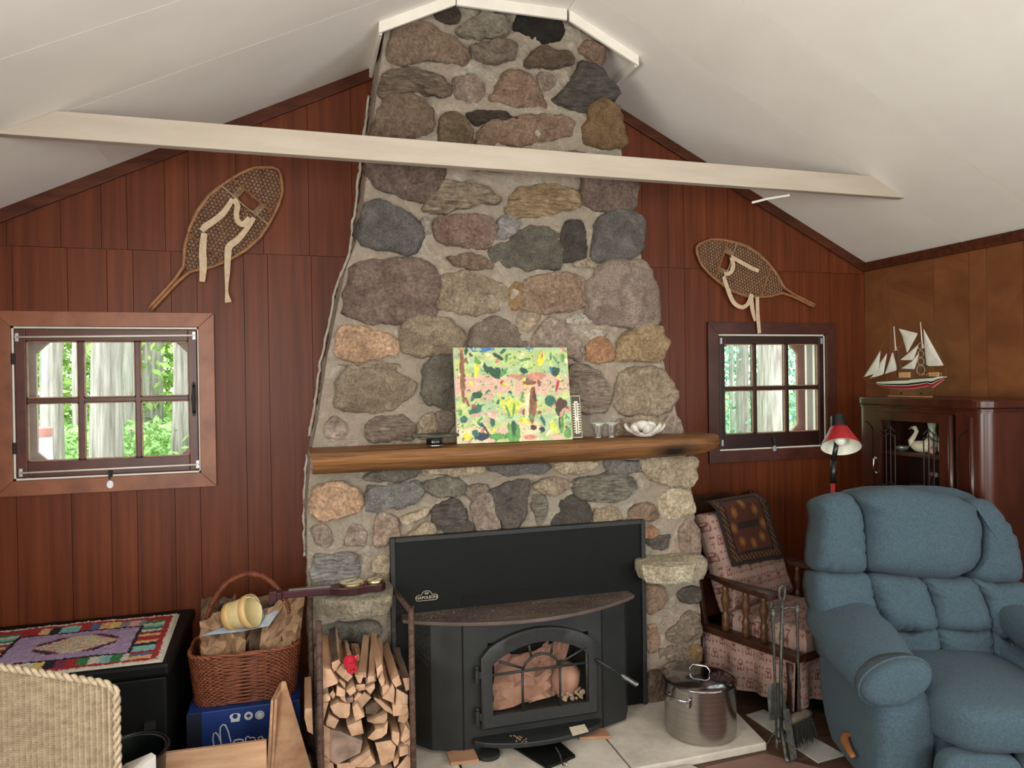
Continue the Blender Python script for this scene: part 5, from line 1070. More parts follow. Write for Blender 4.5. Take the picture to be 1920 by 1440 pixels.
m = MB(); m.tube([lev+V((.03, .03, .012)), lev+V((-.012, .02, .008)), lev+V((-.02, -.0, .0)), lev+V((-.02, -.06, -.018)), lev+V((-.018, -.085, -.022))], [.016, .018, .017, .013, .012], 10, flat=.6); mk('lever', m, mat('lever_wood', '#6d4426', '#85572f', (20, 20, 20), 4, .4), rec, local=True, smooth=True)
m = MB()
for x in (-.26, .26):
    for y in (-.2, .25): m.box((x, y, .03), (.06, .06, .06))
mk('foot', m, BLKP, rec, local=True)
# ================================================================== wooden armchair with patterned cushions
AC = V((2.315, -.60, 0)); AZ = rad(19); KX = 1.07
ac = thing('wooden_armchair', 'dark wooden platform armchair with floral cushions beside the chimney', 'armchair', AC, AZ)
def A_(nm, mb, mt, **k):
    for p_ in mb.v: p_.x *= KX
    return mk(nm, mb, mt, ac, local=True, **k)
ACW = mat('armchair_wood', '#27120a', '#3d2013', (6, 20, 20), 5, .4); TURN = mat('turned_spindle', '#402614', '#56371f', (20, 20, 4), 4, .4)
# floral fabric painted as a pattern on a fine grid
FC = {k: lin(v) for k, v in dict(g='#937a70', r='#6a2c2a', d='#4d211f', o='#80503e').items()}
def floral(a, b):
    """repeat of urns, sprigs and blossoms; a, b in metres"""
    S_ = .078; row = math.floor(b/S_); fa = ((a/S_+.5*(row % 2)) % 1)-.5; fb_ = (b/S_ % 1)-.5
    c = 'g'
    r = math.hypot(fa, (fb_-.18)*1.0)
    if .085 < r < .135: c = 'r'
    if abs(fa) < .025 and -.34 < fb_ < .08: c = 'd'
    if abs(fb_+.02-.5*abs(fa)) < .03 and abs(fa) < .2: c = 'r'
    if abs(fb_+.22+.6*abs(fa)) < .035 and abs(fa) < .17: c = 'r'
    if abs(abs(fa)-.17) < .022 and -.3 < fb_ < -.03: c = 'd'
    for cx, cy, R in ((.36, .22, .1), (-.36, .22, .1), (.38, -.22, .085), (-.38, -.2, .085)):
        d = math.hypot(fa-cx, fb_-cy); an = math.atan2(fb_-cy, fa-cx)
        if d < R*(.75+.3*math.cos(5*an)): c = 'r' if d > R*.35 else 'o'
    if abs(abs(fa)-.36) < .015 and fb_ < 0: c = 'o'
    return FC[c]
FAB = mat('floral_fabric', '#ffffff', attr=True, rough=.9)
def cloth(nm, fn, nu, nv, uv, back=None, **k):
    m = MB(); m.grid(fn, nu, nv); cols = [floral(*uv(i/nu, j/nv)) for j in range(nv+1) for i in range(nu+1)]
    return A_(nm, m, FAB, smooth=True, colors=cols, **k)
def cushion(nm, c, ex, ey, ez, R, nu=130, nv=130):
    """rounded box cushion as an unwrapped sphere-like grid; front (‑y local of R) face carries the pattern"""
    m = MB(); cols = []; c = V(c)
    e = .32
    sp = lambda x: math.copysign(abs(x)**e, x)
    nu2, nv2 = nu*2, nv
    for j in range(nv2+1):
        ph = -math.pi/2+math.pi*j/nv2
        for i in range(nu2+1):
            th = 2*math.pi*i/nu2
            p = V((sp(math.cos(ph))*sp(math.cos(th))*ex, sp(math.cos(ph))*sp(math.sin(th))*ey, sp(math.sin(ph))*ez))
            m.v.append(c+R @ p)
            # choose the flat coordinates from the dominant axis
            ax_, ay_, az_ = abs(p.x/ex), abs(p.y/ey), abs(p.z/ez)
            if az_ >= ax_ and az_ >= ay_: cols.append(floral(p.x, p.y))
            elif ay_ >= ax_: cols.append(floral(p.x, p.z))
            else: cols.append(floral(p.y, p.z))
    for j in range(nv2):
        for i in range(nu2): a = j*(nu2+1)+i; m.f.append((a, a+1, a+nu2+2, a+nu2+1)); m.mi.append(0)
    return A_(nm, m, FAB, smooth=True, colors=cols)
def flatcush(nm, O_, U_, W_, N_, th, nu=150, nv=150):
    """box cushion: dense patterned front, top and side faces with rounded edge"""
    O_, U_, W_, N_ = V(O_), V(U_), V(W_), V(N_); lu, lw = U_.length, W_.length; m = MB(); cols = []
    ed = lambda t: min(t, 1-t)
    def f(u, v, s):
        k = min(1, min(ed(u)*lu, ed(v)*lw)/.05); h = th*.5*(k*(2-k))**.5
        return O_+U_*u+W_*v+N_*(s*h*(1+.10*fb((u*3, v*3, s))))
    for s in (1, -1):
        b = len(m.v); m.grid(lambda u, v: f(u, v, s), nu, nv); cols += [floral(i/nu*lu, j/nv*lw) for j in range(nv+1) for i in range(nu+1)]
    return A_(nm, m, FAB, smooth=True, colors=cols)
flatcush('back_cushion', (-.25, .14, .42), (.50, 0, 0), (0, .17, .47), V((0, -1, .36)).normalized(), .13)
flatcush('seat_cushion', (-.245, -.30, .385), (.49, 0, 0), (0, .47, -.02), (0, 0, 1), .13)
# skirt
def skirt(nm, pa, pb, z0=.10, z1=.315, amp=.02):
    pa, pb = V(pa), V(pb); L_ = (pb-pa).length; nn_ = V((pb.y-pa.y, pa.x-pb.x, 0)).normalized()
    cloth(nm, lambda u, v: V((*(pa.lerp(pb, u)).xy, z0+(z1-z0)*v))+nn_*amp*(1-.75*v)*math.sin(u*L_*38)+V((0, 0, (1-v)*.012*math.sin(u*L_*19))), int(L_*300), 60, lambda u, v: (u*L_, v*(z1-z0)))
skirt('skirt', (-.29, .25, 0), (-.29, -.28, 0)); skirt('skirt', (-.29, -.285, 0), (.29, -.285, 0)); skirt('skirt', (.29, -.28, 0), (.29, .25, 0))
m = MB(); m.bb((-.31, -.30, .315), (-.255, .30, .35)); A_('side_rail', m, ACW, bevel=.006)
m = MB(); m.bb((.255, -.30, .315), (.31, .30, .35)); A_('side_rail', m, ACW, bevel=.006)
m = MB(); m.bb((-.255, -.30, .305), (.255, -.27, .335)); A_('front_rail', m, ACW, bevel=.006)
m = MB(); m.bb((-.255, -.26, .30), (.255, .28, .318)); A_('seat_deck', m, ACW)
for s in (-1, 1):
    x = s*.285
    for y in (-.11, -.01, .11):
        z0_, z1_ = .35, .575-.0*(y); h = z1_-z0_
        m = MB(); m.lathe([(.017, 0), (.019, .03*1), (.015, .05), (.021, .07), (.013, .085), (.012, .10), (.02, h*.62), (.022, h*.68), (.012, h*.85), (.016, h*.9), (.01, h)], (x, y, z0_), 14); A_('spindle', m, TURN, smooth=True)
    m = MB(); m.puff([(x+s*-.03, .25), (x-.028, .05), (x-.038, -.08), (x-.045, -.15), (x-.03, -.18), (x+.03, -.18), (x+.045, -.15), (x+.036, -.08), (x+.028, .05), (x+.03, .28)], (0, 0, .577), (1, 0, 0), (0, 1, 0), (0, 0, 1), .022, .002, n=40, prof=[(1, None), (1, 0), (1, .6), (.9, .95), (.5, 1)])
    A_('armrest', m, ACW, smooth=True, auto=40)
    for y in (-.25, .25): m = MB(); m.lathe([(.013, 0), (.02, .04), (.022, .12), (.016, .2), (.022, .30)], (x, y, 0), 12); A_('leg', m, ACW, smooth=True)
    m = MB(); m.prism([(s*.30, .22, .33), (s*.30, .30, .33), (s*.30, .47, .86), (s*.30, .46, .93), (s*.30, .40, .95), (s*.30, .35, .88), (s*.30, .26, .55)], (-s*.028, 0, 0)); A_('back_post', m, ACW, bevel=.006)
m = MB(); m.prism([(-.28, .27, .36), (.28, .27, .36), (.28, .44, .90), (.15, .455, .945), (-.15, .455, .945), (-.28, .44, .90)], (0, .02, 0)); A_('back_panel', m, ACW, bevel=.005)
# folded rug hung over the chair back
RUGC = {k: lin(v) for k, v in dict(b='#241710', r='#452011', o='#6e441f', k='#15100e', y='#865a2a').items()}
def rugpat(u, v):
    d = min(u, 1-u, v, 1-v)
    if d < .05: return RUGC['k'] if d > .025 else RUGC['b']
    if d < .13: return RUGC['o'] if (int(u*46)+int(v*30)) % 3 == 0 else RUGC['b']
    if d < .16: return RUGC['k']
    for cx, cy in ((.3, .7), (.5, .8), (.7, .7), (.3, .3), (.5, .25), (.7, .32), (.22, .5), (.79, .5)):
        a = math.atan2(v-cy, u-cx); r = math.hypot((u-cx)*1.3, v-cy)
        if r < .085*(.6+.4*abs(math.cos(4*a))): return RUGC['y'] if r < .03 else RUGC['o']
    if abs(v-.52) < .05 and abs(u-.5) < .2: return RUGC['k'] if int(u*40) % 2 else RUGC['b']
    return RUGC['r']
U_, W_ = V((.36, .0, .0)), V((0, .11, .30)); nb = V((0, -1, .36)).normalized()
O_ = V((-.17, .215, .62)); 
def rugf(u, v):
    if v < .78: 
        t = v/.78; return V((-.20+.40*u, 0, 0))+V((0, .14, .42)).lerp(V((0, .31, .89)), .42+.58*t)+nb*.079+V((0, 0, .008*fb((u*3, v*3, 2))))+V((0, 0, -.02*u*(1-t)))
    t = (v-.78)/.22; a = t*1.5; return V((-.20+.40*u, .31, .89))+nb*.079+V((0, .03+.11*t-.03, .022*math.sin(t*math.pi)+.015*t))
m = MB(); m.grid(rugf, 120, 90); cols = [rugpat(i/120, j/90) for j in range(91) for i in range(121)]
for p_ in m.v: p_.x *= KX
rg = mk('chair_rug', m, mat('woven_rug', '#ffffff', attr=True, rough=.95), None, smooth=True, colors=cols)
rg.matrix_world = PMAT[ac.name]; md = rg.modifiers.new('thick', 'SOLIDIFY'); md.thickness = .006; md.offset = 1
tag(rg, 'small dark oriental rug draped over the back of the floral armchair', 'rug')
# ================================================================== stock pot
PC = V((1.672, -.882, .035)); PR, PH = .155, .232
po = thing('stock_pot', 'tall stainless steel stock pot with lid on the hearth slab', 'pot', PC)
POT = mat('brushed_steel', '#a7a3a0', '#b9b5b2', (2, 2, 140), 4, .24, metal=1, bump=.0002)
m = MB(); m.lathe([(PR-.012, 0), (PR-.003, .006), (PR, .018), (PR, PH-.004), (PR+.004, PH), (PR-.004, PH), (PR-.004, .02), (.001, .012)], PC, 56); mk('pot_body', m, POT, po, smooth=True, auto=50)
m = MB(); m.lathe([(PR+.006, PH+.001), (PR+.007, PH+.004), (PR-.004, PH+.008), (PR-.03, PH+.016), (.05, PH+.022), (.001, PH+.023)], PC, 56); lid = mk('lid', m, mat('lid_steel', '#8e8d92', '#9b9aa0', (3, 3, 3), 3, .12, metal=1), po, smooth=True)
m = MB(); z = PC.z+PH+.02; d = V((.75, -.66, 0)); c = V((PC.x, PC.y, z)); m.tube([c-d*.04, c-d*.045+V((0, 0, .02)), c-d*.03+V((0, 0, .038)), c+d*.03+V((0, 0, .038)), c+d*.045+V((0, 0, .02)), c+d*.04], .004, 8); mk('lid_handle', m, CHROME, lid, smooth=True)
for an in (205, 25):
    a = rad(an); u = V((math.cos(a), math.sin(a), 0)); t = V((-u.y, u.x, 0)); zz = PH-.045; b = PC+V((0, 0, zz))
    m = MB(); m.tube([b+u*PR+t*.048, b+u*(PR+.022)+t*.05+V((0, 0, .01)), b+u*(PR+.034)+t*.03+V((0, 0, .013)), b+u*(PR+.034)-t*.03+V((0, 0, .013)), b+u*(PR+.022)-t*.05+V((0, 0, .01)), b+u*PR-t*.048], .0055, 8); hn = mk('side_handle', m, CHROME, po, smooth=True)
    m = MB()
    for s in (-1, 1):
        for dz in (-.012, .004): m.ell(b+u*(PR+.001)+t*s*.05+V((0, 0, dz)), (.005, .005, .005), 8, 6)
        m.box(b+u*(PR+.0015)+t*s*.05+V((0, 0, -.004)), (.016, .016, .034), rotm(0, 0, an))
    mk('rivets', m, CHROME, hn, smooth=True, auto=40)
# ================================================================== fireplace tools
TC = V((1.93, -1.10, 0)); IRON = mat('worn_iron', '#3a3a36', '#595a52', (50, 50, 50), 5, .5, metal=.5, bump=.0006, bscale=120)
ts = thing('tool_stand', 'wrought iron fireplace tool stand with loop handle on splayed feet', 'stand', TC)
tp = atx(1474, 1095, 0) if 0 else at(1474, 1097, -1.10); ztop = tp.z
m = MB(); m.tube([TC+V((0, 0, .05)), TC+V((.0, 0, .3)), TC+V((.012, 0, ztop-.07))], .0075, 8); mk('post', m, IRON, ts, smooth=True)
hc = TC+V((.012, 0, ztop-.035)); m = MB(); m.tube([hc+V((0, 0, -.04)), hc+V((-.014, 0, -.01)), hc+V((-.013, 0, .025)), hc+V((0, 0, .036)), hc+V((.013, 0, .025)), hc+V((.014, 0, -.01)), hc+V((0, 0, -.04))], .006, 8); mk('loop_handle', m, IRON, ts, smooth=True)
m = MB(); cz = ztop-.10; C0 = TC+V((.012, 0, cz))
for a in (200, 350, 95): u = V((math.cos(rad(a)), math.sin(rad(a)), 0)); m.tube([C0, C0+u*.03+V((0, 0, .006)), C0+u*.062, C0+u*.075+V((0, 0, .014))], [.006, .005, .005, .004], 6)
mk('hook_arms', m, IRON, ts, smooth=True)
m = MB()
for a in (250, 10, 130):
    u = V((math.cos(rad(a)), math.sin(rad(a)), 0)); m.tube([TC+V((0, 0, .11)), TC+u*.035+V((0, 0, .07)), TC+u*.06+V((0, 0, .02)), TC+u*.085+V((0, 0, .008))], [.009, .009, .008, .011], 8, flat=.5)
mk('splayed_feet', m, IRON, ts, smooth=True)
def tool(nm, lb, a, zb, tip):
    u = V((math.cos(rad(a)), math.sin(rad(a)), 0)); p0 = C0+u*.066+V((0, 0, .006)); t_ = thing(nm, lb, 'fire tool', V((p0.x, p0.y, zb)), group='fireplace tools')
    p1 = V((p0.x+tip[0], p0.y+tip[1], zb))
    m = MB(); m.tube([p0+V((0, 0, .008)), p0+V((0, 0, -.02)), p0+V((0, 0, -.055)), p0.lerp(p1, .22), p0.lerp(p1, .45), p1], [.009, .011, .007, .0055, .0055, .005], 8); mk('shaft', m, IRON, t_, smooth=True)
    return t_, p0, p1
t1, a, b = tool('fire_poker', 'iron poker hanging at the left of the fireplace tool stand', 200, .07, (.01, 0)); m = MB(); m.tube([b+V((0, 0, .01)), b+V((0, 0, -.03)), b+V((.01, 0, -.04))], [.006, .005, .002], 6); m.tube([b, b+V((.018, 0, -.008)), b+V((.02, 0, .004))], [.005, .004, .002], 6); mk('point', m, IRON, t1, smooth=True)
t2, a, b = tool('hearth_brush', 'hearth brush with dark bristles hanging at the right of the tool stand', 350, .15, (.0, -.01))
m = MB(); R_ = rotm(0, 65, -20); m.tube([b+V((-.05, 0, -.012)), b+V((-.03, 0, .0)), b+V((.03, 0, .014)), b+V((.055, 0, .012))], [.014, .019, .019, .012], 12); mk('brush_head', m, mat('brush_wood', '#4d4238', '#5f5347', (20, 20, 20), 4, .7), t2, smooth=True)
m = MB(); rr = random.Random(9)
for k in range(420):
    x = rr.uniform(-.042, .05); y = rr.uniform(-.014, .014); p_ = b+V((x, y, -.005+x*.2)); q_ = p_+V((rr.uniform(-.016, .016)+x*.35, rr.uniform(-.02, .02)+y, -.085-rr.uniform(0, .03)+.25*abs(x))); q_.z = max(q_.z, .006)
    m.tube([p_, p_.lerp(q_, .6)+V((rr.uniform(-.004, .004), rr.uniform(-.004, .004), 0)), q_], [.0016, .0014, .0008], 3)
mk('bristles', m, mat('black_bristle', '#0e0f0e', '#1a1b19', rough=.8), t2, kind='stuff')
t3, a, b = tool('ash_shovel', 'ash shovel with flat grey pan hanging behind the tool stand', 95, .24, (.03, .02))
m = MB(); m.prism([b+V((-.02, 0, .02)), b+V((.02, 0, .02)), b+V((.05, .01, -.02)), b+V((.075, .015, -.15)), b+V((-.02, .015, -.15)), b+V((-.035, .01, -.02))], (.0, .003, .0)); mk('pan', m, mat('galvanised', '#62665f', '#8f948a', (20, 20, 20), 6, .45, metal=.7), t3, bevel=.001)
m = MB(); m.prism([TC+V((-.012, -.03, .20)), TC+V((.018, -.03, .20)), TC+V((.012, -.085, .02)), TC+V((-.018, -.085, .012))], (0, .004, 0)); mk('flat_foot', m, IRON, ts)
# ================================================================== firewood rack
rk = thing('firewood_rack', 'narrow log rack of rusty reinforcing bars in front of the chimney', 'rack', (.205, -.79, .034))
RUST = mat('rusty_rebar', '#3d2a22', '#5a4033', (40, 40, 40), 5, .7, bump=.001, bscale=120)
RF, RB_ = -1.0, -.575
def rebar(a, b, r=.0095):
    m = MB(); a = V(a); b = V(b); m.tube([a, b], r, 8); d = (b-a).normalized(); L_ = (b-a).length; u = d.orthogonal().normalized(); q = d.cross(u); k = 0; s = .02
    while s < L_-.01:
        c = a+d*s
        for h0 in (0, math.pi): m.tube([c+(u*math.cos(h0+t*.35)+q*math.sin(h0+t*.35))*(r+.0006)+d*(.006*t*(1 if k % 2 else -1)*.7) for t in range(6)], .0022, 4)
        s += .022; k += 1
    return m
rx0, rx1 = .043, .379
for x, y, z, nm in ((rx0, RF, .735, 'post'), (rx1, RF, .748, 'post'), (rx0-.026, RB_, .70, 'post'), (rx1-.018, RB_, .715, 'post')): mk(nm, rebar((x, y, .036), (x, y, z), .0115 if y == RF else .0095), RUST, rk, smooth=True)
for x, xb, z in ((rx0, rx0-.026, .05), (rx1, rx1-.018, .05), (rx1, rx1-.018, .735)): mk('rail', rebar((x, RF, z), (xb, RB_, z-(.03 if z > .5 else 0)), .008), RUST, rk, smooth=True)
for y, o_ in ((RF, 0), (RB_, -.02)): mk('rail', rebar((rx0+o_, y, .05), (rx1+o_*.8, y, .05), .008), RUST, rk, smooth=True)
m = MB(); m.cyl((rx0-.10, RF-.005, .041), (rx0-.005, RF-.01, .20), .006, n=8); mk('brace', m, RUST, rk)
# split logs: each end face traced, each log its own thing
LOGL = mat('split_wood_pale', '#8f6c50', '#c6a283', (22, 3, 22), 8, .8, rand=.2, lo=.25, hi=.75, bump=.001, bscale=(60, 6, 60)); LOGD = mat('split_wood_weathered', '#655146', '#8a7263', (16, 2, 16), 6, .85, rand=.12, bump=.001, bscale=(60, 6, 60)); LOGB = mat('bark_brown', '#3f2f25', '#5b4636', (30, 6, 30), 6, .9, bump=.003, bscale=(40, 9, 40))
LG = [('l',[(195,560),(215,430),(240,480),(310,490),(385,600),(360,635),(210,690)]),('l',[(315,430),(380,400),(405,430),(355,500),(325,480)]),('l',[(365,510),(400,455),(475,515),(430,580)]),('l',[(430,575),(470,525),(520,560),(470,610)]),('l',[(545,545),(625,545),(600,625),(575,620)]),('d',[(645,575),(745,535),(748,600),(650,635)]),
('l',[(750,490),(805,430),(812,500),(760,570)]),('l',[(775,600),(805,510),(830,580),(828,640),(795,665)]),('l',[(900,600),(965,545),(990,635),(935,665)]),('l',[(1008,570),(1065,570),(1080,670),(1035,700)]),('l',[(380,600),(395,585),(450,625),(450,675)]),('l',[(365,740),(375,650),(450,700),(445,760)]),('l',[(460,700),(530,650),(560,695),(500,745)]),('l',[(555,635),(640,625),(640,690),(580,700),(555,670)]),
('l',[(640,680),(735,630),(735,670),(690,735)]),('l',[(805,670),(850,640),(880,660),(820,740),(810,720)]),('l',[(850,700),(905,640),(925,690),(920,815),(810,765)]),('l',[(945,680),(1055,735),(1050,820),(940,840)]),('l',[(910,830),(1050,830),(1050,900),(1020,935),(920,930)]),('d',[(215,700),(260,660),(290,680),(270,720),(220,740)]),('l',[(215,760),(270,725),(305,765),(300,790),(235,815)]),
('l',[(290,735),(325,700),(350,740),(335,775)]),('l',[(400,765),(450,760),(455,815),(430,800)]),('d',[(455,800),(460,770),(525,755),(525,795),(450,825)]),('l',[(535,780),(570,715),(610,730),(560,790)]),('l',[(565,790),(630,710),(695,765),(610,860)]),('l',[(305,850),(380,815),(490,835),(485,930),(465,960),(400,950),(340,910)]),('l',[(520,860),(560,820),(640,940),(550,985),(530,930)]),
('b',[(650,855),(700,820),(750,810),(790,860),(735,925),(645,925)]),('l',[(725,760),(780,780),(900,870),(910,935),(830,880),(740,790)]),('l',[(190,980),(235,820),(290,810),(240,990)]),('l',[(265,1000),(290,925),(385,985),(350,1055),(270,1030)]),('l',[(665,985),(850,910),(850,960),(830,1010),(720,1015)]),('l',[(960,990),(970,935),(1060,900),(1055,965),(1020,1010)]),('l',[(195,1160),(220,1020),(305,1075),(315,1380),(200,1280)]),
('d',[(312,1080),(400,1095),(610,1180),(590,1290),(370,1400),(318,1370)]),('l',[(470,1040),(600,980),(620,1110),(510,1135)]),('l',[(665,1150),(740,1070),(820,1050),(860,1000),(850,1100),(800,1150),(720,1175)]),('l',[(900,1090),(970,1100),(970,1180),(950,1230),(905,1170)]),('l',[(985,1180),(1030,1030),(1090,1090),(1095,1130),(1010,1205)]),('l',[(1015,1210),(1095,1135),(1080,1225),(1030,1225)]),
('l',[(740,1200),(890,1170),(930,1240),(910,1370),(800,1430),(770,1300)]),('l',[(975,1245),(1050,1230),(1055,1310),(975,1330)]),('l',[(500,1390),(680,1270),(690,1310),(560,1430),(510,1420)]),('l',[(560,1430),(690,1320),(745,1390),(680,1440)]),('l',[(950,1430),(1050,1320),(1105,1390),(1080,1450),(950,1460)]),('l',[(195,1310),(300,1370),(290,1400),(200,1350)]),('l',[(200,1500),(200,1370),(330,1400),(350,1500)]),('l',[(915,1380),(970,1340),(960,1400),(920,1430)]),
('l',[(370,1410),(490,1390),(550,1440),(540,1530),(380,1540)]),('d',[(700,1450),(900,1440),(920,1540),(720,1560)]),('l',[(560,1450),(680,1450),(690,1550),(550,1550)]),('l',[(930,1470),(1080,1470),(1090,1580),(940,1580)]),('b',[(200,1520),(360,1520),(360,1650),(200,1650)]),('l',[(380,1560),(600,1560),(600,1680),(380,1690)]),('l',[(620,1570),(850,1570),(850,1690),(620,1690)]),('b',[(870,1600),(1080,1600),(1080,1690),(870,1690)])]
LBL = ['pale split log on the left edge near the top of the stack', None]
rr = random.Random(21)
def where(cx, cy):
    v = 'near the top' if cy < 700 else 'in the upper middle' if cy < 860 else 'in the middle' if cy < 1050 else 'in the lower part' if cy < 1300 else 'at the bottom'
    h = 'left side' if cx < 400 else 'centre' if cx < 800 else 'right side'
    return v, h
used = {}
for i, (k, pl) in enumerate(LG):
    yf = RF+.012+rr.uniform(0, .03); w3 = [at(560+x/5.1417, 1160+y/5.1417, yf) for x, y in pl]
    cx = sum(p.x for p in w3)/len(w3); cz = sum(p.z for p in w3)/len(w3); ln = rr.uniform(.33, .39)
    w3 = [V((cx+(p.x-cx)*1.04, p.y, max(.063, cz+(p.z-cz)*1.04))) for p in w3]
    if max(p.z for p in w3) < .075: continue
    m = MB(); n = len(w3); dx, dz = rr.uniform(-.008, .008), rr.uniform(-.006, .006)
    ring = []
    for t in range(5):
        f = t/4
        for p in w3:
            j = .0035*fb((p.x*30+f*5, p.z*30, i)); ring.append(V((p.x+dx*f+j, p.y+ln*f+(.006*fb((p.x*40, p.z*40, i)) if t == 0 else 0), max(.0615, p.z+dz*f+j))))
    fs = [tuple(range(n))[::-1], tuple(range(4*n, 5*n))]+[(t*n+a, t*n+(a+1) % n, (t+1)*n+(a+1) % n, (t+1)*n+a) for t in range(4) for a in range(n)]
    m.add(ring, fs)
    if k == 'l' and i % 4 == 1:
        for q_ in range(len(m.mi)): m.mi[q_] = 1 if (q_ > 1 and (q_-2) % n == 0) else 0
    o = mk('split_log', m, [{'l': LOGL, 'd': LOGD, 'b': LOGB}[k], LOGB], bevel=.0015)
    mx = sum(p[0] for p in pl)/len(pl); my = sum(p[1] for p in pl)/len(pl); v, h = where(mx, my); sz = (max(p[0] for p in pl)-min(p[0] for p in pl))
    kind = {'l': 'pale', 'd': 'grey weathered', 'b': 'dark barky'}[k]; size = 'slim' if sz < 75 else 'thick' if sz > 130 else 'medium'
    shape = {4: 'four-sided', 5: 'five-sided', 6: 'rounded', 7: 'wedge-shaped'}[n]
    tag(o, f'{size} {kind} {shape} log {v}, {h}', 'log', 'split logs in the rack'); used.setdefault(o['label'], []).append((mx, my, o))
for lb, lst in used.items():
    if len(lst) > 1:
        lst.sort(key=lambda t: t[1]); nm = ['topmost', 'second from top', 'third from top', 'fourth from top', 'fifth from top', 'sixth from top', 'seventh from top']
        for (x, y, o), w_ in zip(lst, nm): o['label'] = lb+', '+w_
# kindling lying on top
KN = [((215, 230), (285, 520), 58, 'broad pale kindling stick at the left edge on top of the stack'), ((265, 218), (352, 455), 46, 'slim kindling stick second from the left on the stack'), ((330, 275), (425, 440), 38, 'thin dark-edged kindling stick left of the red cap'), ((455, 212), (492, 352), 40, 'short kindling stick behind the red cap'), ((530, 250), (572, 350), 24, 'thin kindling stick just right of the red cap'), ((650, 160), (605, 525), 88, 'widest pale kindling stick in the centre on top of the stack'), ((725, 140), (697, 560), 70, 'long narrow kindling stick right of the widest one'), ((785, 188), (785, 470), 56, 'rightmost straight kindling stick on top of the stack'), ((400, 270), (470, 420), 26, 'dark thin kindling stick just left of the red cap')]
for i, (b, f, wd, lb) in enumerate(KN):
    pf = at(560+f[0]/5.1417, 1160+f[1]/5.1417, RF+.03); pb_ = at(560+b[0]/5.1417, 1160+b[1]/5.1417, RB_-.055); w_ = wd/5.1417/FPX*2.75; th = .022
    m = MB(); vs = []
    for t in range(7):
        c = pf.lerp(pb_, t/6); j = .004*fb((i*3, t*.8, 1)); k_ = w_*.5*(1-.15*t/6)
        vs += [c+V((-k_+j, 0, -th)), c+V((k_+j, 0, -th+.004)), c+V((k_*.9+j, 0, 0)), c+V((-k_*.8+j, 0, .003))]
    fs = [(0, 1, 2, 3), (24, 27, 26, 25)]+[(t*4+a, t*4+(a+1) % 4, (t+1)*4+(a+1) % 4, (t+1)*4+a) for t in range(6) for a in range(4)]
    m.add(vs, fs); tag(mk('kindling_stick', m, LOGD if i in (2, 8) else LOGL, bevel=.001), lb, 'kindling', 'kindling on the stack')
m = MB(); pf = at(560+955/5.1417, 1160+560/5.1417, RF+.05); pb_ = at(560+865/5.1417, 1160+400/5.1417, RB_-.1); m.tube([pf+V((0, 0, -.02)), pf.lerp(pb_, .5)+V((0, 0, -.018)), pb_+V((0, 0, -.02))], [.03, .032, .03], 9)
tag(mk('round_log', m, LOGB, smooth=True), 'round bark-covered log at the top right of the stack', 'log')
m = MB(); w3 = [at(560+x/5.1417, 1160+y/5.1417, -.93) for x, y in ((60, 870), (130, 860), (140, 1120), (85, 1090), (55, 960))]; m.prism(w3, (.0, .3, 0)); lo_ = min(p.z for p in m.v)
tag(mk('split_log', m, LOGL, bevel=.002), 'pale split log poking out past the left post of the rack', 'log', 'split logs in the rack')
# red cap-like plastic cap
p = at(560+500/5.1417, 1160+445/5.1417, RF+.0); rb = thing('plastic_cap', 'small red plastic cap with two holes on the kindling', 'cap', p)
RED = mat('red_plastic', '#a3172a', '#b82034', rough=.3); dv = V((.15, -1, -.35)).normalized(); Rm = V((0, 0, 1)).rotation_difference(dv).to_matrix()
m = MB(); m.lathe([(.016, -.03), (.022, -.028), (.023, -.006), (.0195, .0), (.0195, .02), (.0205, .022), (.019, .026), (.012, .026)], p, 20, R=Rm); mk('cap_body', m, RED, rb, smooth=True, auto=40)
m = MB(); c = p+dv*.0265
for s in (-1, 1): m.ell(c+V((s*.006, 0, 0)), (.0026, .001, .004), 8, 6)
mk('holes', m, mat('void_black', '#020202'), rb)
m = MB(); m.ell(p+V((.022, 0, .018))-dv*.01, (.008, .006, .009), 10, 6); mk('side_tab', m, RED, rb, smooth=True)
# ================================================================== banjo barometer on the left ledge
bz = .742; BW = mat('dark_red_mahogany', '#2a1015', '#3d1a20', (6, 30, 30), 4, .28)
A0 = at(508, 1135, -.72); B0 = at(722, 1102, -.70); dirx = (B0-A0).normalized(); bz = .7475
A0 = V((A0.x, -.705, bz)); B0 = V((B0.x, -.69, bz)); L_ = (B0-A0).length
ba = thing('banjo_barometer', 'dark red wooden banjo barometer with two brass dials lying on the left ledge', 'barometer', A0)
prof_ = [(0, .022), (.05, .03), (.09, .03), (.10, .02), (.14, .018), (.35, .022), (.5, .03), (.58, .05), (.66, .068), (.74, .066), (.82, .046), (.86, .04), (.91, .05), (.96, .046), (1, .02)]
m = MB(); top = [(A0.x+L_*s, A0.y+d*.8) for s, d in prof_]+[(A0.x+L_*s, A0.y-d*.8) for s, d in prof_[::-1]]
m.prism([(x, y, bz) for x, y in top], (0, 0, .03)); mk('case', m, BW, ba, bevel=.004)
for s, r, nm in ((.70, .052, 'dial'), (.905, .033, 'dial')):
    c = V((A0.x+L_*s, A0.y, bz+.030)); m = MB(); m.lathe([(r, 0), (r+.001, .004), (r, .011), (r*.95, .0125), (r*.92, .0112)], c, 32); d_ = mk(nm, m, BRASS, ba, smooth=True, auto=40)
    m = MB(); m.lathe([(r*.93, .0112), (.001, .0116)], c, 32); mk('dial_face', m, mat('dial_face', '#b9b29a', '#cfc8b2', rough=.5), d_)
    m = MB(); m.box(c+V((0, 0, .0135)), (r*1.3, .002, .001), rotm(0, 0, 40)); m.ell(c+V((0, 0, .0135)), (.004, .004, .002), 8, 4); mk('needle', m, CASTIRON, d_)
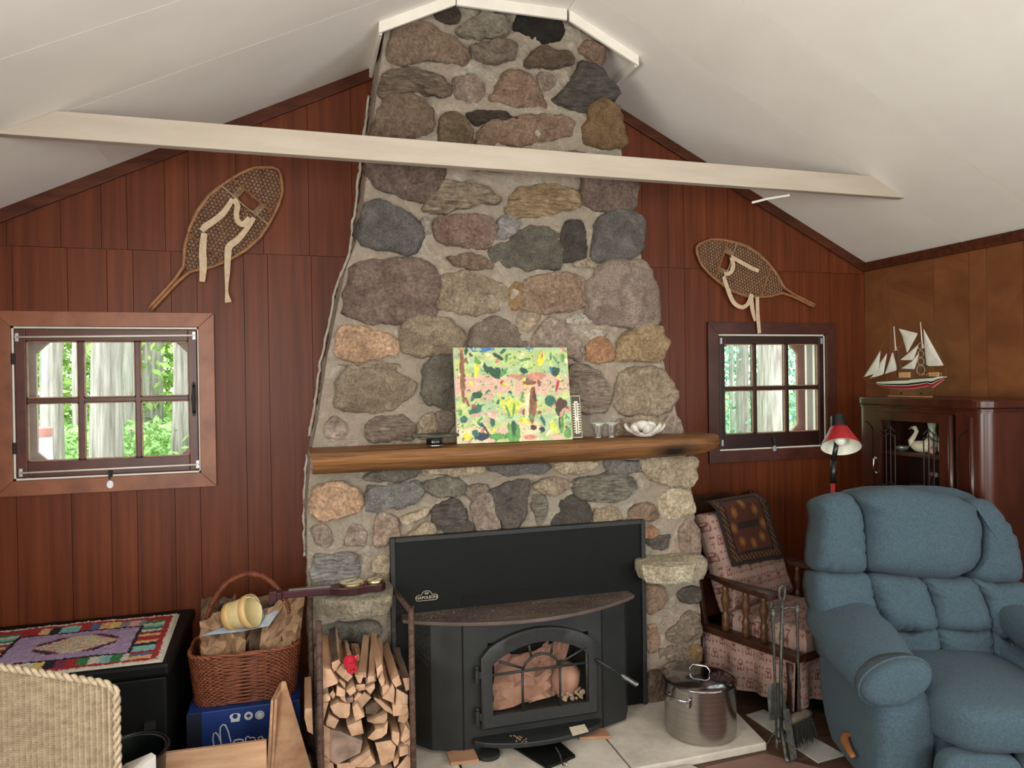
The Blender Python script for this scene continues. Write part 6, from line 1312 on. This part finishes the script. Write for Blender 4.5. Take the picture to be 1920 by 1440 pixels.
m = MB(); m.box((A0.x+L_*.33, A0.y, bz+.0315), (L_*.36, .02, .004)); mk('thermometer_strip', m, mat('dull_tin', '#77716a', '#8b857d', rough=.4, metal=.5), ba)
m = MB(); m.prism([(A0.x-.006, A0.y-.026, bz-.004), (A0.x+.022, A0.y-.026, bz-.004), (A0.x+.022, A0.y-.026, bz+.036), (A0.x-.006, A0.y-.026, bz+.036)], (0, .052, 0)); mk('head_block', m, BW, ba, bevel=.003)
# ================================================================== black chest with hooked rugs
CHX0, CHX1, CHY, CHZ = XL+.02, -.505, -.715, .545
ch = thing('black_chest', 'long black storage chest against the back wall under the rugs', 'chest', ((CHX0+CHX1)/2, CHY/2, 0))
BLKC = mat('black_chest_paint', '#070908', '#0c0f0d', (9, 9, 9), 4, .6, spec=.25)
m = MB(); m.bb((CHX0, CHY+.012, 0), (CHX1-.012, -.03, CHZ-.055)); mk('chest_body', m, BLKC, ch, bevel=.008)
m = MB(); m.bb((CHX0, CHY, CHZ-.052), (CHX1, -.02, CHZ)); mk('chest_lid', m, BLKC, ch, bevel=.014)
m = MB(); m.bb((CHX1-.09, CHY-.002, .3), (CHX1-.05, CHY+.012, .33)); mk('hasp', m, CASTIRON, ch)
m = MB(); m.cyl((CHX1-.06, CHY-.012, .185), (CHX1-.06, CHY+.012, .185), .008, n=10); mk('brass_stud', m, BRASS, ch)
RGC = {k: lin(v) for k, v in dict(w='#c9c4b6', r='#a02a2c', l='#a48fb0', l2='#9a86a6', k='#1d1a22', y='#d8c06a', g='#2f7a48', t='#7fb8b4', p='#d6a2a0', b='#5a688c', c='#c8bfa8', m='#7a2a48', o='#d8a878', h='#86868e').items()}
rc = random.Random(3); STR = [rc.choice('ypgtbcmorhwkp') for _ in range(60)]
def hooked(a, b, A, B, r2=0):
    """a along the length A (0 at right end), b across B (0 near)"""
    j = .006*fb((a*60, b*60, 1)); a2, b2 = a+j, b+.006*fb((a*60, b*60, 9)); d = min(a2, A-a2, b2, B-b2)
    if d < .024: return RGC['w']
    if d < .048: return RGC['r']
    if d < .13:
        if a2 < .13 or a2 > A-.13: return RGC[STR[int((b2+.3)*34) % 60]]
        return RGC[STR[int(a2*26+(20 if b2 < .2 else 5)) % 60]]
    if d < .145: return RGC['k']
    ca, cb_ = abs(a2-A*.48), abs(b2-B*.5)
    if ca < .15 and cb_ < .10:
        e = max(ca/.15, cb_/.10) if ca > .075 else max(ca/.15, cb_/.10)
        if ca+cb_*1.2 > .195: pass
        elif ca+cb_*1.2 > .175: return RGC['k']
        elif ca+cb_*1.2 > .155: return RGC['m']
        elif ca > .075 and cb_ > .045: pass
        else: return RGC[rc.choice('hcpyot')]
    return RGC['l'] if fb((a*30, b*30, 4)) > -.1 else RGC['l2']
HOOK = mat('hooked_wool', '#ffffff', attr=True, rough=1)
def hookrug(nm, lb, P0, U_, W_, nu, nv, A, B):
    P0, U_, W_ = V(P0), V(U_), V(W_); m = MB()
    def f(u, v):
        p_ = P0+U_*u+W_*v+V((0, 0, .009+.004*fb((u*A*90, v*B*90, 3))+.006*fb((u*3, v*3, 8)))); 
        e = min(u, 1-u, v, 1-v)
        if e < .012: p_.z = P0.z+.002
        return p_
    m.grid(f, nu, nv); cols = [hooked(i/nu*A, j/nv*B, A, B) for j in range(nv+1) for i in range(nu+1)]
    b = len(m.v); m.grid(lambda u, v: P0+U_*u+W_*v+V((0, 0, .0008)), 2, 2); cols += [RGC['w']]*9
    o = mk(nm, m, HOOK, smooth=True, colors=cols); return tag(o, lb, 'rug', 'hooked rugs on the chest')
hookrug('hooked_rug', 'lavender hooked rug with red and white border spread on the black chest', (-.53, CHY+.012, CHZ), (-.74, -.0, 0), (-.03, .60, 0), 210, 150, .74, .60)
hookrug('hooked_rug', 'second hooked rug at the far left end of the black chest', (-1.285, CHY+.05, CHZ), (-.14, 0, 0), (0, .56, 0), 50, 130, .5, .56)
# ================================================================== wicker basket on a blue carton
bx0, bx1, byf, byb = -.455, -.035, -.60, -.32
BK = thing('wicker_basket', 'reddish brown wicker basket with arched handle full of paper scraps', 'basket', ((bx0+bx1)/2, (byf+byb)/2, .30))
WIC = mat('brown_willow', '#6a3420', '#8f5233', (40, 40, 40), 4, .45, rand=0); WICD = mat('dark_willow', '#4a2416', '#65361f', (40, 40, 40), 4, .5)
bz0, bz1 = .302, .50
def per(t, z, off=0):   # rounded-rectangle outline at height fraction z
    g_ = .02*z; cx, cy = (bx0+bx1)/2, (byf+byb)/2; hx, hy = (bx1-bx0)/2-.015+g_, (byb-byf)/2-.015+g_
    a = 2*math.pi*t; e = .42; c, s = math.cos(a), math.sin(a)
    x = math.copysign(abs(c)**e, c)*hx; y = math.copysign(abs(s)**e, s)*hy; n_ = V((c*hy, s*hx, 0)).normalized()
    return V((cx+x, cy+y, 0))+n_*off
ROWS = 26; NST = 44; m = MB()
for r in range(ROWS):
    z = (r+.5)/ROWS; pts = []
    for i in range(NST*3):
        t = i/(NST*3); off = .0052*math.cos(math.pi*(i/1.5)+(math.pi if r % 2 else 0)); p_ = per(t, z, off); p_.z = bz0+(bz1-bz0)*z+.0018*fb((i*.3, r, 1)); pts.append(p_)
    m.tube(pts, .0042, 5, closed=True)
mk('woven_rods', m, WIC, BK, smooth=True, kind='stuff')
m = MB()
for i in range(NST):
    t = (i+.25)/NST; a, b = per(t, 0), per(t, 1.02); a.z = bz0; b.z = bz1; m.tube([a, b], .0032, 5)
mk('stakes', m, WICD, BK, kind='stuff')
def twist(pts, r, pitch, R_, mt, nm, par, closed=True):
    n_ = len(pts)
    for k in range(2):
        m = MB(); out = []; prev = None
        for i, p_ in enumerate(pts):
            t = (pts[(i+1) % n_]-pts[i-1]) if closed else pts[min(i+1, n_-1)]-pts[max(0, i-1)]
            t.normalize(); u = t.cross(V((.3, .2, 1))).normalized(); q_ = t.cross(u); a = i*pitch+k*math.pi; out.append(p_+(u*math.cos(a)+q_*math.sin(a))*R_)
        m.tube(out, r, 5, closed=closed); mk(nm, m, mt, par, smooth=True)
rim = []
for i in range(200): p_ = per(i/200, 1.05); p_.z = bz1+.008; rim.append(p_)
twist(rim, .006, .55, .004, WIC, 'rim_braid', BK)
rim = []
for i in range(200): p_ = per(i/200, 0); p_.z = bz0+.004; rim.append(p_)
twist(rim, .0045, .55, .003, WICD, 'base_braid', BK)
hx0, hx1 = bx0+.03, bx1-.015; hy = (byf+byb)/2; HB = []
for i in range(61):
    t = i/60; a = math.pi*(1-t); HB.append(V(((hx0+hx1)/2+(hx1-hx0)/2*math.cos(a), hy, bz1-.12+.415*math.sin(a)**.75)))
m = MB(); m.tube(HB, .0085, 8); mk('handle_core', m, WICD, BK, smooth=True)
m = MB(); pts = []
for i in range(900):
    f = i/899*60; k = min(int(f), 59); c = HB[k].lerp(HB[k+1], f-k); t = (HB[k+1]-HB[k]).normalized(); u = V((0, 1, 0)); q_ = t.cross(u); a = i*.72; pts.append(c+(u*math.cos(a)+q_*math.sin(a))*.0098)
m.tube(pts, .0028, 4); mk('handle_wrap', m, WIC, BK, smooth=True)
m = MB(); m.bb((bx0+.03, byf+.03, bz0), (bx1-.03, byb-.03, bz0+.008)); mk('basket_floor', m, WICD, BK)
# contents
KR2 = mat('brown_bag_paper', '#8b6d52', '#a98868', (8, 8, 8), 5, .85); KR3 = mat('dark_brown_paper', '#5e4936', '#78604a', (8, 8, 8), 5, .85)
crumple('paper_bag', (-.41, byf+.035, .44), (.17, .0, .03), (-.01, .05, .20), (0, -1, .3), .05, 2, KR2, n=16, label='crumpled light brown paper bag at the front of the basket', cat='paper bag', group='paper in the basket', sc=14)
crumple('paper_bag', (-.29, byf+.10, .42), (.20, .02, .05), (.03, .06, .20), (0, -1, .2), .05, 6, KR3, n=16, label='dark torn cardboard piece in the middle of the basket', cat='cardboard', group='paper in the basket', sc=12)
crumple('paper_bag', (-.20, byf+.06, .43), (.17, .05, .06), (.03, .05, .22), (0, -1, .2), .04, 11, KR2, n=16, label='torn brown paper at the right side of the basket', cat='paper bag', group='paper in the basket', sc=12)
crumple('paper_bag', (-.43, byb-.10, .45), (.14, .0, .0), (.0, .03, .24), (0, -1, .2), .04, 15, KR3, n=14, label='brown paper bag at the back left of the basket', cat='paper bag', group='paper in the basket', sc=10)
crumple('paper_bag', (-.25, byb-.09, .44), (.20, .02, .02), (.0, .03, .22), (0, -1, .2), .04, 19, KR3, n=14, label='dark brown paper standing behind the berry basket', cat='paper bag', group='paper in the basket', sc=10)
m = MB(); fl_ = [at(379, 1191, -.58), at(455, 1183, -.60), at(505, 1172, -.585), at(530, 1135, -.46), at(505, 1137, -.43), at(440, 1165, -.44)]; O_ = sum(fl_, V())/6
vs = fl_+[O_+V((0, 0, .012))]; m.add(vs+[v-V((0, 0, .0015)) for v in vs], [(i, (i+1) % 6, 6) for i in range(6)]+[(7+(i+1) % 6, 7+i, 13) for i in range(6)]+[(i, (i+1) % 6, 7+(i+1) % 6, 7+i) for i in range(6)])
tag(mk('flyer', m, mat('printed_flyer', '#8fa3bf', '#c5d0d8', (9, 9, 9), 4, .5), smooth=False), 'pale blue printed flyer lying on the paper in the basket', 'flyer')
m = MB()
# berry basket lying on its side
pc0, pc1 = at(428, 1157, -.55), at(478, 1139, -.56); axd = (pc1-pc0).normalized(); axd = (axd+V((0, -.35, 0))).normalized(); Rm = V((0, 0, 1)).rotation_difference(axd).to_matrix()
bb_ = thing('berry_basket', 'small pale wood veneer berry basket lying on the flyer', 'basket', pc0); VEN = mat('wood_veneer', '#d8c48c', '#e6d6a4', (20, 20, 3), 4, .6); VEN2 = mat('veneer_band', '#c9a468', '#d8b67c', (20, 20, 3), 4, .6)
hl = (pc1-pc0).length*1.05
m = MB(); m.lathe([(.001, .003), (.05, 0), (.052, .002), (.066, hl), (.063, hl), (.049, .006), (.001, .006)], pc0, 26, R=Rm); mk('cup', m, VEN, bb_, smooth=True, auto=40)
for z0_, r0, nm in ((hl-.03, .0655, 'rim_band'), (.002, .0535, 'base_band')):
    m = MB(); m.lathe([(r0, z0_), (r0+.0022, z0_+.001), (r0+.0046, z0_+.027), (r0+.003, z0_+.029)], pc0, 26, R=Rm, cap=False); mk(nm, m, VEN2, bb_, smooth=True)
m = MB(); m.tube([pc0+Rm @ V((.068*math.cos(a), .068*math.sin(a)*.3+.06*0, hl+.03*math.sin(a))) for a in [math.pi*i/12 for i in range(13)]], .0015, 5); mk('wire_handle', m, CHROME, bb_)
# blue carton under the basket
ct = thing('blue_carton', 'blue cardboard carton with white print under the wicker basket', 'box', (-.24, -.46, 0)); CBL = mat('carton_blue', '#12306e', '#183a80', (5, 5, 5), 3, .5); CBD = mat('carton_dark', '#0c1526', '#101b30', rough=.6)
m = MB(); m.bb((-.46, -.625, 0), (-.03, -.31, .30)); mk('carton_body', m, CBL, ct, bevel=.003)
m = MB(); m.bb((-.461, -.6262, .001), (-.405, -.6252, .299)); mk('dark_side_band', m, CBD, ct)
WPR = mat('white_print', '#c9ced4', '#d8dce0', rough=.6); yp = -.6262
def pr(pts, r): 
    m = MB(); m.tube([V((p_.x, yp, p_.z)) for p_ in [at(340+x/7.3846, 1280+y/7.3846, yp) for x, y in pts]], r, 6, flat=1); mk('printed_script', m, WPR, ct)
pr([(450, 870), (435, 790), (445, 710), (475, 690), (510, 730), (550, 840)], .0028); pr([(550, 850), (535, 700), (540, 620), (575, 580), (610, 590), (650, 680), (685, 820)], .0028)
pr([(700, 860), (740, 800), (800, 785), (850, 790), (860, 860)], .003); pr([(890, 860), (890, 770), (920, 745), (960, 770), (985, 755), (1020, 770), (1030, 850)], .003); pr([(1060, 850), (1070, 760), (1110, 745), (1150, 800)], .003)
def disc(x, y, r, mt, dy=0, nm='printed_seal'):
    c = at(340+x/7.3846, 1280+y/7.3846, yp); m = MB(); m.prism([(c.x+r*math.cos(a*.314), yp-dy, c.z+r*math.sin(a*.314)) for a in range(20)], (0, .0006, 0)); mk(nm, m, mt, ct); return c
c = disc(930, 460, .0165, WPR); m = MB(); m.prism([(c.x+rr_*math.cos(a*math.pi/8+math.pi/2), yp-.001, c.z+rr_*math.sin(a*math.pi/8+math.pi/2)) for a, rr_ in enumerate([.012, .006, .009, .0075, .011, .005, .009, .004, .012, .004, .009, .005, .011, .0075, .009, .006])], (0, .0006, 0)); mk('printed_leaf', m, CBL, ct)
c = disc(1085, 448, .0175, WPR); disc(1085, 448, .0135, CBL, .0007); disc(1085, 448, .0115, WPR, .0014); pr([(1065, 470), (1060, 440), (1090, 420), (1110, 450), (1085, 480)], .0012)
c = at(340+745/7.3846, 1280+485/7.3846, yp); m = MB(); m.prism([(c.x+x, yp-.0003, c.z+z) for x, z in ((-.0195, .012), (-.012, .016), (0, .018), (.012, .016), (.0195, .012), (.0205, .002), (.017, -.004), (.017, -.0165), (-.016, -.0165), (-.016, -.004), (-.0205, .002))], (0, .0006, 0)); mk('printed_crest', m, WPR, ct); disc(745, 465, .010, CBL, .0009)
# ================================================================== offcut boards and pine plank box
for i, (pl, lb) in enumerate(((((1130, 760), (1240, 240), (1275, 260), (1190, 880)), 'leftmost thin plywood offcut leaning by the firewood rack'), (((1190, 890), (1290, 225), (1330, 240), (1230, 900)), 'middle thin plywood offcut leaning by the firewood rack'))):
    f = [at(340+x/7.3846, 1280+y/7.3846, -.86) for x, y in pl]; f[0].z = f[3].z = .001
    m = MB(); m.prism(f, (.03, .16, .0)); tag(mk('plywood_offcut', m, PINE, bevel=.001), lb, 'board', 'leaning offcuts')
f = [at(340+1180/7.3846, 1280+1000/7.3846, -.90), at(340+1400/7.3846, 1280+50/7.3846, -.82)]
m = MB(); a, b = f; a = V((a.x, -.90, .001)); m.prism([a, a+V((.185, .10, 0)), V((b.x+.06, -.66, .10)), V((b.x+.012, -.78, b.z))], (-.016, .012, 0)); tag(mk('plywood_offcut', m, PINE, bevel=.001), 'largest triangular plywood offcut leaning in front of the basket', 'board', 'leaning offcuts')
bxo = thing('pine_box', 'open pale pine plank box on the floor in front of the blue carton', 'box', (-.36, -.98, 0))
zt_ = atz(400, 1405, .17).z; pa_ = at(302, 1414, -1.02); pb_ = at(500, 1388, -1.0); H_ = pb_.z
m = MB(); m.prism([(pa_.x, -1.02, 0), (pb_.x, -1.02, 0), (pb_.x, -1.02, H_+.008), (pa_.x, -1.02, pa_.z)], (0, .018, 0)); mk('front_plank', m, PINE, bxo, bevel=.003)
m = MB(); m.bb((pa_.x, -.80, 0), (pb_.x, -.782, .10)); mk('back_plank', m, PINE, bxo, bevel=.003)
for x in (pa_.x, pb_.x-.018): m = MB(); m.bb((x, -1.0, 0), (x+.018, -.80, .11)); mk('end_plank', m, PINE, bxo, bevel=.003)
m = MB(); m.bb((pa_.x+.02, -1.0, 0), (pb_.x-.02, -.80, .012)); mk('bottom_plank', m, PINE, bxo)
# ================================================================== black tub and papers at the left
tb0 = at(248, 1408, -1.06); tub = thing('black_tub', 'oval black enamel tub on the floor beside the wicker chair', 'tub', (tb0.x, tb0.y, 0)); TZ = tb0.z/.206; ENM = mat('black_enamel', '#0c1210', '#151d1a', (9, 9, 9), 4, .3)
m = MB(); m.lathe([(.085, 0), (.10, .02), (.12, tb0.z-.01), (.128, tb0.z-.004), (.128, tb0.z), (.115, tb0.z-.002), (.095, .03), (.001, .02)], (tb0.x, tb0.y, 0), 32, sx=.85); mk('tub_body', m, ENM, tub, smooth=True, auto=40)
m = MB(); m.tube([(tb0.x+.128*.85*math.cos(a*.196), tb0.y+.128*math.sin(a*.196), tb0.z) for a in range(32)], .005, 6, closed=True); mk('rolled_rim', m, ENM, tub, smooth=True)
# ================================================================== pale wicker chair in the left foreground
WY = -1.50; wc = thing('wicker_chair', 'pale cream woven wicker chair in the left foreground', 'chair', (-.82, WY-.25, 0))
CW = mat('cream_wicker', '#98876f', '#b4a48a', (30, 30, 60), 4, .75); CWD = mat('cream_wicker_stake', '#6f5f4b', '#857460', (30, 30, 30), 4, .8)
xr = at(219, 1350, WY).x; W_w = .62
ztR = at(212, 1284, WY).z; ztL = at(0, 1252, WY-.0).z
def back(u, v):   # u 0 right .. 1 left
    x = xr-W_w*u; y = WY-.05*math.cos(math.pi*(u-.0)*1.0)*1+.05 - .0
    k = min(1, u/.06); zt2 = ztR+(ztL-ztR)*math.sin(min(1, u/.75)*math.pi/2)*1.0-.02*(1-k)**2
    if u > .6: zt2 -= .06*((u-.6)/.4)**2
    return V((x, y, .36+(zt2-.36)*v))
NSK = 42; m = MB()
for i in range(NSK+1):
    u = i/NSK; m.tube([back(u, t/6) for t in range(7)], .0034, 5)
mk('stakes', m, CWD, wc, kind='stuff')
m = MB(); NR = 150
for r in range(NR):
    pts = []
    for i in range(NSK*2+1):
        u = i/(NSK*2); p_ = back(u, (r+.5)/NR); p_.y -= (.0085 if i % 2 == 0 else -.004)*(1 if r % 2 else .75); pts.append(p_)
    m.tube(pts, .0019, 4, cap=False)
mk('woven_strands', m, CW, wc, kind='stuff')
edge_ = [back(0, t/30) for t in range(31)]+[back(t/60, 1) for t in range(1, 61)]+[back(1, 1-t/30) for t in range(1, 31)]
ed2 = []
for a, b in zip(edge_[:-1], edge_[1:]): ed2 += [a, a.lerp(b, .5)]
twist(ed2, .0065, .8, .0055, CW, 'braided_edge', wc, closed=False)
m = MB(); m.ell((xr-W_w/2, WY-.27, .37), (.29, .25, .035), 28, 10, .5); mk('seat', m, CW, wc, smooth=True)
for x, y in ((xr-.04, WY-.02), (xr-W_w+.04, WY-.02), (xr-.06, WY-.48), (xr-W_w+.06, WY-.48)):
    m = MB(); m.cyl((x, y, 0), (x, y, .38), .017, .02, 10); mk('leg', m, CW, wc, smooth=True)
# papers lying over the tub rim beside the chair
for i_, (pl, lb) in enumerate((([(215, 1450), (235, 1432), (284, 1411), (292, 1416), (270, 1432), (250, 1450)], 'white folded paper strip jutting up beside the wicker chair'), ([(158, 1450), (170, 1432), (205, 1427), (228, 1436), (222, 1450)], 'blue and white paper at the bottom edge by the wicker chair'))):
    yq_ = -1.36+.05*i_; f = [at(x, y, yq_-.15*k_/5) for k_, (x, y) in enumerate(pl)]; c = sum(f, V())/len(f); n_ = len(f)
    m = MB(); m.add(f+[V((p_.x, p_.y+.02, .002)) for p_ in f], [tuple(range(n_)), tuple(range(n_, 2*n_))[::-1]]+[(a_, (a_+1) % n_, n_+(a_+1) % n_, n_+a_) for a_ in range(n_)]); tag(mk('paper_roll', m, mat('paper%d' % i_, ('#cfcac4', '#8fa0c4')[i_], '#d8d4cc', (30, 30, 30), 3, .7)), lb, 'paper')
